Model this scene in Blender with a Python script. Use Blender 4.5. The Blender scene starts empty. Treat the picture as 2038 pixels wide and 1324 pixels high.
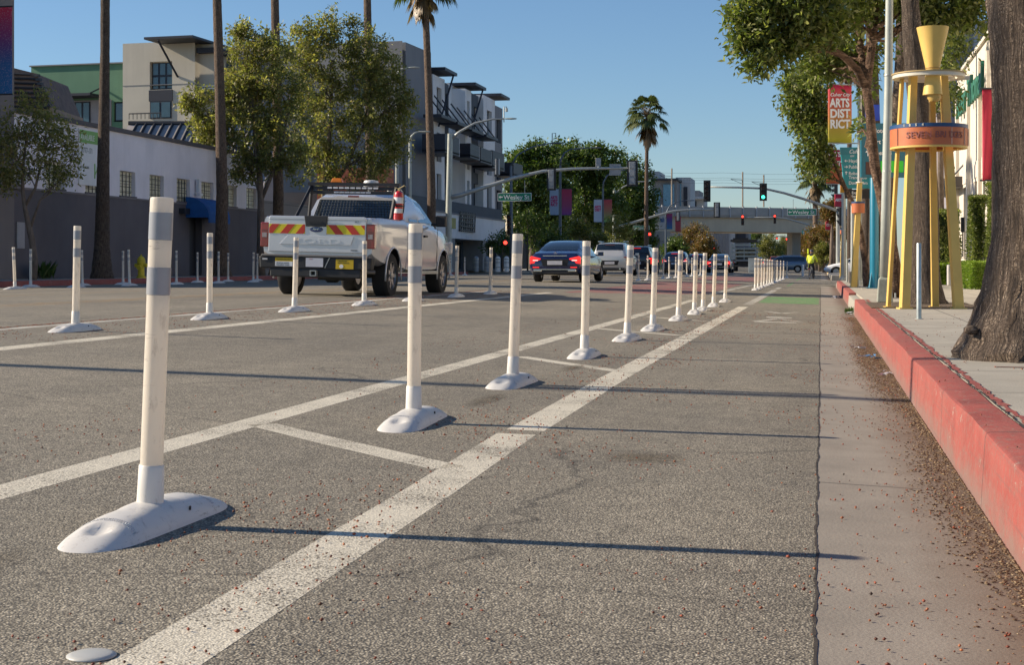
import bpy, bmesh, math, random
import numpy as np
from mathutils import Vector, Matrix, Euler
R = math.radians
random.seed(7)
rng = np.random.default_rng(11)
scn = bpy.context.scene
COL = scn.collection

# ------------------------------------------------------------------ camera
F, X0, HZ, HC = 3050.0, 1019.0, 527.0, 0.8        # focal length, centre and horizon in photo pixels, eye height
TH = math.atan(615.0 / F)
CT, ST = math.cos(TH), math.sin(TH)
cam = bpy.data.cameras.new('camera')
cam.lens = 36.0 * F / 2038.0
cam.sensor_width = 36
cam.shift_y = -(662.0 - HZ) / 2038.0
cam.clip_start = 0.05
cam.clip_end = 6000
cam_o = bpy.data.objects.new('camera', cam)
COL.objects.link(cam_o)
cam_o.location = (0, 0, HC)
cam_o.rotation_euler = (R(90), 0, TH)
scn.camera = cam_o

# ------------------------------------------------------------------ sky and sun
SUN_EL, SUN_AZ = R(27), math.atan2(-1.0, -0.08)
w = bpy.data.worlds.new('World')
scn.world = w
w.use_nodes = True
nt = w.node_tree
nt.nodes.clear()
sky = nt.nodes.new('ShaderNodeTexSky')
sky.sky_type = 'NISHITA'
sky.sun_disc = False
sky.sun_elevation = SUN_EL
sky.sun_rotation = SUN_AZ
sky.air_density = 1.0
sky.dust_density = 0.2
sky.ozone_density = 5.6
bg = nt.nodes.new('ShaderNodeBackground')
bg.inputs[1].default_value = 0.071
wo = nt.nodes.new('ShaderNodeOutputWorld')
nt.links.new(sky.outputs[0], bg.inputs[0])
nt.links.new(bg.outputs[0], wo.inputs[0])
sd = Vector((math.sin(SUN_AZ) * math.cos(SUN_EL), math.cos(SUN_AZ) * math.cos(SUN_EL), math.sin(SUN_EL)))
sl = bpy.data.lights.new('sun', 'SUN')
sl.energy = 4.3
sl.angle = R(0.5)
sl.color = (1.0, 0.86, 0.68)
so = bpy.data.objects.new('sun', sl)
COL.objects.link(so)
so.rotation_euler = (-sd).to_track_quat('-Z', 'Y').to_euler()
scn.view_settings.view_transform = 'Standard'
scn.view_settings.look = 'None'
scn.view_settings.gamma = 1
scn.view_settings.use_curve_mapping = False
scn.view_settings.exposure = 0.78

# ------------------------------------------------------------------ measuring helpers (photo pixel + distance -> world point)
def W(px, py, d):
    c = (px - X0) / F * d
    return Vector((c * CT - d * ST, c * ST + d * CT, HC + (HZ - py) / F * d))

def dX(px, X):
    return X / ((px - X0) / F * CT - ST)

def WX(px, py, X):
    return W(px, py, dX(px, X))

PROF = [(-60, .2), (-21.3, .2), (-12, .24), (-9.5, .205), (-7.1, .165), (-2.2, .0), (-.02, -.05), (.56, -.075), (60, -.05)]
def zr(X):
    return float(np.interp(X, [p[0] for p in PROF], [p[1] for p in PROF]))
ZS, ZL = .2, .36                                   # right and left pavement heights

# ------------------------------------------------------------------ materials
MATS = {}
def nodes(name):
    m = bpy.data.materials.new(name)
    m.use_nodes = True
    t = m.node_tree
    b = t.nodes['Principled BSDF']
    return m, t, b

def N(t, kind, **kw):
    n = t.nodes.new(kind)
    for k, v in kw.items():
        setattr(n, k, v)
    return n

def mixc(t, fac, a, b, blend='MIX'):
    n = t.nodes.new('ShaderNodeMix')
    n.data_type = 'RGBA'
    n.blend_type = blend
    for s, v in ((0, fac), (6, a), (7, b)):
        if isinstance(v, (int, float)):
            n.inputs[s].default_value = v
        elif isinstance(v, (tuple, list)):
            n.inputs[s].default_value = (*v[:3], 1)
        else:
            t.links.new(v, n.inputs[s])
    return n.outputs[2]

def ramp(t, src, stops, interp='LINEAR'):
    n = t.nodes.new('ShaderNodeValToRGB')
    n.color_ramp.interpolation = interp
    e = n.color_ramp.elements
    while len(e) < len(stops):
        e.new(.5)
    for i, (p, c) in enumerate(stops):
        e[i].position = p
        e[i].color = (*c, 1) if isinstance(c, (tuple, list)) else (c, c, c, 1)
    t.links.new(src, n.inputs[0])
    return n.outputs[0]

def coord(t, scale=(1, 1, 1), which='Object'):
    tc = t.nodes.new('ShaderNodeTexCoord')
    mp = t.nodes.new('ShaderNodeMapping')
    mp.inputs['Scale'].default_value = scale
    t.links.new(tc.outputs[which], mp.inputs[0])
    return mp.outputs[0]

def noise(t, vec, scale, detail=3, rough=.55):
    n = t.nodes.new('ShaderNodeTexNoise')
    n.inputs['Scale'].default_value = scale
    n.inputs['Detail'].default_value = detail
    n.inputs['Roughness'].default_value = rough
    t.links.new(vec, n.inputs['Vector'])
    return n.outputs['Fac']

def voro(t, vec, scale, out='Distance', feature='F1'):
    n = t.nodes.new('ShaderNodeTexVoronoi')
    n.feature = feature
    n.inputs['Scale'].default_value = scale
    t.links.new(vec, n.inputs['Vector'])
    return n.outputs[out]

def bump(t, b, h, strength, dist=.01):
    n = t.nodes.new('ShaderNodeBump')
    n.inputs['Strength'].default_value = strength
    n.inputs['Distance'].default_value = dist
    t.links.new(h, n.inputs['Height'])
    t.links.new(n.outputs[0], b.inputs['Normal'])

def mat(name, col, rough=.6, metal=0, var=.12, vs=2.5, bmp=0, bs=60, coat=0, emit=0, alpha=None, trans=0, stretch=(1, 1, 1)):
    if name in MATS:
        return MATS[name]
    m, t, b = nodes(name)
    v = coord(t, stretch)
    n = noise(t, v, vs, 5, .6)
    c = mixc(t, ramp(t, n, [(.3, 0), (.72, 1)]), tuple(x * (1 - var) for x in col), tuple(min(1, x * (1 + var)) for x in col))
    if rough >= .85 and stretch == (1, 1, 1):
        c = mixc(t, ramp(t, noise(t, coord(t, (1.4, 1.4, .16)), 1.0, 5, .65), [(.45, 0), (.75, .30)]), c, tuple(x * .62 for x in col))
    t.links.new(c, b.inputs['Base Color'])
    b.inputs['Roughness'].default_value = rough
    b.inputs['Metallic'].default_value = metal
    b.inputs['Coat Weight'].default_value = coat
    b.inputs['Coat Roughness'].default_value = .06
    if trans:
        b.inputs['Transmission Weight'].default_value = trans
    if emit:
        b.inputs['Emission Color'].default_value = (*col, 1)
        b.inputs['Emission Strength'].default_value = emit
    if bmp:
        bump(t, b, noise(t, v, bs, 3), bmp, .02)
    MATS[name] = m
    return m

def asphalt_col(t, v):
    vc = voro(t, v, 145, 'Color')
    sep = t.nodes.new('ShaderNodeSeparateColor')
    t.links.new(vc, sep.inputs[0])
    stones = ramp(t, sep.outputs[0], [(0, (.13, .115, .088)), (.22, (.27, .242, .188)), (.65, (.395, .356, .278)), (.9, (.53, .48, .375)), (1, (.70, .64, .51))])
    gaps = ramp(t, voro(t, v, 145), [(.22, 1.0), (.62, .38)])
    c = mixc(t, 1.0, stones, gaps, 'MULTIPLY')
    big = ramp(t, noise(t, v, .35, 5, .6), [(.3, (.80, .79, .78)), (.7, (1.16, 1.13, 1.08))])
    c = mixc(t, 1.0, c, big, 'MULTIPLY')
    mid = ramp(t, noise(t, v, 6, 4, .6), [(.3, .86), (.7, 1.12)])
    c = mixc(t, 1.0, c, mid, 'MULTIPLY')
    return c

def asphalt():
    m, t, b = nodes('asphalt')
    v = coord(t)
    c = asphalt_col(t, v)
    # transverse tar seams and cracks
    wv = N(t, 'ShaderNodeTexVoronoi', feature='DISTANCE_TO_EDGE')
    wv.inputs['Scale'].default_value = 1
    vv = coord(t, (.12, .42, 1))
    dn = N(t, 'ShaderNodeTexNoise')
    dn.inputs['Scale'].default_value = 1.2
    dn.inputs['Detail'].default_value = 5
    t.links.new(vv, dn.inputs['Vector'])
    add = N(t, 'ShaderNodeVectorMath', operation='MULTIPLY_ADD')
    t.links.new(dn.outputs['Color'], add.inputs[0])
    add.inputs[1].default_value = (.35, .35, .35)
    t.links.new(vv, add.inputs[2])
    t.links.new(add.outputs[0], wv.inputs['Vector'])
    crack = ramp(t, wv.outputs['Distance'], [(0, .45), (.0022, 1)])
    c = mixc(t, .8, c, crack, 'MULTIPLY')
    # oily wheel wear along the lanes
    st = noise(t, coord(t, (1.6, .05, 1)), 1.0, 3)
    c = mixc(t, 1.0, c, ramp(t, st, [(.3, .88), (.7, 1.1)]), 'MULTIPLY')
    t.links.new(c, b.inputs['Base Color'])
    b.inputs['Roughness'].default_value = .85
    bump(t, b, ramp(t, voro(t, v, 145), [(0, 1.0), (.7, 0)]), .55, .004)
    return m

def line_paint(name, col, wear=.5):
    m, t, b = nodes(name)
    v = coord(t)
    a = asphalt_col(t, v)
    p = mixc(t, noise(t, v, 5, 5), tuple(x * .78 for x in col), col)
    p = mixc(t, 1.0, p, ramp(t, voro(t, v, 145), [(.3, 1), (.68, .62)]), 'MULTIPLY')
    n1 = noise(t, v, 130, 2, .5)
    n2 = noise(t, v, 1.7, 5, .65)
    mm = N(t, 'ShaderNodeMath', operation='MULTIPLY_ADD')
    t.links.new(n2, mm.inputs[0])
    mm.inputs[1].default_value = .8
    t.links.new(n1, mm.inputs[2])
    fac = ramp(t, mm.outputs[0], [(wear + .30, 1), (wear + .50, 0)])
    c = mixc(t, fac, a, p)
    t.links.new(c, b.inputs['Base Color'])
    b.inputs['Roughness'].default_value = .75
    bump(t, b, ramp(t, voro(t, v, 145), [(0, 1.0), (.7, 0)]), .4, .003)
    MATS[name] = m
    return m

def concrete(name, col, joint=None, stain=(.30, .22, .15), edge=None, crackamt=.35):
    m, t, b = nodes(name)
    v = coord(t)
    c = mixc(t, ramp(t, noise(t, v, 2.2, 8, .65), [(.3, 0), (.7, 1)]), tuple(x * .80 for x in col), tuple(x * 1.15 for x in col))
    c = mixc(t, ramp(t, noise(t, v, 120, 2), [(.35, .25), (.7, 0)]), c, tuple(x * .55 for x in col))
    c = mixc(t, ramp(t, noise(t, coord(t, (1.5, .5, 1)), 1.3, 6, .7), [(.52, 0), (.75, crackamt)]), c, stain)
    if joint:
        s = t.nodes.new('ShaderNodeSeparateXYZ')
        t.links.new(coord(t), s.inputs[0])
        for ax, per in joint:
            md = N(t, 'ShaderNodeMath', operation='PINGPONG')
            t.links.new(s.outputs[ax], md.inputs[0])
            md.inputs[1].default_value = per / 2
            c = mixc(t, ramp(t, md.outputs[0], [(.008, .75), (.014, 0)]), c, tuple(x * .3 for x in col))
    if edge:
        s = t.nodes.new('ShaderNodeSeparateXYZ')
        t.links.new(coord(t), s.inputs[0])
        ad = N(t, 'ShaderNodeMath', operation='MULTIPLY_ADD')
        t.links.new(noise(t, v, 3.5, 6, .7), ad.inputs[0])
        ad.inputs[1].default_value = .25
        t.links.new(s.outputs[0], ad.inputs[2])
        mr = N(t, 'ShaderNodeMapRange')
        t.links.new(ad.outputs[0], mr.inputs[0])
        mr.inputs[1].default_value, mr.inputs[2].default_value = edge
        mr.inputs[4].default_value = .85
        c = mixc(t, mr.outputs[0], c, (.15, .105, .07))
    t.links.new(c, b.inputs['Base Color'])
    b.inputs['Roughness'].default_value = .9
    bump(t, b, noise(t, v, 90, 4), .35, .006)
    MATS[name] = m
    return m

def kerb_paint(name, col):
    m, t, b = nodes(name)
    v = coord(t)
    s = t.nodes.new('ShaderNodeSeparateXYZ')
    t.links.new(coord(t), s.inputs[0])
    c = mixc(t, ramp(t, noise(t, v, 4, 6, .7), [(.3, 0), (.7, 1)]), tuple(x * .8 for x in col), tuple(min(1, x * 1.15) for x in col))
    worn = N(t, 'ShaderNodeMath', operation='MULTIPLY_ADD')          # scuffs where tyres rub the lower face
    t.links.new(noise(t, coord(t, (1, .6, 2)), 5, 8, .75), worn.inputs[0])
    worn.inputs[1].default_value = .34
    t.links.new(s.outputs[2], worn.inputs[2])
    c = mixc(t, ramp(t, worn.outputs[0], [(.10, .75), (.24, 0)]), c, (.20, .155, .13))
    c = mixc(t, ramp(t, noise(t, v, 28, 6, .75), [(.52, 0), (.63, .7)]), c, (.22, .14, .11))
    c = mixc(t, ramp(t, noise(t, v, 2.5, 5, .7), [(.45, 0), (.7, .35)]), c, (.30, .13, .10))
    c = mixc(t, ramp(t, noise(t, coord(t, (1, .45, 1)), 9, 9, .8), [(.61, 0), (.635, .75)]), c, (.34, .28, .23))     # chips to bare concrete
    c = mixc(t, ramp(t, noise(t, coord(t, (1, .22, 22)), 1.6, 6, .75), [(.54, 0), (.70, .6)]), c, (.13, .085, .075))   # tyre scrapes
    md = N(t, 'ShaderNodeMath', operation='PINGPONG')
    t.links.new(s.outputs[1], md.inputs[0])
    md.inputs[1].default_value = .95
    c = mixc(t, ramp(t, md.outputs[0], [(.004, .8), (.009, 0)]), c, (.05, .03, .03))
    t.links.new(c, b.inputs['Base Color'])
    b.inputs['Roughness'].default_value = .75
    bump(t, b, noise(t, v, 30, 5, .7), .4, .01)
    MATS[name] = m
    return m

def palm_bark(name='palm_bark', c1=(.145, .105, .078), c2=(.38, .295, .22), k=1.0):
    """fibrous bark: ring scars round the trunk, crossed by fine vertical splits"""
    m, t, b = nodes(name)
    v = coord(t)
    s = t.nodes.new('ShaderNodeSeparateXYZ')
    t.links.new(v, s.inputs[0])
    at = N(t, 'ShaderNodeMath', operation='ARCTAN2')
    t.links.new(s.outputs[1], at.inputs[0]); t.links.new(s.outputs[0], at.inputs[1])
    cb = t.nodes.new('ShaderNodeCombineXYZ')
    t.links.new(at.outputs[0], cb.inputs[0]); t.links.new(s.outputs[2], cb.inputs[2])
    def cyl(su, sz):
        mp = t.nodes.new('ShaderNodeMapping')
        mp.inputs['Scale'].default_value = (su, 1, sz)
        ds = t.nodes.new('ShaderNodeTexNoise'); ds.inputs['Scale'].default_value = 3.5; ds.inputs['Detail'].default_value = 4
        t.links.new(cb.outputs[0], ds.inputs['Vector'])
        ma = N(t, 'ShaderNodeVectorMath', operation='MULTIPLY_ADD')
        t.links.new(ds.outputs['Color'], ma.inputs[0]); ma.inputs[1].default_value = (.22, 0, .10); t.links.new(cb.outputs[0], ma.inputs[2])
        t.links.new(ma.outputs[0], mp.inputs[0])
        return mp.outputs[0]
    e1 = N(t, 'ShaderNodeTexVoronoi', feature='DISTANCE_TO_EDGE'); e1.inputs['Scale'].default_value = 1
    t.links.new(cyl(12 * k, 30 * k), e1.inputs['Vector'])
    split = ramp(t, noise(t, cyl(15 * k, 5.0), 1.0, 5, .7), [(.40, 0), (.56, 1)])
    ring = ramp(t, noise(t, cyl(1.6, 34), 1.0, 5, .65), [(.36, 0), (.58, 1)])
    cell = ramp(t, e1.outputs['Distance'], [(.0, 0), (.16, 1)])
    h = mixc(t, 1.0, mixc(t, .55, split, cell, 'MULTIPLY'), mixc(t, .5, (1, 1, 1), ring, 'MULTIPLY'), 'MULTIPLY')
    fine = noise(t, cyl(40, 30), 1.0, 3, .7)
    hh = mixc(t, .25, h, fine)
    c = ramp(t, hh, [(.10, tuple(x * .30 for x in c1)), (.35, c1), (.85, c2)])
    c = mixc(t, ramp(t, noise(t, v, 1.5, 5, .6), [(.4, 0), (.7, .5)]), c, tuple(x * .6 for x in c1))
    t.links.new(c, b.inputs['Base Color'])
    b.inputs['Roughness'].default_value = .95
    bump(t, b, hh, 1.0, .05)
    MATS[name] = m
    return m

def leaf_mat(name, cols, trans=.35, rough=.45):
    m, t, b = nodes(name)
    g = t.nodes.new('ShaderNodeNewGeometry')
    c = ramp(t, g.outputs['Random Per Island'], [(i / (len(cols) - 1), c) for i, c in enumerate(cols)])
    t.links.new(c, b.inputs['Base Color'])
    b.inputs['Roughness'].default_value = rough
    tr = t.nodes.new('ShaderNodeBsdfTranslucent')
    t.links.new(mixc(t, 1.0, c, (1.3, 1.5, .6), 'MULTIPLY'), tr.inputs[0])
    ms = t.nodes.new('ShaderNodeMixShader')
    ms.inputs[0].default_value = trans
    t.links.new(b.outputs[0], ms.inputs[1])
    t.links.new(tr.outputs[0], ms.inputs[2])
    t.links.new(ms.outputs[0], t.nodes['Material Output'].inputs[0])
    MATS[name] = m
    return m

def grad_mat(name, stops, axis=2, lo=0, hi=1, rough=.6, speck=None):
    """printed colour gradient of a banner, in the banner's own coordinates"""
    m, t, b = nodes(name)
    s = t.nodes.new('ShaderNodeSeparateXYZ')
    t.links.new(coord(t), s.inputs[0])
    mr = N(t, 'ShaderNodeMapRange')
    t.links.new(s.outputs[axis], mr.inputs[0])
    mr.inputs[1].default_value, mr.inputs[2].default_value = lo, hi
    c = ramp(t, mr.outputs[0], stops)
    if speck:
        c = mixc(t, ramp(t, noise(t, coord(t), 28, 4, .8), [(.56, 0), (.60, .6)]), c, speck)
    t.links.new(c, b.inputs['Base Color'])
    b.inputs['Roughness'].default_value = rough
    MATS[name] = m
    return m

# ------------------------------------------------------------------ mesh helper
class MB:
    def __init__(s):
        s.v, s.f, s.m, s.mi = [], [], [], 0
    def add(s, vs, fs, mi=None):
        o = len(s.v)
        s.v += [tuple(x) for x in vs]
        s.f += [tuple(i + o for i in f) for f in fs]
        s.m += [s.mi if mi is None else mi] * len(fs)
        return s
    def box(s, a, b, mi=None, rz=0, piv=None):
        x0, y0, z0 = a
        x1, y1, z1 = b
        vs = [(x0, y0, z0), (x1, y0, z0), (x1, y1, z0), (x0, y1, z0), (x0, y0, z1), (x1, y0, z1), (x1, y1, z1), (x0, y1, z1)]
        if rz:
            px, py = piv or ((x0 + x1) / 2, (y0 + y1) / 2)
            c, q = math.cos(rz), math.sin(rz)
            vs = [(px + (x - px) * c - (y - py) * q, py + (x - px) * q + (y - py) * c, z) for x, y, z in vs]
        return s.add(vs, [(0, 3, 2, 1), (4, 5, 6, 7), (0, 1, 5, 4), (1, 2, 6, 5), (2, 3, 7, 6), (3, 0, 4, 7)], mi)
    def cbox(s, c, sz, mi=None, rz=0):
        return s.box([c[i] - sz[i] / 2 for i in range(3)], [c[i] + sz[i] / 2 for i in range(3)], mi, rz)
    def obox(s, p, ux, uy, uz, mi=None):
        """box from a corner and three edge vectors"""
        p, ux, uy, uz = map(Vector, (p, ux, uy, uz))
        vs = [p, p + ux, p + ux + uy, p + uy, p + uz, p + ux + uz, p + ux + uy + uz, p + uy + uz]
        return s.add(vs, [(0, 3, 2, 1), (4, 5, 6, 7), (0, 1, 5, 4), (1, 2, 6, 5), (2, 3, 7, 6), (3, 0, 4, 7)], mi)
    def tube(s, pts, rad, n=10, mi=None, caps=True, sq=False):
        pts = [Vector(p) for p in pts]
        if not hasattr(rad, '__len__'):
            rad = [rad] * len(pts)
        vs, fs = [], []
        up = Vector((0, 0, 1))
        d0 = (pts[1] - pts[0]).normalized()
        a = d0.cross(up if abs(d0.z) < .9 else Vector((1, 0, 0))).normalized()
        for i, p in enumerate(pts):
            d = (pts[min(i + 1, len(pts) - 1)] - pts[max(i - 1, 0)]).normalized()
            a = (a - d * a.dot(d)).normalized()
            b = d.cross(a)
            for k in range(n):
                t = 2 * math.pi * (k + (.5 if sq else 0)) / n
                vs.append(p + (a * math.cos(t) + b * math.sin(t)) * rad[i])
        for i in range(len(pts) - 1):
            for k in range(n):
                j = (k + 1) % n
                fs.append((i * n + k, i * n + j, i * n + n + j, i * n + n + k))
        if caps:
            fs.append(tuple(range(n - 1, -1, -1)))
            fs.append(tuple((len(pts) - 1) * n + k for k in range(n)))
        return s.add(vs, fs, mi)
    def lathe(s, prof, n=20, at=(0, 0, 0), axis='z', mi=None, sx=1, sy=1):
        """profile of (radius, height), closed at both ends"""
        vs, fs = [], []
        for r, h in prof:
            for k in range(n):
                t = 2 * math.pi * k / n
                q = (r * math.cos(t) * sx, r * math.sin(t) * sy, h)
                if axis == 'x':
                    q = (h, q[0], q[1])
                elif axis == 'y':
                    q = (q[0], h, -q[1])
                vs.append((q[0] + at[0], q[1] + at[1], q[2] + at[2]))
        for i in range(len(prof) - 1):
            for k in range(n):
                j = (k + 1) % n
                fs.append((i * n + k, i * n + j, i * n + n + j, i * n + n + k))
        fs.append(tuple(range(n - 1, -1, -1)))
        fs.append(tuple((len(prof) - 1) * n + k for k in range(n)))
        return s.add(vs, fs, mi)
    def prism(s, poly, p, u, v, n, mi=None):
        """2-D polygon in the plane (u, v) at p, extruded by vector n"""
        p, u, v, n = map(Vector, (p, u, v, n))
        a = [p + u * x + v * y for x, y in poly]
        b = [q + n for q in a]
        k = len(a)
        fs = [tuple(range(k - 1, -1, -1)), tuple(range(k, 2 * k))] + [(i, (i + 1) % k, k + (i + 1) % k, k + i) for i in range(k)]
        return s.add(a + b, fs, mi)
    def wall(s, p, u, W_, H_, holes, depth, nrm, mi=0, rmi=None):
        """wall face from corner p along u (unit) and up, with real recessed openings; nrm points outward"""
        p, u, nrm = Vector(p), Vector(u), Vector(nrm)
        Z = Vector((0, 0, 1))
        us = sorted({0, W_} | {h[0] for h in holes} | {h[1] for h in holes})
        zs = sorted({0, H_} | {h[2] for h in holes} | {h[3] for h in holes})
        for i in range(len(us) - 1):
            for j in range(len(zs) - 1):
                cu, cz = (us[i] + us[i + 1]) / 2, (zs[j] + zs[j + 1]) / 2
                if any(h[0] < cu < h[1] and h[2] < cz < h[3] for h in holes):
                    continue
                q = [p + u * us[i] + Z * zs[j], p + u * us[i + 1] + Z * zs[j], p + u * us[i + 1] + Z * zs[j + 1], p + u * us[i] + Z * zs[j + 1]]
                s.add(q, [(0, 1, 2, 3)], mi)
        for a, b, c, d in holes:
            q = [p + u * a + Z * c, p + u * b + Z * c, p + u * b + Z * d, p + u * a + Z * d]
            k = [x - nrm * depth for x in q]
            s.add(q + k, [(i, (i + 1) % 4, 4 + (i + 1) % 4, 4 + i) for i in range(4)], mi if rmi is None else rmi)
        return s
    def build(s, name, mats, parent=None, off=None, smooth=False, bevel=0, seg=2, sub=0):
        me = bpy.data.meshes.new(name)
        vs = s.v if off is None else [(x - off[0], y - off[1], z - off[2]) for x, y, z in s.v]
        me.from_pydata(vs, [], s.f)
        if not isinstance(mats, (list, tuple)):
            mats = [mats]
        for m in mats:
            me.materials.append(m)
        me.polygons.foreach_set('material_index', [min(i, len(mats) - 1) for i in s.m])
        bm = bmesh.new()
        bm.from_mesh(me)
        bmesh.ops.recalc_face_normals(bm, faces=bm.faces)
        bm.to_mesh(me)
        bm.free()
        if smooth:
            me.polygons.foreach_set('use_smooth', [True] * len(me.polygons))
            if smooth is not True:
                me.set_sharp_from_angle(angle=R(smooth))
        o = bpy.data.objects.new(name, me)
        COL.objects.link(o)
        if parent is not None:
            o.parent = parent
        if bevel:
            md = o.modifiers.new('bevel', 'BEVEL')
            md.width = bevel
            md.segments = seg
            md.limit_method = 'ANGLE'
            md.angle_limit = R(40)
        if sub:
            md = o.modifiers.new('sub', 'SUBSURF')
            md.levels = md.render_levels = sub
        return o

def npmesh(name, verts, nper, mat_, parent=None, off=None, smooth=False, tri=None):
    """mesh of many identical polygons: verts is (n*nper, 3)"""
    verts = np.asarray(verts, dtype=np.float32).reshape(-1, 3)
    if off is not None:
        verts = verts - np.array(off, dtype=np.float32)
    n = len(verts) // nper
    me = bpy.data.meshes.new(name)
    me.vertices.add(len(verts))
    me.vertices.foreach_set('co', verts.ravel())
    if tri is None:
        loops = np.arange(len(verts), dtype=np.int32)
        per = nper
    else:
        tri = np.asarray(tri, dtype=np.int32)
        per = tri.shape[1]
        loops = (np.arange(n, dtype=np.int32)[:, None, None] * nper + tri[None]).ravel()
    me.loops.add(len(loops))
    me.loops.foreach_set('vertex_index', loops)
    np_ = len(loops) // per
    me.polygons.add(np_)
    me.polygons.foreach_set('loop_start', np.arange(np_, dtype=np.int32) * per)
    me.polygons.foreach_set('loop_total', np.full(np_, per, dtype=np.int32))
    me.update(calc_edges=True)
    me.materials.append(mat_)
    if smooth:
        me.polygons.foreach_set('use_smooth', [True] * np_)
    o = bpy.data.objects.new(name, me)
    COL.objects.link(o)
    if parent is not None:
        o.parent = parent
    return o

def tag(o, label=None, cat=None, group=None, kind=None):
    if label: o['label'] = label
    if cat: o['category'] = cat
    if group: o['group'] = group
    if kind: o['kind'] = kind
    return o

def thing(name, label, cat, loc=(0, 0, 0), rz=0, group=None):
    o = bpy.data.objects.new(name, None)
    COL.objects.link(o)
    o.location = loc
    o.rotation_euler = (0, 0, rz)
    o.empty_display_size = .2
    return tag(o, label, cat, group)

def copy_tree(o, parent=None):
    c = o.copy()
    COL.objects.link(c)
    c.parent = parent
    for ch in list(o.children):
        copy_tree(ch, c)
    return c

def text(body, h, p, u, n, mat_, parent, name='lettering', depth=.004, off=None, align='LEFT', bold=0, sx=1, shear=0):
    """raised lettering: h = letter height, p = baseline start, u = reading direction, n = towards the reader"""
    cu = bpy.data.curves.new(name, 'FONT')
    cu.body = body
    cu.size = h / .72
    cu.extrude = depth
    cu.offset = bold
    cu.align_x = align
    cu.shear = shear
    cu.resolution_u = 3
    to = bpy.data.objects.new(name, cu)
    COL.objects.link(to)
    bpy.context.view_layer.update()
    me = bpy.data.meshes.new_from_object(to.evaluated_get(bpy.context.evaluated_depsgraph_get()))
    bpy.data.objects.remove(to)
    u, n, p = Vector(u).normalized(), Vector(n).normalized(), Vector(p)
    up = n.cross(u)
    if off is not None:
        p = p - Vector(off)
    M = Matrix(((u.x * sx, up.x, n.x, p.x), (u.y * sx, up.y, n.y, p.y), (u.z * sx, up.z, n.z, p.z), (0, 0, 0, 1)))
    me.transform(M)
    me.materials.clear()
    me.materials.append(mat_)
    o = bpy.data.objects.new(name, me)
    COL.objects.link(o)
    o.parent = parent
    return o
# ================================================================== SETTING
A = asphalt()
M_line = line_paint('white line paint', (.86, .79, .63), .66)
M_line2 = line_paint('worn line paint', (.80, .76, .66), .50)
M_yel = line_paint('yellow line paint', (.50, .27, .05), .5)
M_red = line_paint('red lane paint', (.42, .08, .07), .5)
M_green = line_paint('green lane paint', (.12, .36, .08), .55)
M_gut = concrete('gutter concrete', (.30, .265, .215), joint=[(1, 6.1)], edge=(.38, .60), crackamt=.3)
M_walk = concrete('pavement concrete', (.40, .365, .30), joint=[(0, 1.5), (1, 1.5)], crackamt=.25)
M_kerb = kerb_paint('red kerb paint', (.31, .068, .052))
M_kgrey = concrete('kerb concrete', (.36, .34, .29))
M_dirt = mat('dry soil', (.12, .085, .055), .95, var=.4, vs=14, bmp=.8, bs=60)

def strip(xs, zf, y0, y1, step, name, m, dz=0, lab=None, wob=0):
    """long sheet following the road profile"""
    ys = list(np.arange(y0, y1, step)) + [y1]
    vs, fs = [], []
    for y in ys:
        for x in xs:
            vs.append((x, y, zf(x) + dz))
    k = len(xs)
    for i in range(len(ys) - 1):
        for j in range(k - 1):
            fs.append((i * k + j, i * k + j + 1, (i + 1) * k + j + 1, (i + 1) * k + j))
    o = MB().add(vs, fs).build(name, m)
    tag(o, kind='structure')
    return o

g = MB().add([(-2500, -200, -.35), (2500, -200, -.35), (2500, 4500, -.35), (-2500, 4500, -.35)], [(0, 1, 2, 3)]).build('ground', mat('city ground', (.16, .145, .12), .95, var=.3, vs=.05))
tag(g, kind='structure')
strip([-21.3, -16, -12, -9.5, -8.3, -7.1, -5, -2.2, -1, -.012], zr, -12, 900, 60, 'road', A)
strip([-.012, .28, .56], zr, -12, 62, 8, 'gutter', M_gut, .001)
# side streets
for nm, a, b in (('side_street', (-90, 93, .2), (-21.3, 108, .2)), ('side_street', (-.012, 62, -.052), (70, 84, -.06))):
    q = MB().add([a, (b[0], a[1], b[2]), b, (a[0], b[1], a[2])], [(0, 1, 2, 3)]).build(nm, A)
    tag(q, kind='structure')
strip([-.012, .56], zr, 84, 400, 60, 'gutter', M_gut, .001)

def pavement(x0, x1, y0, y1, z, name='pavement', m=None):
    o = MB().box((x0, y0, -.3), (x1, y1, z)).build(name, m or M_walk)
    tag(o, kind='structure')
    return o
KW = .17
pavement(.56 + KW, 9, -12, 60, ZS)
pavement(.56 + KW, 9, 86, 600, ZS)
pavement(-30, -21.3 - KW, -12, 92, ZL)
pavement(-30, -21.3 - KW, 109, 600, ZL)

def kerb(x, side, y0, y1, top, name, m, z0=-.1):
    """kerb with a battered face and rounded nose, sampled so that it is never dead straight"""
    prof = [(0, z0), (0.0, zr(x) + .01), (.014, top - .016), (.019, top - .004), (.030, top), (KW - .01, top + .003), (KW, z0)]
    ys = list(np.arange(y0, y1, .3)) + [y1]
    vs, fs = [], []
    for y in ys:
        jx = .004 * math.sin(y * 2.3) + random.uniform(-.002, .002)
        for a, z in prof:
            vs.append((x + side * a + (jx if 0 < a < .1 else 0), y, z + (random.uniform(-.003, .003) if z > .05 else 0)))
    k = len(prof)
    for i in range(len(ys) - 1):
        for j in range(k - 1):
            fs.append((i * k + j, i * k + j + 1, (i + 1) * k + j + 1, (i + 1) * k + j))
    fs += [tuple(range(k)), tuple((len(ys) - 1) * k + j for j in range(k))]
    o = MB().add(vs, fs).build(name, m, smooth=28)
    tag(o, kind='structure')
    return o
kerb(.56, 1, -12, 27.2, ZS, 'kerb', M_kerb)
kerb(.56, 1, 27.2, 33.2, ZS - .045, 'kerb', M_kgrey)
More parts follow.
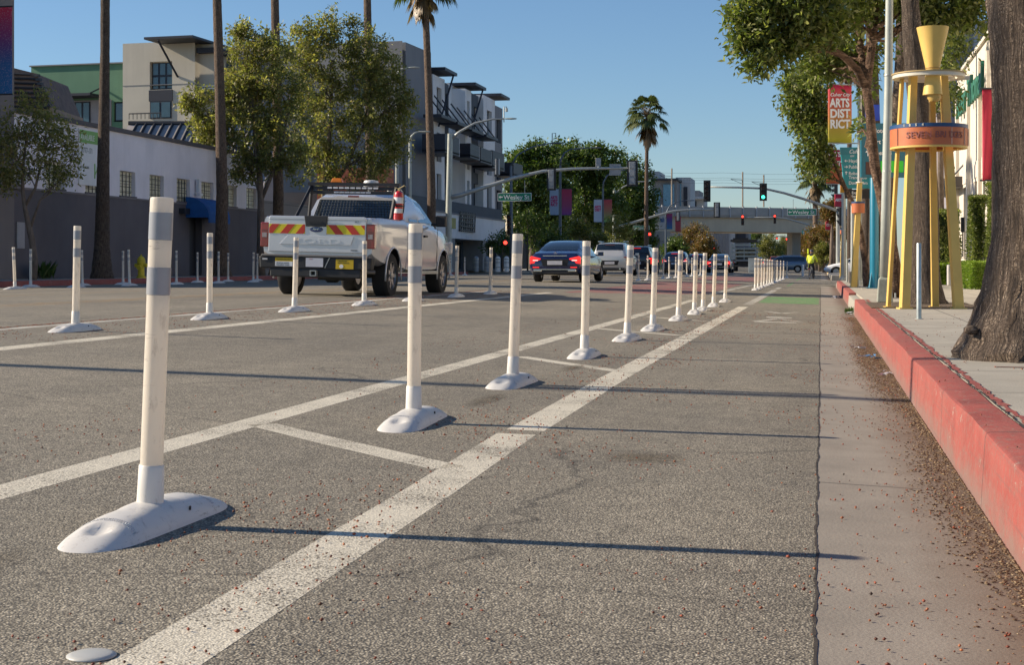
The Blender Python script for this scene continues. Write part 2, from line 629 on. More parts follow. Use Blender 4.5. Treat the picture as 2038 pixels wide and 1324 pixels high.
kerb(.56, 1, 33.2, 58, ZS, 'kerb', M_kerb)
kerb(.56, 1, 58, 60, ZS - .1, 'kerb', M_kgrey)
kerb(.56, 1, 86, 400, ZS, 'kerb', M_kgrey)
kerb(-21.3, -1, -12, 92, ZL, 'kerb', M_kerb)
kerb(-21.3, -1, 109, 400, ZL, 'kerb', M_kgrey)

def crack(x, z, y0, y1, wd, name, m, amp=.006):
    """ragged dark joint line"""
    vs, fs = [], []
    y = y0
    dx = 0
    while y < y1:
        dx = dx * .8 + random.gauss(0, amp * .4)
        h = wd * random.uniform(.15, 1.0) * (1 + y * .02)
        vs += [(x + dx - h / 2, y, z), (x + dx + h / 2 + random.random() * amp * .6, y, z)]
        y += random.uniform(.015, .05) * (1 + y * .06)
    for i in range(len(vs) // 2 - 1):
        fs.append((2 * i, 2 * i + 1, 2 * i + 3, 2 * i + 2))
    tag(MB().add(vs, fs).build(name, m), kind='structure')
M_crack = mat('joint dirt', (.045, .036, .028), .95, var=.4, vs=30)
crack(-.014, zr(0) + .003, 1, 58, .008, 'road_joint', M_crack, .0045)
crack(.56 + KW + .003, ZS + .0045, 1, 27, .009, 'kerb_joint', M_crack, .008)
crack(.56 + KW + .03, ZS + .0035, 1, 27, .045, 'kerb_overspray', M_kerb, .008)
for x_, y_, L_ in ((-.5, 4.1, .9), (-3.6, 5.2, 2.2)):
    pass

# painted markings, 4 mm above the road
def marking(poly, name, m, dz=.0006):
    """polygon list of (x, y), cut along x so that it hugs the cambered road"""
    bm = bmesh.new()
    f = bm.faces.new([bm.verts.new((x, y, 0)) for x, y in poly])
    for xc in (-12, -9.5, -7.1, -2.2):
        bmesh.ops.bisect_plane(bm, geom=bm.verts[:] + bm.edges[:] + bm.faces[:], plane_co=(xc, 0, 0), plane_no=(1, 0, 0))
    for v in bm.verts:
        v.co.z = zr(v.co.x) + dz
    bmesh.ops.recalc_face_normals(bm, faces=bm.faces)
    me = bpy.data.meshes.new(name)
    bm.to_mesh(me)
    bm.free()
    me.materials.append(m)
    o = bpy.data.objects.new(name, me)
    COL.objects.link(o)
    tag(o, kind='structure')
    return o
def lane(xs, w, name, m, dz=.0006):
    """line through (x, y) points with a given width"""
    L = [(x - w / 2, y) for x, y in xs]
    Rr = [(x + w / 2, y) for x, y in xs]
    for i in range(len(xs) - 1):
        marking([L[i], Rr[i], Rr[i + 1], L[i + 1]], name, m, dz)
lane([(-1.33, 2.4), (-1.385, 5.3), (-1.44, 7.25)], .19, 'road_marking', M_line)
lane([(-1.43, 7.42), (-1.465, 11), (-1.475, 30)], .19, 'road_marking', M_line)
lane([(-1.475, 31.5), (-1.46, 50)], .18, 'road_marking', M_line2)
lane([(-1.46, 52), (-1.45, 56)], .17, 'road_marking', M_line2)
lane([(-2.76, -3), (-2.76, 34)], .165, 'road_marking', M_line)
lane([(-2.85, 41), (-2.6, 61)], .15, 'road_marking', M_line2)
lane([(-6.32, -4), (-6.32, 36)], .20, 'road_marking', M_line)
lane([(-7.75, -4), (-7.75, 36)], .17, 'road_marking', M_line2)
lane([(-11.0, 10), (-11.0, 88)], .1, 'road_marking', M_yel)
lane([(-11.3, 10), (-11.3, 88)], .1, 'road_marking', M_yel)
lane([(-18.0, 10), (-18.0, 88)], .12, 'road_marking', M_line2)
lane([(-14.6, 10), (-14.6, 88)], .1, 'road_marking', M_yel)
def gp(px, py):
    """photo pixel to the road surface"""
    z = 0
    for _ in range(12):
        p = W(px, py, (HC - z) * F / (py - HZ))
        z = zr(p.x)
    return p
for a, b, wd in (((520, 845), (893, 932), .165), ((1036, 710), (1232, 739), .15), ((1190, 654), (1357, 668), .15), ((1284, 630), (1411, 640), .15)):
    p, q = gp(*a), gp(*b)
    d = Vector((q.x - p.x, q.y - p.y)).normalized()
    n = Vector((-d.y, d.x)) * wd / 2
    marking([(p.x - n.x, p.y - n.y), (q.x - n.x, q.y - n.y), (q.x + n.x, q.y + n.y), (p.x + n.x, p.y + n.y)], 'road_marking', M_line)
# red bus lane and green cycle lane patches
marking([(-6.1, 36.5), (-3.0, 40), (-3.0, 62), (-6.1, 62)], 'bus_lane', M_red)
marking([(-6.1, 70), (-3.0, 70), (-3.0, 92), (-6.1, 92)], 'bus_lane', M_red)
marking([(-1.33, 33.3), (-.05, 33.3), (-.05, 39.8), (-1.33, 39.8)], 'cycle_lane', M_green)
marking([(-1.3, 59), (.5, 59), (.5, 72), (-1.3, 72)], 'cycle_lane', M_green)
marking([(-1.3, 80), (.5, 80), (.5, 98), (-1.3, 98)], 'cycle_lane', M_green)
# cyclist symbol on the lane: two wheels, frame and rider, foreshortened
def ringpoly(cx, cy, r0, r1, n=14):
    for i in range(n):
        a, b = 2 * math.pi * i / n, 2 * math.pi * (i + 1) / n
        marking([(cx + r0 * math.cos(a), cy + r0 * math.sin(a)), (cx + r1 * math.cos(a), cy + r1 * math.sin(a)), (cx + r1 * math.cos(b), cy + r1 * math.sin(b)), (cx + r0 * math.cos(b), cy + r0 * math.sin(b))], 'road_marking', M_line2)
sym = []
def symbar(x0, y0, x1, y1, wd):
    d = Vector((x1 - x0, y1 - y0)).normalized()
    n = Vector((-d.y, d.x)) * wd / 2
    marking([(x0 - n.x, y0 - n.y), (x1 - n.x, y1 - n.y), (x1 + n.x, y1 + n.y), (x0 + n.x, y0 + n.y)], 'road_marking', M_line2)
symbar(-.95, 22.6, -.35, 22.6, .3); symbar(-.95, 22.6, -.65, 24.1, .09); symbar(-.65, 24.1, -.3, 23.0, .09)
symbar(-.85, 24.6, -.45, 24.6, .5); symbar(-.95, 27.6, -.67, 26.6, .14); symbar(-.39, 27.6, -.67, 26.6, .14)

# dirt stains dragged from the post bases, soil of the tree pits
M_stain = None
def stain_mat():
    m, t, b = nodes('road grime')
    v = coord(t)
    c = asphalt_col(t, v)
    c = mixc(t, 1.0, c, (.74, .68, .6), 'MULTIPLY')
    t.links.new(c, b.inputs['Base Color'])
    b.inputs['Roughness'].default_value = .85
    tr = t.nodes.new('ShaderNodeBsdfTransparent')
    ms = t.nodes.new('ShaderNodeMixShader')
    gx = t.nodes.new('ShaderNodeSeparateXYZ')
    t.links.new(coord(t, which='Generated'), gx.inputs[0])
    e = None
    for ax in (0, 1):
        q = N(t, 'ShaderNodeMath', operation='PINGPONG')
        t.links.new(gx.outputs[ax], q.inputs[0])
        q.inputs[1].default_value = .5
        if e is None: e = q.outputs[0]
        else:
            k = N(t, 'ShaderNodeMath', operation='MULTIPLY')
            t.links.new(e, k.inputs[0]); t.links.new(q.outputs[0], k.inputs[1])
            e = k.outputs[0]
    k = N(t, 'ShaderNodeMath', operation='MULTIPLY')
    t.links.new(e, k.inputs[0])
    t.links.new(noise(t, v, 7, 6, .7), k.inputs[1])
    t.links.new(ramp(t, k.outputs[0], [(.02, 0), (.13, .8)]), ms.inputs[0])
    t.links.new(tr.outputs[0], ms.inputs[1])
    t.links.new(b.outputs[0], ms.inputs[2])
    t.links.new(ms.outputs[0], t.nodes['Material Output'].inputs[0])
    return m
M_stain = stain_mat()
for (x, y, w_, l_) in ((-2.2, 3.5, .3, 1.2), (-1.95, 8.9, .22, 1.3), (-1.9, 11.8, .2, 1.2), (-.75, 6.6, .5, .6)):
    marking([(x - w_ / 2, y - l_ / 2), (x + w_ / 2, y - l_ / 2), (x + w_ / 2, y + l_ / 2), (x - w_ / 2, y + l_ / 2)], 'road_stain', M_stain, .0012)

# loose stuff: berries on the road, seeds and leaves in the gutter
def chips(name, pts, sizes, m, label, flat=.5, cat='litter'):
    n = len(pts)
    oc = np.array([(1, 0, 0), (0, 1, 0), (-1, 0, 0), (0, -1, 0), (0, 0, 1), (0, 0, -1)], dtype=float)
    tri = [(0, 1, 4), (1, 2, 4), (2, 3, 4), (3, 0, 4), (1, 0, 5), (2, 1, 5), (3, 2, 5), (0, 3, 5)]
    sc = np.stack([sizes * rng.uniform(.6, 1.5, n), sizes * rng.uniform(.5, 1.0, n), sizes * flat * rng.uniform(.6, 1.2, n)], 1)
    a = rng.uniform(0, 6.28, n)
    v = oc[None] * sc[:, None, :]
    x = v[..., 0] * np.cos(a)[:, None] - v[..., 1] * np.sin(a)[:, None]
    y = v[..., 0] * np.sin(a)[:, None] + v[..., 1] * np.cos(a)[:, None]
    v = np.stack([x, y, v[..., 2]], -1) + np.array(pts)[:, None, :]
    v[..., 2] += (sc[:, 2] * .8)[:, None]
    o = npmesh(name, v, 6, m, tri=tri)
    tag(o, label, cat, kind='stuff')
    return o
M_berry = leaf_mat('fallen berries', [(.03, .018, .012), (.34, .08, .035), (.30, .07, .03), (.12, .03, .015), (.46, .16, .06), (.02, .015, .01)], .0, .6)
M_litter = leaf_mat('dry litter', [(.05, .03, .018), (.16, .09, .045), (.09, .05, .03), (.30, .20, .10), (.06, .04, .03), (.22, .12, .06), (.42, .33, .2)], .05, .8)
n = 14000
y = 1.6 + 26 * rng.random(n) ** 1.9
x = np.where(rng.random(n) < .7, rng.uniform(-1.9, .5, n), rng.uniform(-3.6, -1.2, n))
x = np.clip(x, -3.6, .5)
keep = (np.sin(x * 3.1 + 1.3 * np.sin(y * 1.7)) + np.sin(y * 2.3 + x * 1.9) + rng.normal(0, .9, n)) > .55     # they gather in drifts
x, y = x[keep], y[keep]
n = len(x)
chips('fallen_berries', np.stack([x, y, np.interp(x, [p[0] for p in PROF], [p[1] for p in PROF]) + .003], 1), rng.uniform(.0026, .0056, n) * (1 + .02 * y), M_berry, 'small red and brown berries strewn over the asphalt of the cycle lane', .8)
n = 24000
y = 1.8 + 24 * rng.random(n) ** 1.5
x = .57 - np.abs(rng.normal(0, .085, n)) * (1 + .5 * np.sin(y * 1.3)) - .0
k = rng.random(n) < .12
x[k] = rng.uniform(.0, .56, k.sum())
blob = rng.random(n) < .22
x[blob] = .38 + rng.normal(0, .09, blob.sum()); y[blob] = 14.2 + rng.normal(0, 1.5, blob.sum())
x = np.clip(x, 0, .553)
chips('gutter_litter', np.stack([x, y, np.full(n, -.06) - .02 * x + .001], 1), rng.uniform(.0025, .0075, n) * (1 + .012 * y), M_litter, 'brown seeds and dead leaves drifted along the foot of the red kerb', .35)
n = 6000
y = 12 + 24 * rng.random(n); x = np.where(rng.random(n) < .65, -7.88 + rng.normal(0, .025, n), rng.uniform(-7.6, -6.45, n))
chips('lane_debris', np.stack([x, y, np.interp(x, [p[0] for p in PROF], [p[1] for p in PROF]) + .002], 1), rng.uniform(.004, .009, n), M_berry, 'rust brown berry debris gathered along the white lines between the middle posts', .5)
n = 420
y = 3 + 16 * rng.random(n); x = rng.uniform(.58, 2.6, n)
chips('pavement_seeds', np.stack([x, y, np.full(n, ZS + .002)], 1), rng.uniform(.003, .007, n), M_berry, 'dark seeds scattered over the right pavement by the palm', .7)
# crumpled wrappers by the kerb
M_foil = mat('crumpled wrapper', (.62, .62, .66), .35, .2, var=.25, vs=20)
M_foilb = mat('blue wrapper', (.10, .25, .45), .4, 0, var=.4, vs=20)
for i, (x, y, s, lab, m) in enumerate(((.38, 16.2, .06, 'crumpled silver wrapper at the far end of the gutter leaf pile', M_foil), (.43, 14.4, .055, 'crumpled blue wrapper in the middle of the gutter leaf pile', M_foilb), (.49, 12.4, .045, 'small pale scrap of paper at the near end of the gutter leaf pile', M_foil), (.5, 27.3, .07, 'white scrap of litter where the red kerb breaks off', M_foil), (.3, 40.5, .09, 'white scrap of paper lying far along the gutter', M_foil))):
    mb = MB()
    for k in range(7):
        c = Vector((random.gauss(0, s * .6), random.gauss(0, s * 1.3), .012 + random.random() * s * .5))
        q = [c + Vector((random.uniform(-s, s), random.uniform(-s, s), random.uniform(-.3, .3) * s)) * .7 for _ in range(4)]
        n_ = (q[1] - q[0]).cross(q[2] - q[0]).normalized() * .0015
        mb.add(q + [a + n_ for a in q], [(0, 1, 2, 3), (7, 6, 5, 4), (0, 4, 5, 1), (1, 5, 6, 2), (2, 6, 7, 3), (3, 7, 4, 0)])
    o = mb.build('litter', m)
    o.location = (x, y, zr(x))
    tag(o, lab, 'litter')
# grass tuft in the kerb gap
def tuft(x, y, z, s, label, n=60, cols=None):
    m = MATS.get('weed leaf') or leaf_mat('weed leaf', [(.05, .10, .025), (.10, .16, .04), (.14, .17, .06)], .3)
    v = []
    for i in range(n):
        a, l = random.uniform(0, 6.28), s * random.uniform(.5, 1.1)
        b = Vector((x + random.gauss(0, s * .25), y + random.gauss(0, s * .25), z))
        t_ = b + Vector((math.cos(a) * l * .6, math.sin(a) * l * .6, l))
        m_ = (b + t_) / 2 + Vector((-math.sin(a), math.cos(a), 0)) * s * .08 + Vector((0, 0, s * .15))
        v += [b, m_, t_, (b + t_) / 2 - Vector((-math.sin(a), math.cos(a), 0)) * s * .08 + Vector((0, 0, s * .15))]
    o = npmesh('weed', np.array([tuple(q) for q in v]), 4, m, off=(x, y, z))
    o.location = (x, y, z)
    tag(o, label, 'plant')
tuft(.5, 27.6, zr(.5), .13, 'green weed sprouting where the red kerb breaks off')
p = W(88, 553, 47); tuft(p.x, p.y, ZL, .55, 'leafy weed at the foot of the grey wall beside the slender tree', 90)
# raised marker disc in the lower left corner
t_ = thing('road_marker', 'round translucent pavement marker at the start of the thick white line', 'road marker', (gp(182, 1307).x, gp(182, 1307).y, zr(-1.5)))
MB().lathe([(.052, 0), (.051, .003), (.04, .007), (.012, .009), (.002, .0092)], 24).build('marker_disc', mat('milky plastic', (.62, .62, .58), .4, trans=.3), t_, smooth=True)

# ================================================================== DELINEATOR POSTS
def post_plastic(name, col, tr):
    m, t, b = nodes(name)
    v = coord(t)
    c = mixc(t, noise(t, v, 6, 6, .7), tuple(x * .9 for x in col), col)
    c = mixc(t, ramp(t, noise(t, coord(t, (3, 3, 1)), 9, 6, .75), [(.56, 0), (.70, .45)]), c, (.35, .30, .25))
    c = mixc(t, ramp(t, noise(t, coord(t, (2, 2, 14)), 2.2, 6, .8), [(.60, 0), (.66, .5)]), c, (.20, .18, .16))
    t.links.new(c, b.inputs['Base Color'])
    b.inputs['Roughness'].default_value = .42
    tl = t.nodes.new('ShaderNodeBsdfTranslucent')
    t.links.new(c, tl.inputs[0])
    ms = t.nodes.new('ShaderNodeMixShader')
    ms.inputs[0].default_value = tr
    t.links.new(b.outputs[0], ms.inputs[1]); t.links.new(tl.outputs[0], ms.inputs[2])
    t.links.new(ms.outputs[0], t.nodes['Material Output'].inputs[0])
    return m
M_tube = post_plastic('cream urethane', (.91, .845, .74), .42)
M_base = post_plastic('white plastic', (.88, .85, .79), .22)
M_band = mat('grey reflective sheeting', (.36, .36, .38), .3, .35, var=.1, vs=8)
M_bolt = mat('dark bolt', (.03, .03, .03), .5)
M_stud = mat('white glass beads', (.55, .57, .6), .3, .3, bmp=.8, bs=300)

BL, BW, BH = .475, .108, .068
def base_w(au):
    return BW * (1 if au < .58 else math.sqrt(max(0, 1 - ((au - .58) / .42) ** 2.3)) * .97 + .03)
def base_z(x_, y_):
    au = abs(y_) / BL
    hy = BH * (1 - max(0, (au - .36) / .64) ** 1.7 * .985)
    t = min(1, abs(x_) / base_w(min(au, 1)))
    z = hy * max(0, 1 - t ** 2.8) ** .75
    d = math.hypot(x_ / .06, y_ / .085)
    if d < 1.5: z += .010 * max(0, 1 - d / 1.5) ** .5
    for sy in (-1, 1):
        dd = math.hypot(x_ / .036, (y_ - sy * .325) / .042)
        if dd < 1: z -= .017 * (1 - dd ** 4)
    return max(z, .001)
def base_mesh():
    """flattened lozenge base, rounded noses, raised collar in the middle, anchor dimples"""
    ny, nx = 56, 22
    vs, fs = [], []
    for i in range(ny + 1):
        u = math.sin(math.pi / 2 * (-1 + 2 * i / ny))
        for j in range(nx + 1):
            t = math.sin(math.pi / 2 * (-1 + 2 * j / nx))
            x_, y_ = t * base_w(abs(u)), u * BL
            vs.append((x_, y_, base_z(x_, y_) if 0 < j < nx else .0005))
    k = nx + 1
    for i in range(ny):
        for j in range(nx):
            fs.append((i * k + j, i * k + j + 1, (i + 1) * k + j + 1, (i + 1) * k + j))
    return MB().add(vs, fs)
def make_post():
    r = thing('delineator_post', 'x', 'traffic post')
    base_mesh().build('base', M_base, r, smooth=True)
    b2 = MB()
    for sx in (-1, 1):
        b2.lathe([(.004, 0), (.004, .012), (.002, .013)], 8, (sx * .088, .10, .038))
    b2.build('bolt', M_bolt, r)
    for sy in (-1, 1):
        st = MB()
        for i in range(30):                       # beaded arc behind each dimple
            t = -1 + 2 * i / 29
            for q in range(3):
                x_ = t * .086
                y_ = sy * (.262 + .022 * (t * t) - q * .008)
                st.lathe([(.0022, -.002), (.0016, .0012)], 5, (x_, y_, base_z(x_, y_)))
        st.build('bead_strip', M_stud, r)
    MB().lathe([(.042, .05), (.0405, .10), (.0385, .185), (.0365, .188)], 28).build('socket', M_base, r, smooth=40)
    MB().lathe([(.035, .18), (.035, .26), (.0345, .6), (.035, .80), (.0355, .9), (.0355, 1.005), (.034, 1.011), (.026, 1.0125), (.004, 1.013)], 32).build('tube', M_tube, r, smooth=50)
    for z0, z1 in ((.881, .966), (.712, .797)):
        MB().lathe([(.0352, z0), (.0364, z0 + .001), (.0364, z1 - .001), (.0352, z1)], 32).build('reflective_band', M_band, r, smooth=40)
    return r
post0 = make_post()
first = True
def put_post(px, X, label, group, tilt=(0, 0), py=None, dz=0, rz=0):
    global first
    p = WX(px, 600, X)
    o = post0 if first else copy_tree(post0)
    first = False
    o.location = (p.x, p.y, zr(p.x) + dz)
    o.rotation_euler = (R(tilt[1]), R(tilt[0]), rz or R(random.uniform(-3, 3)))
    o['label'] = label
    o['group'] = group
    return o
ORD = ['nearest', 'second nearest', 'third nearest', 'fourth nearest', 'fifth nearest', 'sixth nearest', 'seventh nearest', 'eighth nearest', 'ninth nearest', 'tenth nearest', 'eleventh nearest', 'twelfth nearest', 'thirteenth nearest']
G1 = 'posts in the buffer beside the cycle lane'
for i, (px, tl) in enumerate(((297, 2.6), (823, .7), (1020, 2.2), (1163, 1.2), (1248, 2.2), (1299, 2.0), (1350, 2.0), (1382, 1.4), (1399, 2.2), (1420, 2.0), (1443, 1.6))):
    put_post(px, -2.03, ORD[i] + ' cream post with grey bands in the near row beside the cycle lane', G1, (tl, .4))
for i, px in enumerate((1503, 1509, 1516, 1521, 1527, 1532, 1537, 1542, 1547, 1553, 1559, 1566)):
    put_post(px, -2.03, ORD[i] + ' slim post of the tight cluster left of the distant cyclist', 'clustered posts ahead of the cyclist', (random.uniform(0, 1.6), 0))
G2 = 'posts between the double white lines left of the near lane'
for i, px in enumerate((150, 417, 586, 725, 822, 908, 976)):
    put_post(px, -7.05, ORD[i] + ' post standing between the white lines right of the pickup lane', G2, (random.uniform(.3, 1.6), 0))
for i, px in enumerate((1271, 1289, 1320, 1332, 1345, 1367, 1377, 1394, 1416)):
    put_post(px, -7.05, ORD[i] + ' post of the thin row seen before the queue of cars', 'posts before the queue of cars', (random.uniform(-.5, 1.2), 0))
G3 = 'posts of the outer row by the far kerb'
for i, px in enumerate((30, 152, 258, 351, 435, 504)):
    put_post(px, -18.9, ORD[i] + ' post of the outermost line before the grey building kerb', G3, ((-2.5, 1, -1.8, 0, 0, .5)[i], 0))
for i, px in enumerate((61, 164, 245, 393, 454, 512)):
    put_post(px, -20.5, ORD[i] + ' post of the inner line hugging the far red kerb', 'posts hugging the far red kerb', (random.uniform(-1.2, 1), 0))
for i, (px, X) in enumerate(((897, -20.3), (925, -19.6))):
    put_post(px, X, ('slim post touching the foot of the big signal pole', 'slim post just right of the big signal pole foot')[i], 'posts at the far corner', (0, 0))
# ================================================================== TREES
M_pb = palm_bark(k=1.35)
M_pb2 = palm_bark('slim palm bark', (.19, .13, .09), (.40, .285, .20))
M_tb = palm_bark('peeling tree bark', (.14, .08, .05), (.36, .235, .155), .6)
M_tb2 = mat('grey tree bark', (.17, .13, .10), .95, var=.4, vs=12, bmp=.7, bs=40, stretch=(1, 1, .3))
G_pal = [(.03, .055, .012), (.07, .10, .022), (.045, .08, .018), (.12, .14, .035), (.10, .10, .03)]
M_l_left = leaf_mat('olive leaves', [(.13, .135, .045), (.21, .205, .07), (.16, .17, .055), (.29, .27, .10), (.38, .34, .15), (.27, .19, .09)], .5)
M_l_right = leaf_mat('broad green leaves', [(.07, .095, .03), (.13, .16, .045), (.10, .13, .038), (.21, .23, .07), (.32, .32, .12)], .45)
M_l_fic = leaf_mat('ficus leaves', [(.035, .065, .012), (.09, .135, .024), (.06, .10, .018), (.16, .21, .04)], .3)
M_l_aut = leaf_mat('autumn leaves', [(.10, .07, .025), (.20, .10, .03), (.14, .13, .04), (.28, .13, .04), (.08, .10, .03)], .35)
M_l_hed = leaf_mat('hedge leaves', [(.10, .17, .02), (.18, .27, .03), (.26, .34, .05), (.14, .21, .025)], .4)
M_l_yel = leaf_mat('yellow green leaves', [(.10, .12, .03), (.20, .20, .05), (.26, .22, .07), (.14, .16, .04)], .35)
M_frond = leaf_mat('palm fronds', [(.04, .06, .018), (.09, .11, .03), (.06, .085, .024), (.13, .14, .05)], .25)
M_dead = leaf_mat('dead fronds', [(.16, .11, .06), (.28, .19, .10), (.20, .14, .08)], .2)

def leaves(blobs, npc, csize, L, wid=.42, drop=.35, shell=.45, seed=0):
    """blobs: (centre, (rx, ry, rz), twigs). returns (n*4,3) vertices of folded leaf rhombs grouped on twigs"""
    r = np.random.default_rng(seed + 5)
    out = []
    for c, rad, nt_ in blobs:
        d = r.normal(size=(nt_, 3))
        d /= np.linalg.norm(d, axis=1)[:, None]
        rr = (shell + (1 - shell) * r.random(nt_)) ** .8
        # lumpy outline
        lump = 1 + .18 * np.sin(d[:, 0] * 7 + c[0]) * np.sin(d[:, 2] * 6 + c[2]) + .10 * r.normal(size=nt_)
        tw = np.array(c)[None] + d * rr[:, None] * lump[:, None] * np.array(rad)[None]
        dirs = d * .6 + r.normal(size=(nt_, 3)) * .5 + np.array([0, 0, .25])
        dirs /= np.linalg.norm(dirs, axis=1)[:, None]
        n = nt_ * npc
        ti = np.repeat(np.arange(nt_), npc)
        s = r.random(n)
        pos = tw[ti] + dirs[ti] * ((s - .3) * csize)[:, None] + r.normal(size=(n, 3)) * csize * .26
        ld = dirs[ti] * .5 + r.normal(size=(n, 3)) * .75 + np.array([0, 0, -drop])
        ld /= np.linalg.norm(ld, axis=1)[:, None]
        up = r.normal(size=(n, 3)) * .8 + np.array([0, 0, 1.0])
        sd_ = np.cross(ld, up)
        sd_ /= np.linalg.norm(sd_, axis=1)[:, None] + 1e-6
        l = L * r.uniform(.6, 1.25, n)[:, None]
        nrm = np.cross(sd_, ld)
        a = pos
        b = pos + ld * l * .45 + sd_ * l * wid * .5 + nrm * l * .07
        t = pos + ld * l
        e = pos + ld * l * .45 - sd_ * l * wid * .5 + nrm * l * .07
        out.append(np.stack([a, b, t, e], 1).reshape(-1, 3))
    return np.concatenate(out)

def limb(mb, p0, p1, r0, r1, n=7, wob=.06, seg=6):
    p0, p1 = Vector(p0), Vector(p1)
    L = (p1 - p0).length
    pts, rs = [], []
    for i in range(seg + 1):
        t = i / seg
        p = p0.lerp(p1, t)
        p.z += L * .06 * math.sin(math.pi * t)
        if 0 < i < seg:
            p += Vector([random.gauss(0, wob * L * .5) for _ in range(3)])
        pts.append(p)
        rs.append(r0 + (r1 - r0) * t)
    mb.tube(pts, rs, n)
    return pts

def tree(name, label, cat, base, trunk, tr, limbs, blobs, npc, csize, L, ml, mt, group=None, seed=0, nb=2, drop=.35, wid=.42, shell=.45):
    """trunk: world points from the base; limbs: list of (points, radii); blobs get branches from the nearest wood"""
    random.seed(seed + 100)
    root = thing(name, label, cat, base, group=group)
    mb = MB()
    mb.tube(trunk, tr, 12)
    wood = [Vector(p) for p in trunk[len(trunk) // 2:]]
    for pts, rs in limbs:
        mb.tube(pts, rs, 9)
        wood += [Vector(p) for p in pts[1:]]
    for c, rad, k in blobs:
        for _ in range(nb):
            e = Vector(c) + Vector([random.uniform(-.55, .55) * rad[i] for i in range(3)])
            s = min(wood, key=lambda q: (q - e).length + random.random() * .6 + (1.5 if q.z > e.z else 0))
            ps = limb(mb, s, e, max(.012, tr[-1] * .5), .008, 6)
            for q in range(3):
                f = ps[random.randint(2, len(ps) - 1)]
                limb(mb, f, f + Vector([random.uniform(-.6, .6) * rad[i] for i in range(3)]), .014, .005, 5, seg=4)
    mb.build('trunk', mt, root, off=base, smooth=True)
    v = leaves(blobs, npc, csize, L, wid, drop, shell, seed)
    npmesh('crown', v, 4, ml, root, off=base)
    return root

def B(px, py, r, d, k, ry=None, depth=None):
    """crown clump seen at a pixel with a pixel radius"""
    s = d / F
    rr = r * s
    return (tuple(W(px, py, d)), (rr, (depth or 1.0) * rr, (ry or r) * s), k)

# --- right: brown barked street tree leaning towards the road
d = 27.5
bs = W(1786, 590, 28); bs.z = ZS
tk = [bs] + [W(x, y, d) for x, y in ((1783, 560), (1775, 505), (1763, 430), (1752, 380), (1741, 330), (1735, 270), (1731, 220), (1724, 175))]
lm = [([W(x, y, dd) for x, y, dd in ((1724, 175, d), (1706, 138, d), (1680, 112, d - .3), (1648, 92, d - .5), (1634, 55, d - .8), (1610, 22, d - 1), (1595, -20, d - 1.2))], [.075, .072, .062, .05, .04, .03, .02]),
      ([W(x, y, dd) for x, y, dd in ((1645, 92, d - .5), (1600, 96, d - .7), (1560, 86, d - .9), (1515, 72, d - 1))], [.04, .035, .026, .012]),
      ([W(x, y, dd) for x, y, dd in ((1724, 175, d), (1730, 130, d + .2), (1737, 80, d + .3), (1745, 20, d + .5), (1750, -60, d + .5))], [.085, .08, .075, .06, .045]),
      ([W(x, y, dd) for x, y, dd in ((1726, 160, d), (1712, 100, d + .6), (1706, 40, d + .9), (1700, -40, d + 1))], [.08, .07, .06, .04]),
      ([W(x, y, dd) for x, y, dd in ((1740, 60, d), (1790, 20, d + .5), (1850, -10, d + .7), (1900, -20, d + .8))], [.05, .045, .03, .015])]
bl = [B(1500, 20, 42, 26.5, 60), B(1490, 75, 28, 26.5, 34), B(1515, 108, 30, 26.4, 34), B(1560, 95, 30, 26.6, 34), B(1570, 30, 40, 26.4, 50), B(1620, 30, 42, 26.6, 50), B(1600, 75, 28, 26.6, 24),
      B(1668, 60, 34, 27, 34), B(1690, 15, 40, 27.5, 40), B(1640, 130, 30, 28.3, 30), B(1712, 175, 10, 28.6, 5), B(1712, 255, 8, 28.8, 4), B(1655, 105, 26, 28.4, 22),
      B(1760, -10, 60, 28, 60), B(1830, 10, 46, 28, 46), B(1880, 20, 44, 28, 46), B(1925, 20, 40, 28, 44), B(1860, 55, 26, 28, 16), B(1620, -50, 70, 26.6, 60), B(1540, -40, 60, 26.6, 50), B(1725, -70, 90, 27.4, 70), B(1850, -60, 80, 28, 60), B(1700, 120, 30, 28.4, 26), B(1760, 90, 20, 28.5, 8)]
tree('street_tree', 'leaning brown barked tree forking over the right pavement beside the yellow hourglass tower', 'tree', bs, tk, [.17, .135, .12, .105, .095, .09, .085, .082, .08], lm, [(c, r, int(k * .8)) for c, r, k in bl], 34, .34, .135, M_l_right, M_tb, 'broad leaved trees along the right kerb', 1, nb=2)
# --- second right tree, behind the district banner
d = 43
bs = W(1726, 570, 42); bs.z = ZS
tk = [bs] + [W(x, y, d) for x, y in ((1722, 520), (1712, 460), (1700, 410), (1680, 370), (1662, 325), (1650, 270))]
bl = [B(1600, 175, 36, 43, 46), B(1592, 215, 28, 43, 34), B(1625, 225, 34, 43, 44), B(1608, 270, 36, 43, 46), B(1626, 300, 24, 43, 24), B(1622, 330, 22, 43, 20), B(1640, 350, 10, 43, 4), B(1630, 150, 34, 43.5, 30), B(1660, 100, 30, 44.5, 24), B(1590, 150, 22, 43, 14)]
tree('street_tree', 'slender tree with thin diagonal stem behind the red and yellow district banner', 'tree', bs, tk, [.11, .09, .08, .07, .06, .055, .045], [], bl, 34, .42, .16, M_l_right, M_tb, 'broad leaved trees along the right kerb', 2)
# --- third, behind the yellow tower on the pavement side
bs = W(1875, 560, 52); bs.z = ZS + .03
bl = [B(1885, 110, 34, 50, 40, 60), B(1868, 180, 34, 50, 36, 40), B(1905, 95, 24, 50, 20), B(1868, 130, 18, 50, 10), B(1890, 200, 20, 50, 14)]
tree('street_tree', 'dark tree seen between the legs and ring of the yellow hourglass tower', 'tree', bs, [bs, W(1872, 400, 51), W(1872, 260, 50), W(1874, 170, 50)], [.13, .11, .09, .06], [], bl, 24, .5, .17, M_l_right, M_tb2, None, 3)
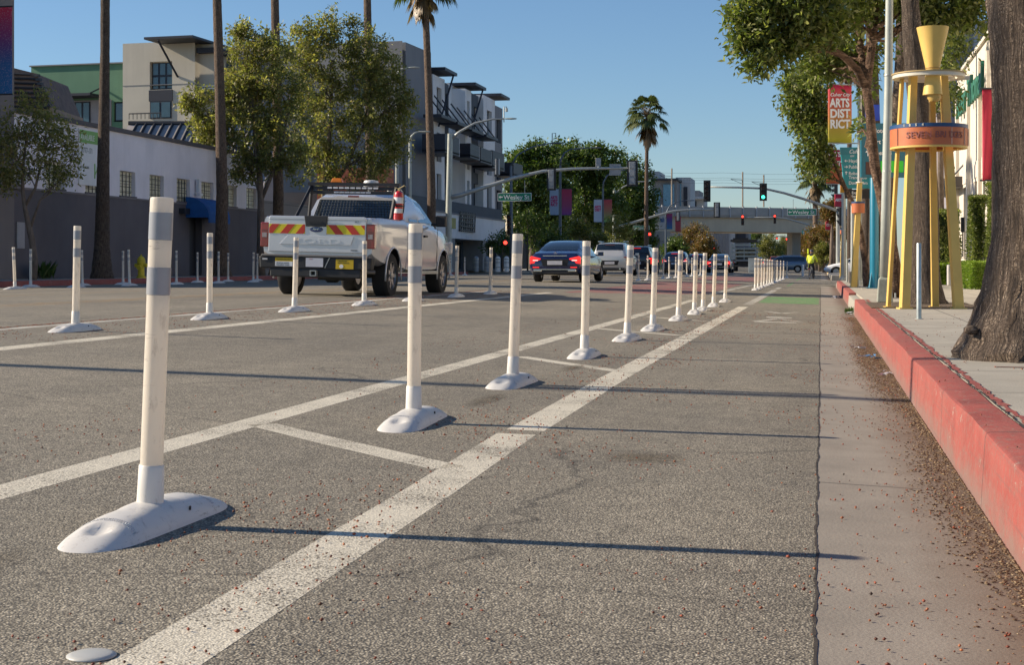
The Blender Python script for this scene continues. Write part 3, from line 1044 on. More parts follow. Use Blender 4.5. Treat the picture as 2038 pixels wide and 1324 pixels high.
# --- left slender tree by the grey wall
bs = WX(65, 555, -22.3); bs.z = ZL
d = dX(65, -22.3)
tk = [bs] + [W(x, y, d) for x, y in ((69, 520), (64, 480), (58, 452), (50, 415), (45, 380), (46, 330), (52, 280))]
lm = [([W(x, y, d) for x, y in ((60, 455), (72, 420), (80, 398), (95, 388), (112, 350))], [.05, .035, .03, .024, .012]), ([W(x, y, d) for x, y in ((50, 410), (70, 375), (78, 340), (90, 300))], [.05, .04, .03, .015])]
bl = [B(15, 270, 34, d, 26), B(60, 225, 34, d, 28), B(95, 245, 34, d, 28), B(120, 270, 26, d, 20), B(50, 285, 38, d, 34), B(100, 310, 34, d, 26), B(135, 350, 20, d, 14), B(110, 355, 20, d, 12), B(15, 330, 38, d, 34), B(50, 340, 26, d, 16), B(8, 372, 16, d, 10), B(-30, 300, 50, d, 40), B(150, 310, 14, d, 7), B(80, 195, 16, d, 8), B(145, 285, 14, d, 6)]
tree('street_tree', 'thin forked tree with sparse crown in front of the grey wall at far left', 'tree', bs, tk, [.12, .10, .09, .085, .065, .055, .045, .03], lm, bl, 22, .38, .13, M_l_left, M_tb2, 'leafy trees on the left pavement', 4, shell=.3)
# --- the pair of big crowns behind the pickup
bs = WX(519, 550, -22.4); bs.z = ZL
d = dX(519, -22.4)
tk = [bs] + [W(x, y, d) for x, y in ((519, 480), (519, 400), (517, 350), (510, 300), (505, 240))]
lm = [([W(x, y, d) for x, y in ((519, 392), (505, 350), (495, 325), (480, 300), (440, 280))], [.07, .05, .045, .035, .02]), ([W(x, y, d) for x, y in ((519, 400), (540, 350), (560, 290), (575, 220))], [.09, .08, .06, .04])]
bl = [B(385, 195, 26, d, 22), B(420, 235, 42, d, 44), B(415, 275, 34, d, 28), B(480, 60, 18, d, 14), B(492, 100, 44, d, 52), B(478, 160, 34, d, 34), B(490, 190, 52, d, 60), B(500, 260, 56, d, 66), B(480, 345, 26, d, 18), B(545, 110, 50, d, 60), B(560, 180, 56, d, 62), B(565, 260, 58, d, 66), B(540, 320, 36, d, 26), B(590, 330, 34, d, 24), B(440, 190, 26, d, 18), B(510, 320, 36, d, 24), B(450, 270, 30, d, 20), B(375, 205, 14, d, 8)]
tree('street_tree', 'big olive green tree left of the white pickup with a low side bough', 'tree', bs, tk, [.2, .16, .14, .12, .10, .07], lm, [(c, r, int(k * .98)) for c, r, k in bl], 42, .42, .17, M_l_left, M_tb2, 'leafy trees on the left pavement', 5, shell=.25)
bs = WX(640, 548, -22.4); bs.z = ZL
d = dX(660, -22.4)
tk = [bs] + [W(x, y, d) for x, y in ((640, 480), (645, 400), (650, 350), (655, 280), (660, 200))]
lm = [([W(x, y, d) for x, y in ((645, 400), (690, 330), (720, 260), (740, 180))], [.1, .08, .06, .03])]
bl = [B(605, 60, 22, d, 18), B(600, 110, 50, d, 56), B(655, 60, 34, d, 36), B(655, 130, 60, d, 74), B(720, 100, 46, d, 56), B(720, 170, 62, d, 76), B(775, 170, 42, d, 50), B(790, 230, 34, d, 38), B(740, 260, 60, d, 70), B(660, 230, 62, d, 72), B(620, 290, 48, d, 46), B(680, 330, 44, d, 44), B(740, 330, 40, d, 38), B(785, 290, 30, d, 28), B(610, 190, 50, d, 50), B(800, 200, 24, d, 14), B(700, 50, 18, d, 10), B(765, 125, 30, d, 24), B(818, 195, 10, d, 4), B(640, 355, 26, d, 16), B(720, 375, 20, d, 8)]
tree('street_tree', 'broad olive green tree rising straight behind the pickup roof', 'tree', bs, tk, [.2, .17, .15, .13, .1, .06], lm, [(c, r, int(k * .98)) for c, r, k in bl], 42, .45, .18, M_l_left, M_tb2, 'leafy trees on the left pavement', 6, shell=.25)
# --- dense dark ficus row across the side street
for i, (cx, bl_, lab) in enumerate((
        (1060, [(1040, 350, 48, 60), (1075, 330, 44, 56), (1030, 410, 34, 40), (1090, 380, 50, 50), (1060, 440, 42, 34), (1105, 440, 36, 30), (1025, 330, 22, 22)], 'dense dark evergreen tree nearest the apartment block end'),
        (1165, [(1150, 340, 52, 70), (1120, 320, 34, 44), (1195, 330, 44, 56), (1165, 400, 52, 50), (1200, 420, 44, 36), (1140, 440, 40, 30)], 'dense dark evergreen tree behind the pair of pink and white banners'),
        (1255, [(1235, 350, 44, 56), (1270, 385, 36, 46), (1225, 410, 44, 44), (1280, 430, 26, 30), (1255, 460, 44, 34), (1215, 465, 38, 24), (1285, 475, 22, 18)], 'dense dark evergreen tree nearest the concrete overpass'))):
    d = (148, 158, 172)[i]
    bs = W(cx, 540, d); bs.z = ZL
    bl = [B(x, y, r, d, k, depth=1.3) for x, y, r, k in bl_]
    tree('evergreen_tree', lab, 'tree', bs, [bs, W(cx, 490, d), W(cx + 3, 430, d), W(cx, 380, d)], [.4, .34, .28, .15], [], bl, 100, 1.05, .34, M_l_fic, M_tb2, 'dense evergreens along the left side beyond the crossing', 20 + i, shell=.55, wid=.55)
# light green saplings in front of them
for i, (x, y, r, d, lab, ml) in enumerate(((1155, 455, 22, 112, 'yellow green sapling between the dark sedan roof and the pink banner', M_l_yel), (1232, 452, 26, 120, 'yellow green bushy sapling behind the white car', M_l_yel), (1050, 440, 36, 106, 'mid green small tree left of the dark blue sedan', M_l_fic), (1000, 480, 30, 103, 'dark young tree beside the black signal at the corner', M_l_fic), (1195, 478, 16, 112, 'small bright shrub above the white car roof', M_l_yel), (1100, 475, 26, 110, 'low dark shrub behind the dark blue sedan', M_l_fic))):
    bs = W(x, 540, d); bs.z = ZL
    tree('sapling', lab, 'tree', bs, [bs, W(x, 510, d), W(x, y + r * .3, d)], [.07, .06, .03], [], [B(x, y, r, d, 40), B(x + r * .5, y + r * .5, r * .7, d, 18), B(x - r * .6, y + r * .4, r * .6, d, 14)], 26, .5, .2, ml, M_tb2, 'small trees at the far left corner', 30 + i, shell=.2)
# autumn trees beyond and under the overpass
aut = ((1380, 480, 36, 200, 'brown leafed tree under the left end of the overpass', M_l_aut), (1400, 500, 26, 188, 'low brown shrub under the overpass behind the cars', M_l_aut), (1345, 500, 20, 180, 'dark shrub beside the overpass wall', M_l_fic),
       (1530, 492, 26, 280, 'golden tree beyond the overpass behind the red car', M_l_yel), (1505, 470, 24, 320, 'dark green palm-like tree beyond the overpass above the flatbed truck', M_l_fic), (1550, 505, 18, 300, 'small golden tree right of the red car', M_l_yel),
       (1598, 490, 22, 230, 'rust coloured tree behind the cyclist', M_l_aut), (1632, 480, 26, 160, 'tall rust coloured tree right of the cyclist', M_l_aut), (1660, 455, 22, 120, 'yellow and orange tree beside the far signal pole', M_l_aut), (1640, 505, 20, 140, 'green small tree behind the white car nose', M_l_yel), (1655, 420, 16, 118, 'thin rusty tree by the far red banner', M_l_aut), (1480, 480, 20, 340, 'dark tree far beyond the overpass', M_l_fic), (1575, 498, 14, 420, 'dim tree at the far end of the street', M_l_aut), (1560, 485, 12, 480, 'pale tree at the very end of the street', M_l_yel))
for i, (x, y, r, d, lab, ml) in enumerate(aut):
    bs = W(x, 535, d); bs.z = .1
    tree('autumn_tree' if ml is M_l_aut else 'far_tree', lab, 'tree', bs, [bs, W(x, 512, d), W(x + 1, y, d)], [.2, .16, .08], [], [B(x, y, r, d, 40), B(x + r * .6, y + r * .5, r * .7, d, 20), B(x - r * .6, y + r * .4, r * .7, d, 20), B(x, y - r * .6, r * .6, d, 16)], 60, .9 if d > 150 else .5, .2 if d < 150 else .32, ml, M_tb2, 'far trees along the street', 50 + i, shell=.15)

# ================================================================== PALMS
def fan(verts, org, dirv, L, droop, nl=13, spread=2.5, r=None):
    """a fan leaf: narrow folded leaflets round the end of a drooping stalk"""
    o = Vector(org)
    d = Vector(dirv).normalized()
    side = d.cross(Vector((0, 0, 1)))
    if side.length < .05: side = Vector((1, 0, 0))
    side.normalize()
    nrm = side.cross(d)
    for k in range(nl):
        a = (k / (nl - 1) - .5) * spread
        l = L * (1 - .25 * abs(a) / (spread / 2)) * random.uniform(.85, 1.1)
        e = d * math.cos(a) + side * math.sin(a)
        m = o + e * l * .6 + Vector((0, 0, -droop * l * .12))
        t = o + e * l * .92 + Vector((0, 0, -droop * l * .5))
        wv = (e.cross(nrm)).normalized() * l * .085
        verts += [o, m + wv, t, m - wv]

def palm_crown(root, top, s=1.0, nlive=44, ndead=30, seed=0):
    random.seed(seed)
    live, dead, st = [], [], MB()
    for i in range(nlive):
        el = random.uniform(-.35, 1.35)
        az = random.uniform(0, 6.28)
        d = Vector((math.cos(az) * math.cos(el), math.sin(az) * math.cos(el), math.sin(el)))
        L = s * random.uniform(.8, 1.15)
        mid = Vector(top) + d * L * .6 + Vector((0, 0, .06 * s))
        e = Vector(top) + d * L + Vector((0, 0, -.10 * L))
        st.tube([Vector(top), mid, e], [.022 * s, .018 * s, .012 * s], 4)
        fan(live, e, (d + Vector((0, 0, -.45))), s * random.uniform(.75, 1.0), 1.0)
    for i in range(ndead):
        az = random.uniform(0, 6.28)
        dn = random.uniform(-1.5, -.75)
        d = Vector((math.cos(az) * math.cos(dn), math.sin(az) * math.cos(dn), math.sin(dn)))
        o = Vector(top) + Vector((0, 0, -random.uniform(0, .7) * s)) + d * s * random.uniform(.3, .7)
        st.tube([Vector(top) + Vector((0, 0, -.2 * s)), o], [.015 * s, .01 * s], 4)
        fan(dead, o, d, s * random.uniform(.6, .85), .9, 9, 1.2)
    st.build('stalks', M_dead, root)
    npmesh('crown', np.array([tuple(v) for v in live]), 4, M_frond, root)
    npmesh('dead_skirt', np.array([tuple(v) for v in dead]), 4, M_dead, root)

def palm(label, base, pts, rads, s=1.1, m=None, crown=True, group=None, seed=0, n=16, crown_src=None):
    root = thing('palm_tree', label, 'palm tree', base, group=group)
    mb = MB()
    # resample densely and roughen so the outline is never a clean cone
    P, Q = [], []
    for i in range(len(pts) - 1):
        a, b = Vector(pts[i]), Vector(pts[i + 1])
        k = max(2, int((b - a).length / .12)) if rads[0] > .3 else max(2, int((b - a).length / .5))
        for j in range(k):
            t = j / k
            P.append(a.lerp(b, t)); Q.append((rads[i] * (1 - t) + rads[i + 1] * t) * random.uniform(.975, 1.025))
    P.append(Vector(pts[-1])); Q.append(rads[-1])
    mb.tube(P, Q, n)
    mb.build('trunk', m or M_pb, root, off=base, smooth=True)
    if crown:
        if crown_src:
            for ch in crown_src.children:
                if ch.name.split('.')[0] != 'trunk':
                    c = ch.copy(); COL.objects.link(c); c.parent = root
                    c.location = Vector(pts[-1]) - Vector(base); c.scale = (s,) * 3; c.rotation_euler = (0, 0, seed * 1.7)
        else:
            palm_crown(root, (0, 0, 0), s, seed=seed)
            for ch in root.children:
                if ch.name.split('.')[0] != 'trunk':
                    ch.location = Vector(pts[-1]) - Vector(base)
    return root
GP = 'tall palms along the left pavement'
# tallest fully visible far palm first (its crown is the one copied)
d = 150
bs = W(1287, 520, d); bs.z = .2
src = palm('lone fan palm rising over the dark evergreens against open sky', bs, [bs, W(1286, 420, d), W(1287, 330, d), W(1288, 232, d)], [.27, .21, .18, .17], 1.0, M_pb2, seed=3, n=10)
for ch in src.children:
    if ch.name.split('.')[0] != 'trunk': ch.scale = (1.42, 1.42, 1.55)
for i, (xb, xt, lab, lean) in enumerate(((203, 210, 'tallest near palm on the left pavement left of the yellow hydrant', 0), (441, 432, 'second palm, in front of the blue awning building end', 0), (553, 547, 'third palm, its trunk passing behind the big olive tree', 0), (737, 731, 'fourth palm, its trunk emerging from the top of the broad tree', 0), (858, 846, 'fifth palm with hanging dead fronds at the top edge, left of the signal pole', 0))):
    X = -22.5
    dd = dX(xb, X)
    bs = WX(xb, 540, X); bs.z = ZL
    top = 17.2 if i < 4 else HC + (HZ + 34) / F * dd
    sc_ = dd / F
    def pt(x, z):
        q = W(x, 500, dd); q.z = z
        return q
    z0 = lambda y: HC + (HZ - y) * sc_
    if i == 0:
        pts = [bs, pt(203, .6), pt(203, 1.4), pt(205, 3.2), pt(206, z0(300)), pt(209, z0(100)), pt(211, top)]
        rr = [.40, .33, .25, .21, .19, .15, .14]
    else:
        pts = [bs, pt(xb, .7), pt(xb, 1.8), pt(xb + (1 if i != 4 else 1), z0(380)), pt(xb * .6 + xt * .4, z0(180)), pt(xt, z0(0)), pt(xt - 1, max(top, z0(0) + .4))]
        rr = [.42, .32, .25, .22, .19, .17, .16]
        if i >= 3: rr = [x * 1.12 for x in rr]
    p_ = palm(lab, bs, pts, rr, 1.25 if i == 4 else 1.1, M_pb2 if i > 0 else M_pb, group=GP, seed=i + 1, n=14, crown_src=src)
# big palm in the right foreground with a swollen base
d = 9.75
bs = W(2056, 712, d); bs.z = ZS
pts = [bs, W(2053, 690, d), W(2052, 660, d), W(2054, 610, d), W(2058, 560, d), W(2062, 480, d), W(2064, 380, d), W(2062, 250, d), W(2058, 100, d), W(2054, 0, d), W(2050, -300, d), W(2048, -1600, d)]
rr = [.49, .46, .395, .335, .30, .275, .265, .262, .265, .275, .27, .2]
big = palm('massive rough palm trunk with swollen foot at the right edge', bs, pts, rr, 1.15, M_pb, seed=8, n=64, crown_src=src)
tr_ = [c for c in big.children if c.name.startswith('trunk')][0]
me = tr_.data
for v in me.vertices:                         # fibrous ribs, ring scars and knobs on the foot
    a = math.atan2(v.co.y, v.co.x)
    r = math.hypot(v.co.x, v.co.y) or 1
    z = v.co.z
    k = .006 * math.sin(a * 23 + z * 1.5) + .007 * math.sin(z * 55 + math.sin(a * 3) * 2) + random.gauss(0, .004)
    if z < .7: k += .02 * (1 - z / .7) * math.sin(a * 9 + z * 7) + .018 * (1 - z / .7) * random.gauss(0, 1)
    v.co.x *= 1 + k / r; v.co.y *= 1 + k / r
kn = MB().lathe([(.01, -.03), (.035, -.015), (.035, .012), (.012, .03)], 9, W(1932, 657, 9.62) - bs, sx=1.3).build('knob', M_pb, big, smooth=True)
# palm inside the yellow tower
d = 23.2
bs = W(1838, 607, d); bs.z = ZS
palm('palm trunk standing inside the legs of the yellow hourglass tower', bs, [bs, W(1838, 596, d), W(1838, 570, d), W(1838, 530, d), W(1841, 460, d), W(1842, 380, d), W(1836, 290, d), W(1828, 200, d), W(1817, 90, d), W(1811, 0, d), W(1805, -200, d), W(1798, -900, d)], [.38, .33, .27, .235, .21, .19, .175, .16, .15, .13, .13, .12], 1.1, M_pb, seed=9, n=28, crown_src=src)
for i, (xb, xt, Xw, r, lab) in enumerate(((1744, 1735, 1.75, .28, 'palm trunk just behind the blue sign post'), (1772, 1793, 1.6, .2, 'palm trunk between the pale lamp pole and the yellow tower'), (1724, 1712, 1.9, .24, 'palm trunk left of the blue sign post'), (1691, 1690, 2.0, .22, 'thin far palm trunk between the grey poles near the far kerb'))):
    Xw = (1.9, 1.95, 2.0, 2.1)[i]
    dd = dX(xb, Xw)
    bs = WX(xb, 560, Xw); bs.z = ZS
    sc_ = dd / F
    P2 = lambda x, y: W(x, y, dd)
    palm(lab, bs, [bs, P2(xb, HZ + (HC - ZS - .35) / sc_), P2(xb, HZ + (HC - ZS - 1.0) / sc_), P2(xb, 420), P2((xb + xt) / 2, 260), P2(xt, 100), P2(xt, HZ - 15.5 / sc_)], [r * 1.45, r * 1.2, r, r * .85, r * .8, r * .75, r * .65], 1.1, M_pb, seed=20 + i, n=14, crown_src=src, group='palms along the right pavement')
d = 190
bs = W(1623, 530, d); bs.z = .1
palm('far fan palm with a full dead skirt left of the red banners', bs, [bs, W(1623, 440, d), W(1622, 360, d)], [.4, .33, .3], 1.5, M_pb2, seed=31, n=8, crown_src=src)
# ================================================================== BUILDINGS
UY, UZ, UX = Vector((0, 1, 0)), Vector((0, 0, 1)), Vector((1, 0, 0))
M_glass = mat('window glass', (.055, .10, .125), .06, 0, var=.3, vs=.8, coat=.5)
M_glassd = mat('dark glass', (.02, .03, .04), .05, 0, var=.3, vs=.8, coat=.5)
M_wup = mat('lilac white render', (.80, .76, .78), .85, var=.07, vs=.8, bmp=.15, bs=30)
M_wlo = mat('brown grey render', (.13, .118, .125), .9, var=.14, vs=.6, bmp=.2, bs=30)
M_gb = None
def glass_block():
    m, t, b = nodes('glass block')
    v = coord(t)
    s = t.nodes.new('ShaderNodeSeparateXYZ')
    t.links.new(v, s.inputs[0])
    c = mixc(t, noise(t, v, 5, 2), (.42, .40, .28), (.75, .71, .50))
    for ax in (1, 2):
        md = N(t, 'ShaderNodeMath', operation='PINGPONG')
        t.links.new(s.outputs[ax], md.inputs[0])
        md.inputs[1].default_value = .10
        c = mixc(t, ramp(t, md.outputs[0], [(.010, 1), (.016, 0)]), c, (.10, .095, .08))
    t.links.new(c, b.inputs['Base Color'])
    b.inputs['Roughness'].default_value = .25
    return m
M_gb = glass_block()
M_dark = mat('dark metal', (.035, .038, .045), .5, .3)
M_black = mat('black', (.012, .012, .014), .5)
M_white = mat('white paint', (.78, .77, .74), .5, var=.05)

# ---- low two tone building along the left pavement
XW = -24.0
def YW(px, X=XW): return WX(px, 500, X).y
y0, y1 = YW(-260), YW(520)
root = thing('low_building', 'long low building with lilac white upper wall and brown grey base on the left', 'building', (XW, y0, ZL))
zb, zt = 3.15, 5.42
wins = [(YW(c), i) for i, c in enumerate((-60, 20, 110, 187, 254, 312, 365, 413, 460, 501))]
dy0, dy1 = YW(377), YW(402)
MB().wall((XW, y0, ZL), UY, y1 - y0, zb - ZL, [(dy0 - y0, dy1 - y0, .02, 2.45)], .35, UX).add([(XW, y1, ZL), (XW - 14, y1, ZL), (XW - 14, y1, zb), (XW, y1, zb)], [(0, 1, 2, 3)]).build('lower_wall', M_wlo, root, off=root.location)
hl = [(y - .62 - y0, y + .62 - y0, .06, .95) for y, i in wins]
u = MB().wall((XW + .0, y0, zb), UY, y1 - y0, zt - zb, hl, .22, UX)
u.add([(XW, y1, zb), (XW - 14, y1, zb), (XW - 14, y1, zt), (XW, y1, zt)], [(0, 1, 2, 3)])
u.build('upper_wall', M_wup, root, off=root.location)
MB().box((XW, y0, zb - .03), (XW + .035, y1 + .03, zb + .03)).build('band_course', mat('grey band', (.22, .20, .20), .8), root, off=root.location)
MB().box((XW - 14, y0, zt), (XW + .10, y1 + .1, zt + .14)).build('eave', mat('dark eave', (.10, .09, .09), .7), root, off=root.location)
for y, i in wins:
    wf = MB().box((XW - .2, y - .60, zb + .08), (XW - .14, y + .60, zb + .93)).build('window', M_gb, root, off=root.location)
    f = MB()
    for k in range(4 if i < 7 else 1):
        yy = y - .4 + k * .27 if i < 7 else y
        f.box((XW - .14, yy - .009, zb + .08), (XW - .12, yy + .009, zb + .93))
    for k in range(3):
        f.box((XW - .12, y - .6, zb + .25 + k * .25), (XW - .105, y + .6, zb + .263 + k * .25))
    f.build('bars', M_dark, wf, off=root.location)
    MB().box((XW - .02, y - .66, zb + .035), (XW + .05, y + .66, zb + .075)).build('sill', M_wlo, wf, off=root.location)
dr = MB().box((XW - .33, dy0, ZL), (XW - .28, dy1, ZL + 2.45)).build('door', mat('near black door', (.02, .02, .025), .5), root, off=root.location)
MB().box((XW - .28, dy0 + .5, ZL + .9), (XW - .22, dy0 + .56, ZL + 1.4)).build('handle', M_dark, dr, off=root.location)
# domed blue awning
aw = MB()
ay0, ay1, az, ar = dy0 - .35, dy1 + .55, 2.62, .98
k = 9
vs = []
for j in range(2):
    for i in range(k + 1):
        a = math.pi / 2 * i / k
        vs.append((XW + math.sin(a) * .95, (ay0, ay1)[j], az + ar * .82 * math.cos(a)))
fs = [(i, i + 1, k + 2 + i, k + 1 + i) for i in range(k)]
vs += [(XW, ay0, az), (XW, ay1, az)]
n2 = len(vs)
fs += [tuple([n2 - 2] + list(range(k + 1))), tuple([n2 - 1] + list(range(k + 1, 2 * k + 2)))]
aw.add(vs, fs)
aw.box((XW + .93, ay0, az - .2), (XW + .955, ay1, az + .01))
aw.build('awning', mat('blue canvas', (.012, .10, .32), .8, var=.2), root, off=root.location)
MB().cbox((XW + .12, dy0 - .75, 2.85), (.24, .5, .22)).tube([(XW, dy0 - .75, 2.9), (XW + .2, dy0 - .75, 2.9)], .03).build('wall_lamp', M_dark, root, off=root.location)
MB().cbox((XW + .12, YW(389), 3.9), (.12, .16, .5)).cbox((XW + .16, YW(389), 3.55), (.16, .3, .10)).build('wall_lamp', M_white, root, off=root.location)
MB().box((XW, YW(38) - .2, 1.3), (XW + .05, YW(38) + .25, 2.1)).build('utility_panel', mat('pale grey panel', (.34, .33, .34), .6), root, off=root.location)
# letting sign fixed to the wall
sy0, sy1 = YW(155), YW(194)
sr = thing('letting_sign', 'white letting sign with green header on the upper wall left of the tall palm', 'sign', (XW, sy0, 3.9))
MB().box((XW + .002, sy0, 4.35 - .9), (XW + .05, sy1, 5.3)).build('board', mat('sign white', (.72, .73, .72), .5, var=.04), sr, off=sr.location)
MB().box((XW + .05, sy0 + .03, 4.85), (XW + .058, sy1 - .03, 5.27)).build('green_header', mat('leaf green', (.20, .42, .10), .5), sr, off=sr.location)
n_, U_ = UX, UY
text('AVAILABLE', .2, (XW + .06, sy0 + .08, 4.95), U_, n_, M_white, sr, depth=.003, off=sr.location, sx=.72)
mgt = mat('grey ink', (.12, .16, .13), .6)
text('0-777-171', .19, (XW + .052, sy0 + .12, 4.52), U_, n_, mgt, sr, depth=.003, off=sr.location, sx=.75)
text('RETAIL BUILDING', .09, (XW + .052, sy0 + .10, 4.0), U_, n_, mgt, sr, depth=.003, off=sr.location, sx=.6)
MB().box((XW + .05, sy1 - .34, 3.7), (XW + .056, sy1 - .26, 4.2)).box((XW + .05, sy1 - .16, 3.6), (XW + .056, sy1 - .08, 4.1)).obox((XW + .05, sy1 - .30, 3.75), (.006, 0, 0), (0, .2, .28), (0, 0, .09)).build('green_mark', MATS['leaf green'], sr, off=sr.location)

# ---- ribbed grey roof rising behind it
d = 76
a0, a1 = W(196, 330, d), W(520, 330, d)
z1 = W(0, 246, d + 6).z
rr = thing('ribbed_roof_building', 'grey metal roofed shed with dark standing ribs behind the low building', 'building', (a0.x, a0.y, 0))
u_ = (a1 - a0); u_.z = 0; Lr = u_.length; u_.normalize()
back = Vector((-u_.y, u_.x, 0)) * 6
mb = MB()
p0 = Vector((a0.x, a0.y, 4.2)); p1 = Vector((a1.x, a1.y, 4.2))
q0, q1 = p0 + back, p1 + back
q0.z = q1.z = z1
mb.add([p0, p1, q1, q0, (p0.x, p0.y, 0), (p1.x, p1.y, 0), (q1.x, q1.y, 0), (q0.x, q0.y, 0)], [(0, 1, 2, 3), (4, 5, 1, 0), (5, 6, 2, 1), (6, 7, 3, 2), (7, 4, 0, 3)])
mb.build('roof', mat('taupe metal roof', (.36, .33, .32), .7, 0), rr, off=rr.location)
rb = MB()
nr = 17
for i in range(nr):
    s0 = p0.lerp(p1, i / nr) ; s1 = q0.lerp(q1, (i + 1.0) / nr)
    s0 = s0 + UZ * .03; s1 = s1 + UZ * .03
    rb.tube([s0, s1], .09, 4)
rb.tube([q0, q1], .16, 6)
rb.build('rib', M_dark, rr, off=rr.location)

# ---- block wall between the low building and the apartments
yb0, yb1 = y1 + .1, YW(640)
def cmu():
    m, t, b = nodes('block wall')
    br = t.nodes.new('ShaderNodeTexBrick')
    mp = t.nodes.new('ShaderNodeMapping'); tc = t.nodes.new('ShaderNodeTexCoord')
    mp.inputs['Rotation'].default_value = (R(90), 0, R(90))
    t.links.new(tc.outputs['Object'], mp.inputs[0]); t.links.new(mp.outputs[0], br.inputs[0])
    for s_, v_ in (('Scale', 1.0), ('Brick Width', .6), ('Row Height', .25), ('Mortar Size', .012)): br.inputs[s_].default_value = v_
    br.inputs['Color1'].default_value = (.25, .23, .215, 1); br.inputs['Color2'].default_value = (.19, .175, .165, 1); br.inputs['Mortar'].default_value = (.10, .09, .085, 1)
    t.links.new(br.outputs[0], b.inputs['Base Color']); b.inputs['Roughness'].default_value = .9
    return m
o = MB().box((XW - .8, yb0, ZL - .1), (XW - .5, yb1, 3.7)).build('block_wall', cmu(), off=(XW - .8, yb0, 0))
o.location = (XW - .8, yb0, 0)
tag(o, 'taupe concrete block wall continuing after the low building behind the street trees', 'wall')

# ---- apartment block: facade facing the camera
M_beige = mat('beige render', (.56, .52, .43), .85, var=.06, vs=.4, bmp=.1, bs=20)
M_greenw = mat('sage green render', (.12, .25, .155), .85, var=.08, vs=.5)
M_greyw = mat('mid grey render', (.22, .225, .235), .85, var=.08, vs=.5)
M_whitew = mat('white render', (.78, .78, .77), .85, var=.06, vs=.5)
M_slate = mat('slate render', (.075, .09, .105), .8, var=.12, vs=.5)
M_navy = mat('navy metal', (.022, .026, .040), .5, .2)
M_rustw = mat('rust red panel', (.34, .10, .055), .7, var=.15)
M_lime = mat('lime wall', (.26, .27, .03), .8, var=.12)
ab = thing('apartment_block', 'five storey apartment block with sage green, beige and white render and dark balconies', 'building', W(700, 500, 94).xy.to_3d())
O_ = ab.location
dA = 94.0
ROT = R(4)
pc = W(790, 500, dA); pc.z = 0                          # corner of the two street faces
fu = Vector((-math.cos(ROT), math.sin(ROT), 0))   # runs left along the front face
fn = Vector((-math.sin(ROT), -math.cos(ROT), 0))  # outward normal, turned slightly to the sun
def FU(px):
    """distance along the front face for a photo column"""
    k = (px - X0) / F
    dirx, diry = k * CT - ST, k * ST + CT
    den = fu.x * diry - fu.y * dirx
    return (dirx * pc.y - diry * pc.x) / den
def FZ(px, py):
    p = pc + fu * FU(px)
    dd = -p.x * ST + p.y * CT
    return HC + (HZ - py) / F * dd
def fbox(mb, xa, xb, ya, yb, out, back=-.05, mi=None):
    """box on the front face between two columns and two rows, `out` metres proud"""
    a, b = FU(xb), FU(xa)
    xm = (xa + xb) / 2
    z0_, z1_ = FZ(xm, yb), FZ(xm, ya)
    return mb.obox(pc + fu * a + fn * back + UZ * z0_, fu * (b - a), fn * (out - back), UZ * (z1_ - z0_), mi)
def fwall(mb, xa, xb, ya, out, holes, depth, mi=0):
    """wall of the front face with recessed openings given in photo pixels"""
    a, b = FU(xb), FU(xa)
    zt_ = FZ((xa + xb) / 2, ya)
    H = []
    for x0_, x1_, y0_, y1_ in holes:
        xm = (x0_ + x1_) / 2
        H.append((b - FU(x0_), b - FU(x1_), FZ(xm, y1_), FZ(xm, y0_)))
    mb.wall(pc + fu * b + fn * out, -fu, b - a, zt_, H, depth, fn, mi)
    # body behind
    p = pc + fu * a + fn * (out - depth - .3)
    return mb.obox(p, fu * (b - a), -fn * 5, UZ * zt_, mi)
def pane(xa, xb, ya, yb, out, m=M_glass, fr=(1, 0), parent=ab, nm='window'):
    w_ = fbox(MB(), xa, xb, ya, yb, out, out - .06).build(nm, M_navy, parent, off=O_)
    a, b = FU(xb), FU(xa)
    xm = (xa + xb) / 2
    z0_, z1_ = FZ(xm, yb), FZ(xm, ya)
    g_ = MB()
    nx = fr[0] + 1; nz = fr[1] + 1
    for i in range(nx):
        for j in range(nz):
            g_.obox(pc + fu * (a + (b - a) * i / nx + .07) + fn * out + UZ * (z0_ + (z1_ - z0_) * j / nz + .07), fu * ((b - a) / nx - .14), fn * .02, UZ * ((z1_ - z0_) / nz - .14))
    g_.build('pane', m, w_, off=O_)
    return w_
# sage green wing
mb = MB()
fwall(mb, 62, 268, 128, 0, [(137, 181, 202, 250), (226, 262, 202, 242)], .3)
mb.build('green_wing', M_greenw, ab, off=O_)
fbox(MB(), 100, 222, 200, 252, .06, -.0).build('grey_panel', mat('lilac grey cladding', (.34, .32, .33), .8), ab, off=O_)
pane(137, 181, 203, 250, .12, fr=(2, 0)); pane(228, 264, 203, 240, -.1, fr=(1, 0))
fbox(MB(), 60, 268, 126.5, 129, .12, -.4).build('parapet_cap', M_greyw, ab, off=O_)
cp = fbox(MB(), 104, 205, 191, 196, 1.6, 0).build('canopy', M_navy, ab, off=O_)
for x_ in (118, 202):
    a = pc + fu * FU(x_) + UZ * FZ(x_, 174)
    for dx_ in (-7, 24):
        MB().tube([a, pc + fu * FU(x_ + dx_) + fn * 1.5 + UZ * FZ(x_, 194)], .05, 5).build('tie_rod', M_navy, cp, off=O_)
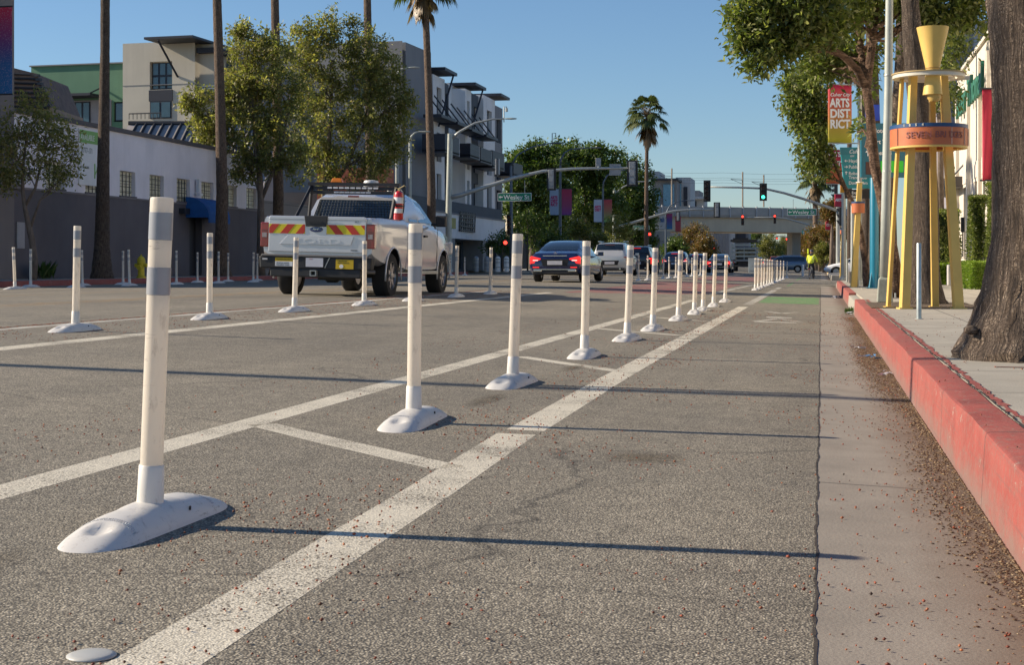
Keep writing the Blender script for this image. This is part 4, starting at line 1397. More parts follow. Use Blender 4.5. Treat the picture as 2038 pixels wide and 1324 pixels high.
# stair tower and beige block
mb = fbox(MB(), 247, 275, 102, 250, -1.5, -5)
mb.build('stair_tower', M_beige, ab, off=O_)
mb = MB()
fwall(mb, 268, 410, 90, 1.5, [(321, 365, 128, 183)], .35)
mb.build('beige_tower', M_beige, ab, off=O_)
a_ = FU(410)
mbs = MB().obox(pc + fu * (a_ - 1.0) + fn * .9, fu * 1.0, -fn * 6, UZ * FZ(410, 92)).build('beige_return', M_beige, ab, off=O_)
pane(322, 364, 129, 182, 1.25, fr=(2, 1))
fbox(MB(), 320, 366, 184, 206, 1.56, 1.4).build('dark_spandrel', M_navy, ab, off=O_)
pane(322, 364, 206, 240, 1.55, fr=(1, 0))
fbox(MB(), 268, 410, 173, 174.2, 1.52, 1.3).build('joint', M_greyw, ab, off=O_)
bal = MB()
z0_, z1_ = FZ(340, 245), FZ(340, 234)
A0, A1 = pc + fu * FU(366) + fn * 3.0, pc + fu * FU(304) + fn * 3.0
bal.tube([A0 + UZ * z1_, A1 + UZ * z1_], .04, 5)
for i in range(9): bal.tube([A0.lerp(A1, i / 8) + UZ * z0_, A0.lerp(A1, i / 8) + UZ * z1_], .025, 4)
bal.build('balcony_rail', M_dark, ab, off=O_)
# flying roof with slanting strut
rf = fbox(MB(), 342, 436, 87.5, 92, 3.6, -3)
rf.build('flying_roof', M_navy, ab, off=O_)
s0 = pc + fu * FU(369) + fn * 3.6 + UZ * FZ(368, 95); s1 = pc + fu * FU(376) + fn * 1.5 + UZ * FZ(376, 158)
MB().tube([s0, s1], .07, 6).build('strut', M_navy, ab, off=O_)
# recessed balconies, then the grey face behind the trees
mb = MB()
fwall(mb, 410, 790, 84, -1.0, [(520, 548, 130, 160), (600, 640, 150, 200), (680, 720, 150, 200), (600, 640, 240, 290), (520, 560, 215, 260)], .3)
mb.build('grey_front', M_greyw, ab, off=O_)
for q in ((520, 548, 130, 160), (600, 640, 150, 200), (680, 720, 150, 200), (600, 640, 240, 290), (520, 560, 215, 260)): pane(*q, -1.25, fr=(1, 0))
for ya, yb in ((186, 206), (100, 110)):
    fbox(MB(), 411, 452, ya, yb, 1.4, -.9).build('balcony', M_navy, ab, off=O_)
rl = MB()
for yy in (176, 181, 186): 
    rl.tube([pc + fu * FU(452) + fn * 1.4 + UZ * FZ(430, yy), pc + fu * FU(411) + fn * 1.4 + UZ * FZ(430, yy)], .04, 5)
rl.build('balcony_rail', mat('galvanised steel', (.38, .40, .40), .4, .6), ab, off=O_)
pane(413, 440, 204, 250, -.85, fr=(1, 0)); pane(416, 450, 120, 165, -.85, fr=(1, 0))
# street face: a chain of bays receding along the pavement
XS = -25.6
def SY(px, X=XS): return WX(px, 500, X).y
def SZ(px, py, X=XS): return HC + (HZ - py) / F * dX(px, X)
def sbay(nm, xa, xb, ztop, m, out=0, back=11, z0_=0, holes=(), parent=ab, winm=M_glassd):
    X = XS + out
    ya, yb = SY(xa, X), SY(xb, X)
    mb = MB()
    hs = [(h[0] * (yb - ya), h[1] * (yb - ya), h[2] - z0_, h[3] - z0_) for h in holes]
    mb.wall((X, ya, z0_), UY, yb - ya, ztop - z0_, hs, .3, UX)
    mb.box((X - back, ya, z0_), (X - .31, yb, ztop))
    mb.add([(X, ya, z0_), (X - .31, ya, z0_), (X - .31, ya, ztop), (X, ya, ztop)], [(0, 1, 2, 3)])
    mb.add([(X, yb, z0_), (X - .31, yb, z0_), (X - .31, yb, ztop), (X, yb, ztop)], [(0, 1, 2, 3)])
    mb.add([(X, ya, ztop), (X - .31, ya, ztop), (X - .31, yb, ztop), (X, yb, ztop)], [(0, 1, 2, 3)])
    w_ = mb.build(nm, m, parent, off=O_)
    for h in hs:
        f_ = MB().box((X - .29, ya + h[0], z0_ + h[2]), (X - .25, ya + h[1], z0_ + h[3])).build('window', winm, parent, off=O_)
        MB().box((X - .25, ya + (h[0] + h[1]) / 2 - .04, z0_ + h[2]), (X - .2, ya + (h[0] + h[1]) / 2 + .04, z0_ + h[3])).build('mullion', M_navy, f_, off=O_)
    return w_
ztop = 13.9
for i, (xa, xb, m, out, zt_) in enumerate(((790, 829, M_greyw, -.3, 14.4), (829, 862, M_whitew, 0, 13.7), (862, 885, M_whitew, .9, 13.2), (885, 893, M_slate, .5, 13.2), (893, 926, M_whitew, -.1, 13.6), (926, 938, M_whitew, .9, 13.3), (938, 962, M_slate, .5, 13.4), (962, 985, M_whitew, .9, 13.5), (985, 1000, M_greyw, .2, 13.5))):
    h = []
    for z in (10.6, 7.6, 4.9):
        h += [(.3, .72, z, z + 1.9)] if i not in (3, 6, 8) else [(.2, .8, z, z + 1.9)]
    sbay('facade_bay', xa, xb, zt_, m, out, 11 if i else 9, 3.6, h)
# dark base storeys with accent panels
sbay('base_wall', 782, 1000, 5.0, M_slate, 1.6, 9, 2.7)
sbay('base_wall', 800, 850, 2.8, M_lime, .6, 9, 0)
sbay('base_wall', 850, 1000, 2.8, M_slate, .2, 9, 0, [(i / 12 + .015, (i + 1) / 12 - .015, .5, 2.4) for i in range(12)])
sbay('accent_panel', 768, 784, 6.2, M_rustw, 1.9, 4, 0)
# flying roofs
for xa, xb, z, struts in ((868, 893, 13.5, 1), (930, 952, 13.55, 1), (982, 1000, 13.75, 0)):
    X = XS + 1
    ya, yb = SY(xa, X), SY(xb, X)
    MB().box((X - 3, ya, z), (X + .6, yb, z + .2)).build('flying_roof', M_navy, ab, off=O_)
    if struts:
        MB().tube([(X + .45, yb - .5, z), (X + .02, ya + .6, z - 3.6)], .07, 6).build('strut', M_navy, ab, off=O_)
# balconies: solid dark boxes hung off the bays
for xa, xb, yt, yb_ in ((840, 872, 261, 299), (893, 914, 279, 308), (915, 940, 288, 318), (940, 966, 294, 330), (984, 1004, 318, 346)):
    X = XS + .9
    ya, ybb = SY(xa, X), SY(xb, X)
    d_ = dX((xa + xb) / 2, X + 1)
    zb_, zt_ = HC + (HZ - yb_) / F * d_, HC + (HZ - yt) / F * d_
    ba = MB().box((X, ya, zb_), (X + 1.5, ybb - .3, zb_ + .18)).box((X + 1.42, ya, zb_ + .1), (X + 1.5, ybb - .3, zt_)).box((X, ya, zb_ + .1), (X + 1.42, ya + .08, zt_)).box((X, ybb - .38, zb_ + .1), (X + 1.42, ybb - .3, zt_)).build('balcony', M_navy, ab, off=O_)
    MB().box((X + 1.2, ybb - .3, zb_), (X + 1.45, ybb, zt_)).build('side_panel', M_whitew, ba, off=O_)
# sun shades over the balconies
for xa, xb, yy in ((842, 872, 221), (876, 905, 236), (906, 930, 250), (936, 960, 262)):
    X = XS + .9
    d_ = dX(xa, X + 1)
    z = HC + (HZ - yy) / F * d_
    c_ = MB().box((X, SY(xa, X), z), (X + 1.2, SY(xb, X), z + .2)).build('canopy', M_navy, ab, off=O_)
    for t in (.2, .8):
        yv = SY(xa, X) * (1 - t) + SY(xb, X) * t
        MB().tube([(X + 1.1, yv, z + .2), (X, yv - .3, z + 1.7)], .045, 4).build('tie_rod', M_dark, c_, off=O_)

# ---- low shop with pale fascia in front of the block
XP = -23.9
sp = thing('corner_shop', 'low shop with pale fascia band, lattice screen and dark glass front behind the signal pole', 'building', (XP, YW(868, XP), 0))
O2 = sp.location
ya, yb = YW(866, XP), YW(1006, XP)
zf = lambda py, px=940: HC + (HZ - py) / F * dX(px, XP)
MB().box((XP - 1.5, ya, 2.55), (XP, yb, 4.15)).build('fascia', M_whitew, sp, off=O2)
MB().box((XP - 6, ya, 4.15), (XP + .08, yb, 4.25)).build('coping', M_greyw, sp, off=O2)
MB().box((XP - 6, ya + .1, ZL), (XP - 2.6, yb - .1, 4.1)).build('shop_body', M_slate, sp, off=O2)
for px_ in (868, 884, 962):
    y_ = YW(px_, XP)
    MB().box((XP - 2.6, y_, ZL), (XP - .05, y_ + (3.2 if px_ == 884 else 1.1), 2.55)).build('pillar', mat('warm grey pillar', (.30, .28, .26), .8), sp, off=O2)
y_ = YW(905, XP)
g_ = MB().box((XP - 2.5, y_, ZL), (XP - 2.4, YW(962, XP), 2.5)).build('shop_window', M_glassd, sp, off=O2)
MB().box((XP - 2.4, YW(925, XP), 1.3), (XP - 2.34, YW(940, XP), 2.3)).build('green_poster', mat('shop green', (.01, .16, .10), .5), g_, off=O2)
fr_ = MB()
for i in range(8):
    yv = y_ + (YW(962, XP) - y_) * i / 7
    fr_.box((XP - 2.4, yv - .06, ZL), (XP - 2.3, yv + .06, 2.5))
fr_.build('frame', M_whitew, g_, off=O2)
lt = MB()
yl0, yl1 = YW(912, XP), YW(942, XP)
for i in range(9):
    yv = yl0 + (yl1 - yl0) * i / 8
    lt.obox((XP + .05, yv, 3.05), (.05, 0, 0), (0, .16, 0), (0, random.uniform(-.3, .3), 1.35))
for i in range(5):
    lt.obox((XP + .1, yl0, 3.1 + i * .28), (.05, 0, 0), (0, yl1 - yl0, random.uniform(-.1, .1)), (0, 0, .09))
lt.build('lattice_screen', M_dark, sp, off=O2)
MB().box((XP + .001, YW(894, XP), 3.2), (XP + .05, YW(906, XP), 3.9)).build('yellow_emblem', mat('pale yellow', (.40, .37, .12), .7), sp, off=O2)
MB().cbox((XP + .4, YW(993, XP), 2.9), (.06, .5, .9)).cbox((XP + .4, YW(993, XP), 2.9), (.06, 1.4, .3)).tube([(XP, YW(993, XP), 2.9), (XP + .4, YW(993, XP), 2.9)], .03).build('green_cross', mat('pharmacy green', (.01, .22, .14), .5), sp, off=O2)

# ---- brown ribbed roof at the far left edge
d = 70
br = thing('brown_roof_building', 'building with steep brown tiled roof at the left edge above the low building', 'building', W(60, 500, d).xy.to_3d())
pts = [(-80, 135), (28, 135), (72, 146), (100, 215), (-80, 215)]
P3 = [W(x, y, d) for x, y in pts]
bk = Vector((-ST, CT, 0)) * 5
MB().add([*P3, *[p + bk for p in P3]], [(0, 1, 2, 3, 4), (5, 9, 8, 7, 6), (0, 5, 6, 1), (1, 6, 7, 2), (2, 7, 8, 3), (3, 8, 9, 4), (4, 9, 5, 0)]).build('roof', mat('brown tiles', (.20, .14, .11), .8, var=.25, vs=3), br, off=br.location)
rb = MB()
for i in range(8):
    yy = 142 + i * 9.5
    xr = 60 if yy < 146 else 72 + (yy - 146) * .4
    rb.tube([W(-80, yy, d - .08), W(xr, yy + 6, d - .08)], .05, 4)
for i in range(8):
    yy = 150 + i * 8.4
    rb.cbox(W(72 + (yy - 146) * .4, yy, d - .05), (.22, .2, .12))
rb.build('tile_rows', M_dark, br, off=br.location)
q = W(-80, 214, d); q2 = W(104, 214, d)
MB().obox((q.x, q.y, 0), Vector((q2.x - q.x, q2.y - q.y, 0)), bk, (0, 0, q.z)).build('wall', mat('tan render', (.36, .27, .20), .8), br, off=br.location)

# ---- right side: white stucco building with green script lettering
XR = 5.3
wb = thing('stucco_building', 'cream stucco building with green script lettering and dark flat canopy on the right', 'building', (XR, 40, 0))
O3 = wb.location
M_cream = mat('cream stucco', (.68, .62, .52), .85, var=.07, vs=.7, bmp=.15, bs=30)
yE = WX(1905, 500, XR).y
y_s = 22
zt_ = HC + 1.36 * XR / CT
holes = []
for c in (1922, 1945, 1962):
    yc = WX(c, 500, XR).y
    holes.append((yE - yc - .9, yE - yc + .9, .6 + .2, 3.6))
mb = MB()
mb.wall((XR, yE, ZS), -UY, yE - y_s, zt_ - ZS, holes, .45, -UX)
mb.box((XR + .5, y_s, 0), (XR + 16, yE, zt_))
mb.add([(XR, yE, 0), (XR + .5, yE, 0), (XR + .5, yE, zt_), (XR, yE, zt_)], [(0, 1, 2, 3)])
mb.add([(XR, y_s, 0), (XR + .5, y_s, 0), (XR + .5, y_s, zt_), (XR, y_s, zt_)], [(0, 1, 2, 3)])
mb.add([(XR, y_s, zt_), (XR + .5, y_s, zt_), (XR + .5, yE, zt_), (XR, yE, zt_)], [(0, 1, 2, 3)])
mb.build('wall', M_cream, wb, off=O3)
for c in (1922, 1945, 1962):
    yc = WX(c, 500, XR).y
    f_ = MB().box((XR + .40, yc - .9, ZS + .8), (XR + .44, yc + .9, ZS + 3.4)).build('window', M_glassd, wb, off=O3)
    MB().box((XR + .36, yc - .03, ZS + .8), (XR + .40, yc + .03, ZS + 3.4)).box((XR + .36, yc - .9, ZS + 2.2), (XR + .40, yc - .03, ZS + 2.26)).build('mullion', M_cream, f_, off=O3)
    MB().box((XR - .03, yc - 1.15, ZS + 3.5), (XR, yc + 1.15, ZS + 4.2)).box((XR - .055, yc - .95, ZS + 3.62), (XR - .03, yc + .95, ZS + 4.08)).build('relief_panel', M_cream, wb, off=O3)
for c in (1908, 1930, 1953, 1970):
    yc = WX(c, 500, XR).y
    MB().box((XR - .12, yc - .22, ZS), (XR - .001, yc + .22, zt_ - .5)).build('pilaster', M_cream, wb, off=O3)
MB().box((XR - .1, y_s, zt_), (XR + .6, yE + .05, zt_ + .12)).build('coping', M_cream, wb, off=O3)
m_gl = mat('green letters', (.035, .17, .10), .5)
ys_ = WX(1912, 500, XR).y
text('Aker Thonal', 1.0, (XR - .16, ys_ - .3, 6.45), -UY, -UX, m_gl, wb, depth=.05, off=O3, sx=1.35, shear=.1, bold=.03)
# lower entrance wing beyond, carrying the flat canopy
mb = MB().wall((6.2, 78, ZS), -UY, 78 - yE - .01, 6.0, [(9.5, 12.5, .02, 3.0), (2, 5, .6, 3.0), (14, 15.6, .6, 3.0)], .4, -UX)
mb.box((6.61, yE + .01, 0), (XR + 12, 78, 6.2))
mb.add([(6.2, yE + .01, 6.2), (6.62, yE + .01, 6.2), (6.62, 78, 6.2), (6.2, 78, 6.2)], [(0, 1, 2, 3)])
mb.build('entrance_wing', M_cream, wb, off=O3)
MB().box((6.55, yE + .5, ZS), (6.6, 77.5, 3.4)).build('entrance_glass', M_glassd, wb, off=O3)
# flat canopy with tie rods
cy0, cy1 = WX(1960, 500, XR - 2.5).y, WX(1900, 500, XR - 2.4).y
cz = 3.35
ca = MB().box((4.78, 60.2, 3.75), (6.1, 69.5, 4.15)).build('canopy', mat('bronze metal', (.085, .075, .07), .45, .4), wb, off=O3)
for t in (60.6, 69):
    MB().tube([(4.9, t, 4.15), (6.2, t - .4, 5.6)], .035, 6).build('tie_rod', M_dark, ca, off=O3)
# hanging red banner on the facade
bn = thing('wall_banner', 'plain crimson banner hanging on the cream stucco wall beside the big palm', 'banner', W(1966, 360, 33).to_tuple())
p = W(1955, 360, 33); q = W(1984, 360, 33)
bz0, bz1 = W(0, 359, 33).z, W(0, 176, 33).z
vs = []
for j in range(15):
    for i in range(9):
        t, s_ = i / 8, j / 14
        x_ = p.x + (q.x - p.x) * t; y_ = p.y + (q.y - p.y) * t + .025 * math.sin(t * 9 + s_ * 4) * (.3 + s_)
        vs.append((x_, y_, bz0 + (bz1 - bz0) * (1 - s_)))
fs = [(j * 9 + i, j * 9 + i + 1, (j + 1) * 9 + i + 1, (j + 1) * 9 + i) for j in range(14) for i in range(8)]
o = MB().add(vs, fs).build('cloth', mat('crimson cloth', (.42, .02, .05), .75, var=.1), bn, off=bn.location, smooth=True)
md = o.modifiers.new('thick', 'SOLIDIFY'); md.thickness = .006
for z in (bz0, bz1):
    MB().tube([(p.x - .05, p.y, z), (q.x + .9, q.y, z)], .02, 8).build('bracket', M_dark, bn, off=bn.location)

# ---- big grey panelled building beyond
d = 105
gb = thing('grey_office_building', 'tall grey panelled building with joint lines above the cream stucco roof', 'building', W(1990, 500, d).xy.to_3d())
O4 = gb.location
a = W(1876, 500, d); b_ = W(2350, 500, d)
ug = (b_ - a).normalized()
ng = Vector((ug.y, -ug.x, 0))
zh = W(0, 40, d).z
M_gp = mat('grey panels', (.27, .265, .285), .7, var=.06, vs=.3)
MB().obox((a.x, a.y, 0), (b_ - a), UY * 20, (0, 0, zh)).build('wall', M_gp, gb, off=O4)
mb = MB()
for z in np.arange(3, zh, 1.75):
    mb.obox(Vector((a.x, a.y, z)) + ng * .0, (b_ - a), ng * .02, (0, 0, .05))
mb.obox(Vector((a.x, a.y, 0)) + ug * 2.1, ug * .5, ng * .25, (0, 0, zh))
for t in (5.5, 9, 12.5): mb.obox(Vector((a.x, a.y, 0)) + ug * t, ug * .05, ng * .02, (0, 0, zh))
mb.build('joint', mat('pale joint', (.40, .42, .45), .6), gb, off=O4)
p = W(1885, 225, 100)
MB().prism([(0, 0), (2.0, 0), (2.0, .7), (.3, .35)], p, ug, (0, 0, 1), -ng * 3).build('blue_roof', mat('blue roof', (.03, .10, .22), .6), gb, off=O4)
MB().obox((p.x, p.y, 0), ug * 1.2, -ng * 3, (0, 0, p.z)).build('annex', mat('mauve render', (.28, .26, .28), .7), gb, off=O4)

# ---- buildings beyond the overpass
def simple_building(label, parts, loc_px, d, group=None):
    r_ = thing('far_building', label, 'building', W(loc_px, 520, d).xy.to_3d(), group=group)
    for nm, xa, xb, ya, yb, dd, dep, m in parts:
        a, b_ = W(xa, yb, dd), W(xb, yb, dd)
        mb = MB().obox(a, (b_ - a), UY * dep, (0, 0, W(0, ya, dd).z - a.z))
        mb.build(nm, m, r_, off=r_.location)
    return r_
M_fg = mat('far grey', (.20, .20, .21), .8, var=.1); M_fl = mat('far pale grey', (.42, .43, .44), .8, var=.1); M_fb = mat('blue glass', (.10, .22, .32), .1, .1, var=.2)
simple_building('grey modern block with blue glass rising behind the left end of the overpass', [
    ('wall', 1298, 1347, 358, 530, 262, 18, M_fg), ('parapet', 1296, 1350, 355, 359, 261, 20, M_navy), ('window', 1320, 1342, 367, 412, 261.6, .3, M_fb), ('window', 1303, 1314, 380, 410, 261.6, .3, M_fb),
    ('penthouse', 1292, 1312, 341, 358, 265, 10, M_fl), ('tower', 1345, 1374, 353, 530, 268, 10, M_fl), ('window', 1349, 1356, 365, 410, 267.7, .3, M_fb), ('window', 1361, 1368, 372, 410, 267.7, .3, M_navy)], 1335, 262)
simple_building('small grey rooftop block with arched canopy above the overpass', [
    ('wall', 1374, 1392, 379, 530, 300, 10, M_fg), ('canopy', 1374, 1404, 391, 396, 295, 6, M_fl), ('wall', 1376, 1402, 396, 530, 298, 8, M_fl), ('window', 1380, 1386, 400, 412, 297.7, .3, M_navy)], 1385, 300)
simple_building('dark grey building under the overpass behind the flatbed truck', [
    ('wall', 1410, 1462, 440, 532, 250, 8, M_fl), ('window', 1420, 1426, 452, 520, 249.6, .3, M_fg), ('window', 1432, 1438, 452, 520, 249.6, .3, M_fg), ('window', 1444, 1450, 452, 520, 249.6, .3, M_fg), ('wall', 1462, 1490, 445, 532, 252, 8, M_fg), ('window', 1466, 1484, 462, 480, 251.6, .3, M_navy)], 1450, 250)
simple_building('distant block behind the golden trees', [('wall', 1480, 1546, 488, 532, 520, 20, M_fl), ('window', 1490, 1500, 495, 510, 519, .3, M_fg), ('window', 1510, 1520, 495, 510, 519, .3, M_fg)], 1510, 520)
simple_building('distant brown spired tower at the end of the street', [('tower', 1564, 1573, 474, 530, 700, 6, mat('brick red', (.26, .13, .10), .8)), ('spire', 1566.5, 1570.5, 462, 474, 701, 3, mat('spire', (.16, .14, .18), .8))], 1568, 700)
simple_building('distant row of low shops at the end of the street', [('wall', 1575, 1660, 500, 532, 560, 20, M_fg), ('window', 1585, 1600, 510, 522, 559, .3, M_navy), ('window', 1610, 1630, 510, 522, 559, .3, M_navy)], 1610, 560)
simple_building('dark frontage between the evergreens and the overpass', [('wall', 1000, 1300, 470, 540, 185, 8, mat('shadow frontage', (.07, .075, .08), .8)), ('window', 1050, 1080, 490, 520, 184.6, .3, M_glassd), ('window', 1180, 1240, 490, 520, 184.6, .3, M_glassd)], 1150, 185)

# ---- concrete overpass
d = 212
ov = thing('overpass', 'concrete rail overpass crossing the street with grey parapet and posts', 'bridge', W(1500, 520, d).xy.to_3d())
O5 = ov.location
M_conc = mat('bridge concrete', (.56, .48, .36), .85, var=.15, vs=.25)
M_concd = mat('weathered concrete', (.34, .31, .27), .9, var=.15, vs=.3)
un = Vector((CT * 1.0, ST, 0)); un = (W(1700, 500, 212) - W(1300, 500, 200)); un.z = 0; un.normalize()
pb = W(1300, 500, 206)
LL = 34
bk = Vector((-un.y, un.x, 0))
zq = lambda py: HC + (HZ - py) / F * 206
bz = lambda py, t=0: zq(py)
pb0 = Vector((pb.x, pb.y, 0))
MB().obox(pb0 + UZ * zq(460), un * LL, bk * 9, UZ * (zq(431) - zq(460))).build('girder', M_conc, ov, off=O5)
MB().obox(pb0 + UZ * (zq(431)) - bk * .5, un * LL, bk * 10, UZ * .35).build('deck', M_concd, ov, off=O5)
MB().obox(pb0 + UZ * (zq(431) + .35) - bk * .45, un * LL, bk * .25, UZ * (zq(410) - zq(431) - .35)).build('parapet', mat('parapet grey', (.38, .37, .35), .8, var=.12, vs=.5), ov, off=O5)
for i in range(16):
    ps = MB().obox(pb0 + UZ * zq(431) - bk * .62 + un * (i * 2.1 + 1), un * .16, bk * .16, UZ * (zq(408) - zq(431)))
    ps.build('parapet_post', M_fl, ov, off=O5)
MB().obox(pb0, un * 2.6, bk * 9, UZ * zq(460)).build('pier', M_concd, ov, off=O5)
MB().obox(pb0 + un * 24.5 + bk * 4, un * 1.4, bk * 1.4, UZ * zq(460)).build('pier', M_concd, ov, off=O5)
MB().obox(pb0 - un * 20 + bk * .2, un * 20, bk * 9, UZ * zq(431)).build('abutment', M_conc, ov, off=O5)
# masts of the railway
for i, (x, yt, lab) in enumerate(((1337, 335, 'railway catenary mast on the overpass above the grey modern block'), (1478, 342, 'railway catenary mast left of the green signal light'), (1520, 348, 'railway catenary mast right behind the green signal light'))):
    b_ = W(x, 412, 209)
    r_ = thing('catenary_mast', lab, 'pole', b_.to_tuple(), group='railway masts on the overpass')
    t_ = W(x, yt, 209)
    MB().tube([b_, t_], .10, 8).build('mast', mat('rusty mast', (.30, .24, .18), .7), r_, off=b_)
    mb = MB()
    mb.tube([W(x, yt + 16, 209), W(x - 24, yt + 14, 209)], .03, 5).tube([W(x, yt + 24, 209), W(x - 24, yt + 14, 209)], .03, 5)
    mb.build('bracket_arm', M_dark, r_, off=b_)
wr = MB()
for y in (342, 352, 356, 362):
    pts = []
    for x in range(1300, 1700, 20):
        pts.append(W(x, y + (x - 1300) * .012 + 2.0 * math.sin((x % 180) / 180 * math.pi), 209))
    wr.tube(pts, .012, 4)
o = wr.build('overhead_wires', M_dark, off=W(1337, 350, 209)); o.location = W(1337, 350, 209)
tag(o, 'thin overhead railway wires strung above the overpass', 'wires')
# ================================================================== STREET FURNITURE
M_galv = mat('galvanised pole', (.42, .44, .42), .45, .5, var=.10, vs=3)
M_galvp = mat('pale pole paint', (.40, .43, .39), .5, .1, var=.12, vs=4)
M_dpole = mat('dark slate pole', (.10, .13, .17), .5, .3)
M_sig = mat('signal black', (.02, .022, .025), .5)
M_siggrey = mat('signal grey back', (.30, .32, .34), .5, .3)
M_sgreen = mat('street sign green', (.012, .21, .12), .45)
M_lred = mat('red light', (1.0, .05, .03), .4, emit=2.2)
M_lgrn = mat('green light', (.06, 1.0, .62), .4, emit=2.0)
M_loff = mat('unlit lens', (.07, .03, .02), .25)
M_inkw = mat('white ink', (.80, .80, .78), .5, var=.03)
M_inkr = mat('magenta ink', (.40, .03, .13), .6)
EU = Vector((CT, ST, 0)); EN = Vector((ST, -CT, 0))          # right and towards the camera, as seen from the kerb
LU, LN = UX, -UY                                             # faces square to the street

def signal(label, p, n=3, h=None, lit=None, back=False, plate=True, u=LU, nn=LN, group=None, parent=None):
    """vertical signal head centred at p"""
    h = h or .36 * n
    r_ = parent or thing('traffic_signal', label, 'traffic signal', tuple(p), group=group)
    s = h / n
    hd = MB().obox(-u * s * .42 - UZ * h / 2, u * s * .84, -nn * .22, UZ * h).build('housing', M_siggrey if back else M_sig, r_, bevel=.02)
    if plate:
        mb = MB(); bw = s * .72; bh = h / 2 + s * .22
        q = nn * (-.10)
        mb.obox(-u * bw - UZ * bh + q, u * bw * 2, -nn * .02, UZ * bh * 2)
        mb.build('backplate', M_sig, r_)
    for i in range(n):
        c = UZ * (h / 2 - s * (i + .5))
        m = M_loff
        if lit and lit[0] == i: m = lit[1]
        if back:
            MB().obox(c - u * s * .3 - UZ * s * .36 - nn * .22, u * s * .6, -nn * .05, UZ * s * .72).build('rear_door', M_siggrey, hd)
            continue
        mb = MB()
        pts = [c + nn * .02]
        k = 14
        vs = [c + nn * .025 + (u * math.cos(2 * math.pi * j / k) + UZ * math.sin(2 * math.pi * j / k)) * s * .34 for j in range(k)] + [c + nn * .045]
        mb.add(vs, [(j, (j + 1) % k, k) for j in range(k)])
        mb.build('lens', m, r_)
        # visor: open underneath
        vs, fs = [], []
        for j in range(10):
            a = math.pi * (-.12 + 1.24 * j / 9)
            e = (u * math.cos(a) + UZ * math.sin(a)) * s * .38
            vs += [c + e, c + e + nn * .22 * (.45 + .55 * max(0, math.sin(a))), c + e * 1.06 + nn * .22 * (.45 + .55 * max(0, math.sin(a))), c + e * 1.06]
        for j in range(9):
            for q in range(4):
                a_, b_ = j * 4 + q, j * 4 + (q + 1) % 4
                fs.append((a_, b_, b_ + 4, a_ + 4))
        mb = MB().add(vs, fs)
        mb.build('visor', M_sig, r_)
    return r_

def sign_blade(label, p, w_, h_, body, arrow=True, u=LU, nn=LN, txt_h=None, border=True, name='street_sign', m=None, hang=None):
    """hanging green street name blade centred at p"""
    r_ = thing(name, label, 'street sign', tuple(p))
    MB().obox(-u * w_ / 2 - UZ * h_ / 2, u * w_, -nn * .03, UZ * h_).build('blade', m or M_sgreen, r_, bevel=.01)
    if border:
        b = MB(); t = .03
        b.obox(-u * w_ / 2 - UZ * h_ / 2, u * w_, nn * .004, UZ * t).obox(-u * w_ / 2 + UZ * (h_ / 2 - t), u * w_, nn * .004, UZ * t)
        b.obox(-u * w_ / 2 - UZ * (h_ / 2 - t), u * t, nn * .004, UZ * (h_ - 2 * t)).obox(u * (w_ / 2 - t) - UZ * (h_ / 2 - t), u * t, nn * .004, UZ * (h_ - 2 * t))
        b.build('border', M_inkw, r_)
    th = txt_h or h_ * .55
    x0_ = -w_ / 2 + (.36 if arrow else .1)
    if arrow:
        MB().prism([(0, 0), (.10, .10), (.10, .035), (.24, .035), (.24, -.035), (.10, -.035), (.10, -.10)], -u * (w_ / 2 - .07), u, UZ, nn * .006).build('arrow', M_inkw, r_)
    t_ = text(body, th, u * x0_ - UZ * th * .5 + nn * .001, u, nn, M_inkw, r_, depth=.005, bold=.004)
    bb = [Vector(v.co).dot(u) for v in t_.data.vertices]
    sc_ = (w_ / 2 - .12 - x0_) / max(.01, (max(bb) - min(bb)))
    for v in t_.data.vertices:
        k = v.co.dot(u)
        v.co += u * ((k - x0_) * (sc_ - 1))
    if hang:
        MB().tube([-u * w_ * .3 + UZ * h_ / 2, -u * w_ * .3 + UZ * (h_ / 2 + hang)], .018, 5).tube([u * w_ * .3 + UZ * h_ / 2, u * w_ * .3 + UZ * (h_ / 2 + hang)], .018, 5).build('hanger', M_galv, r_)
    return r_

def cobra(mb, tip, du, s=1):
    """flattened street light head at the tip of an arm, pointing along du"""
    t = Vector(tip); du = Vector(du).normalized()
    side = du.cross(UZ)
    prof = [(0, .05), (.15, .11), (.45, .14), (.7, .10), (.78, .02)]
    vs, fs = [], []
    for x_, w_ in prof:
        c = t + du * x_ * s
        for a, b in ((-1, 0), (-.7, .5), (.7, .5), (1, 0), (.7, -.45), (-.7, -.45)):
            vs.append(c + side * a * w_ * s + UZ * b * w_ * .7 * s)
    for i in range(len(prof) - 1):
        for k in range(6):
            fs.append((i * 6 + k, i * 6 + (k + 1) % 6, i * 6 + 6 + (k + 1) % 6, i * 6 + 6 + k))
    fs += [tuple(range(6)), tuple(range(24, 30))]
    mb.add(vs, fs)

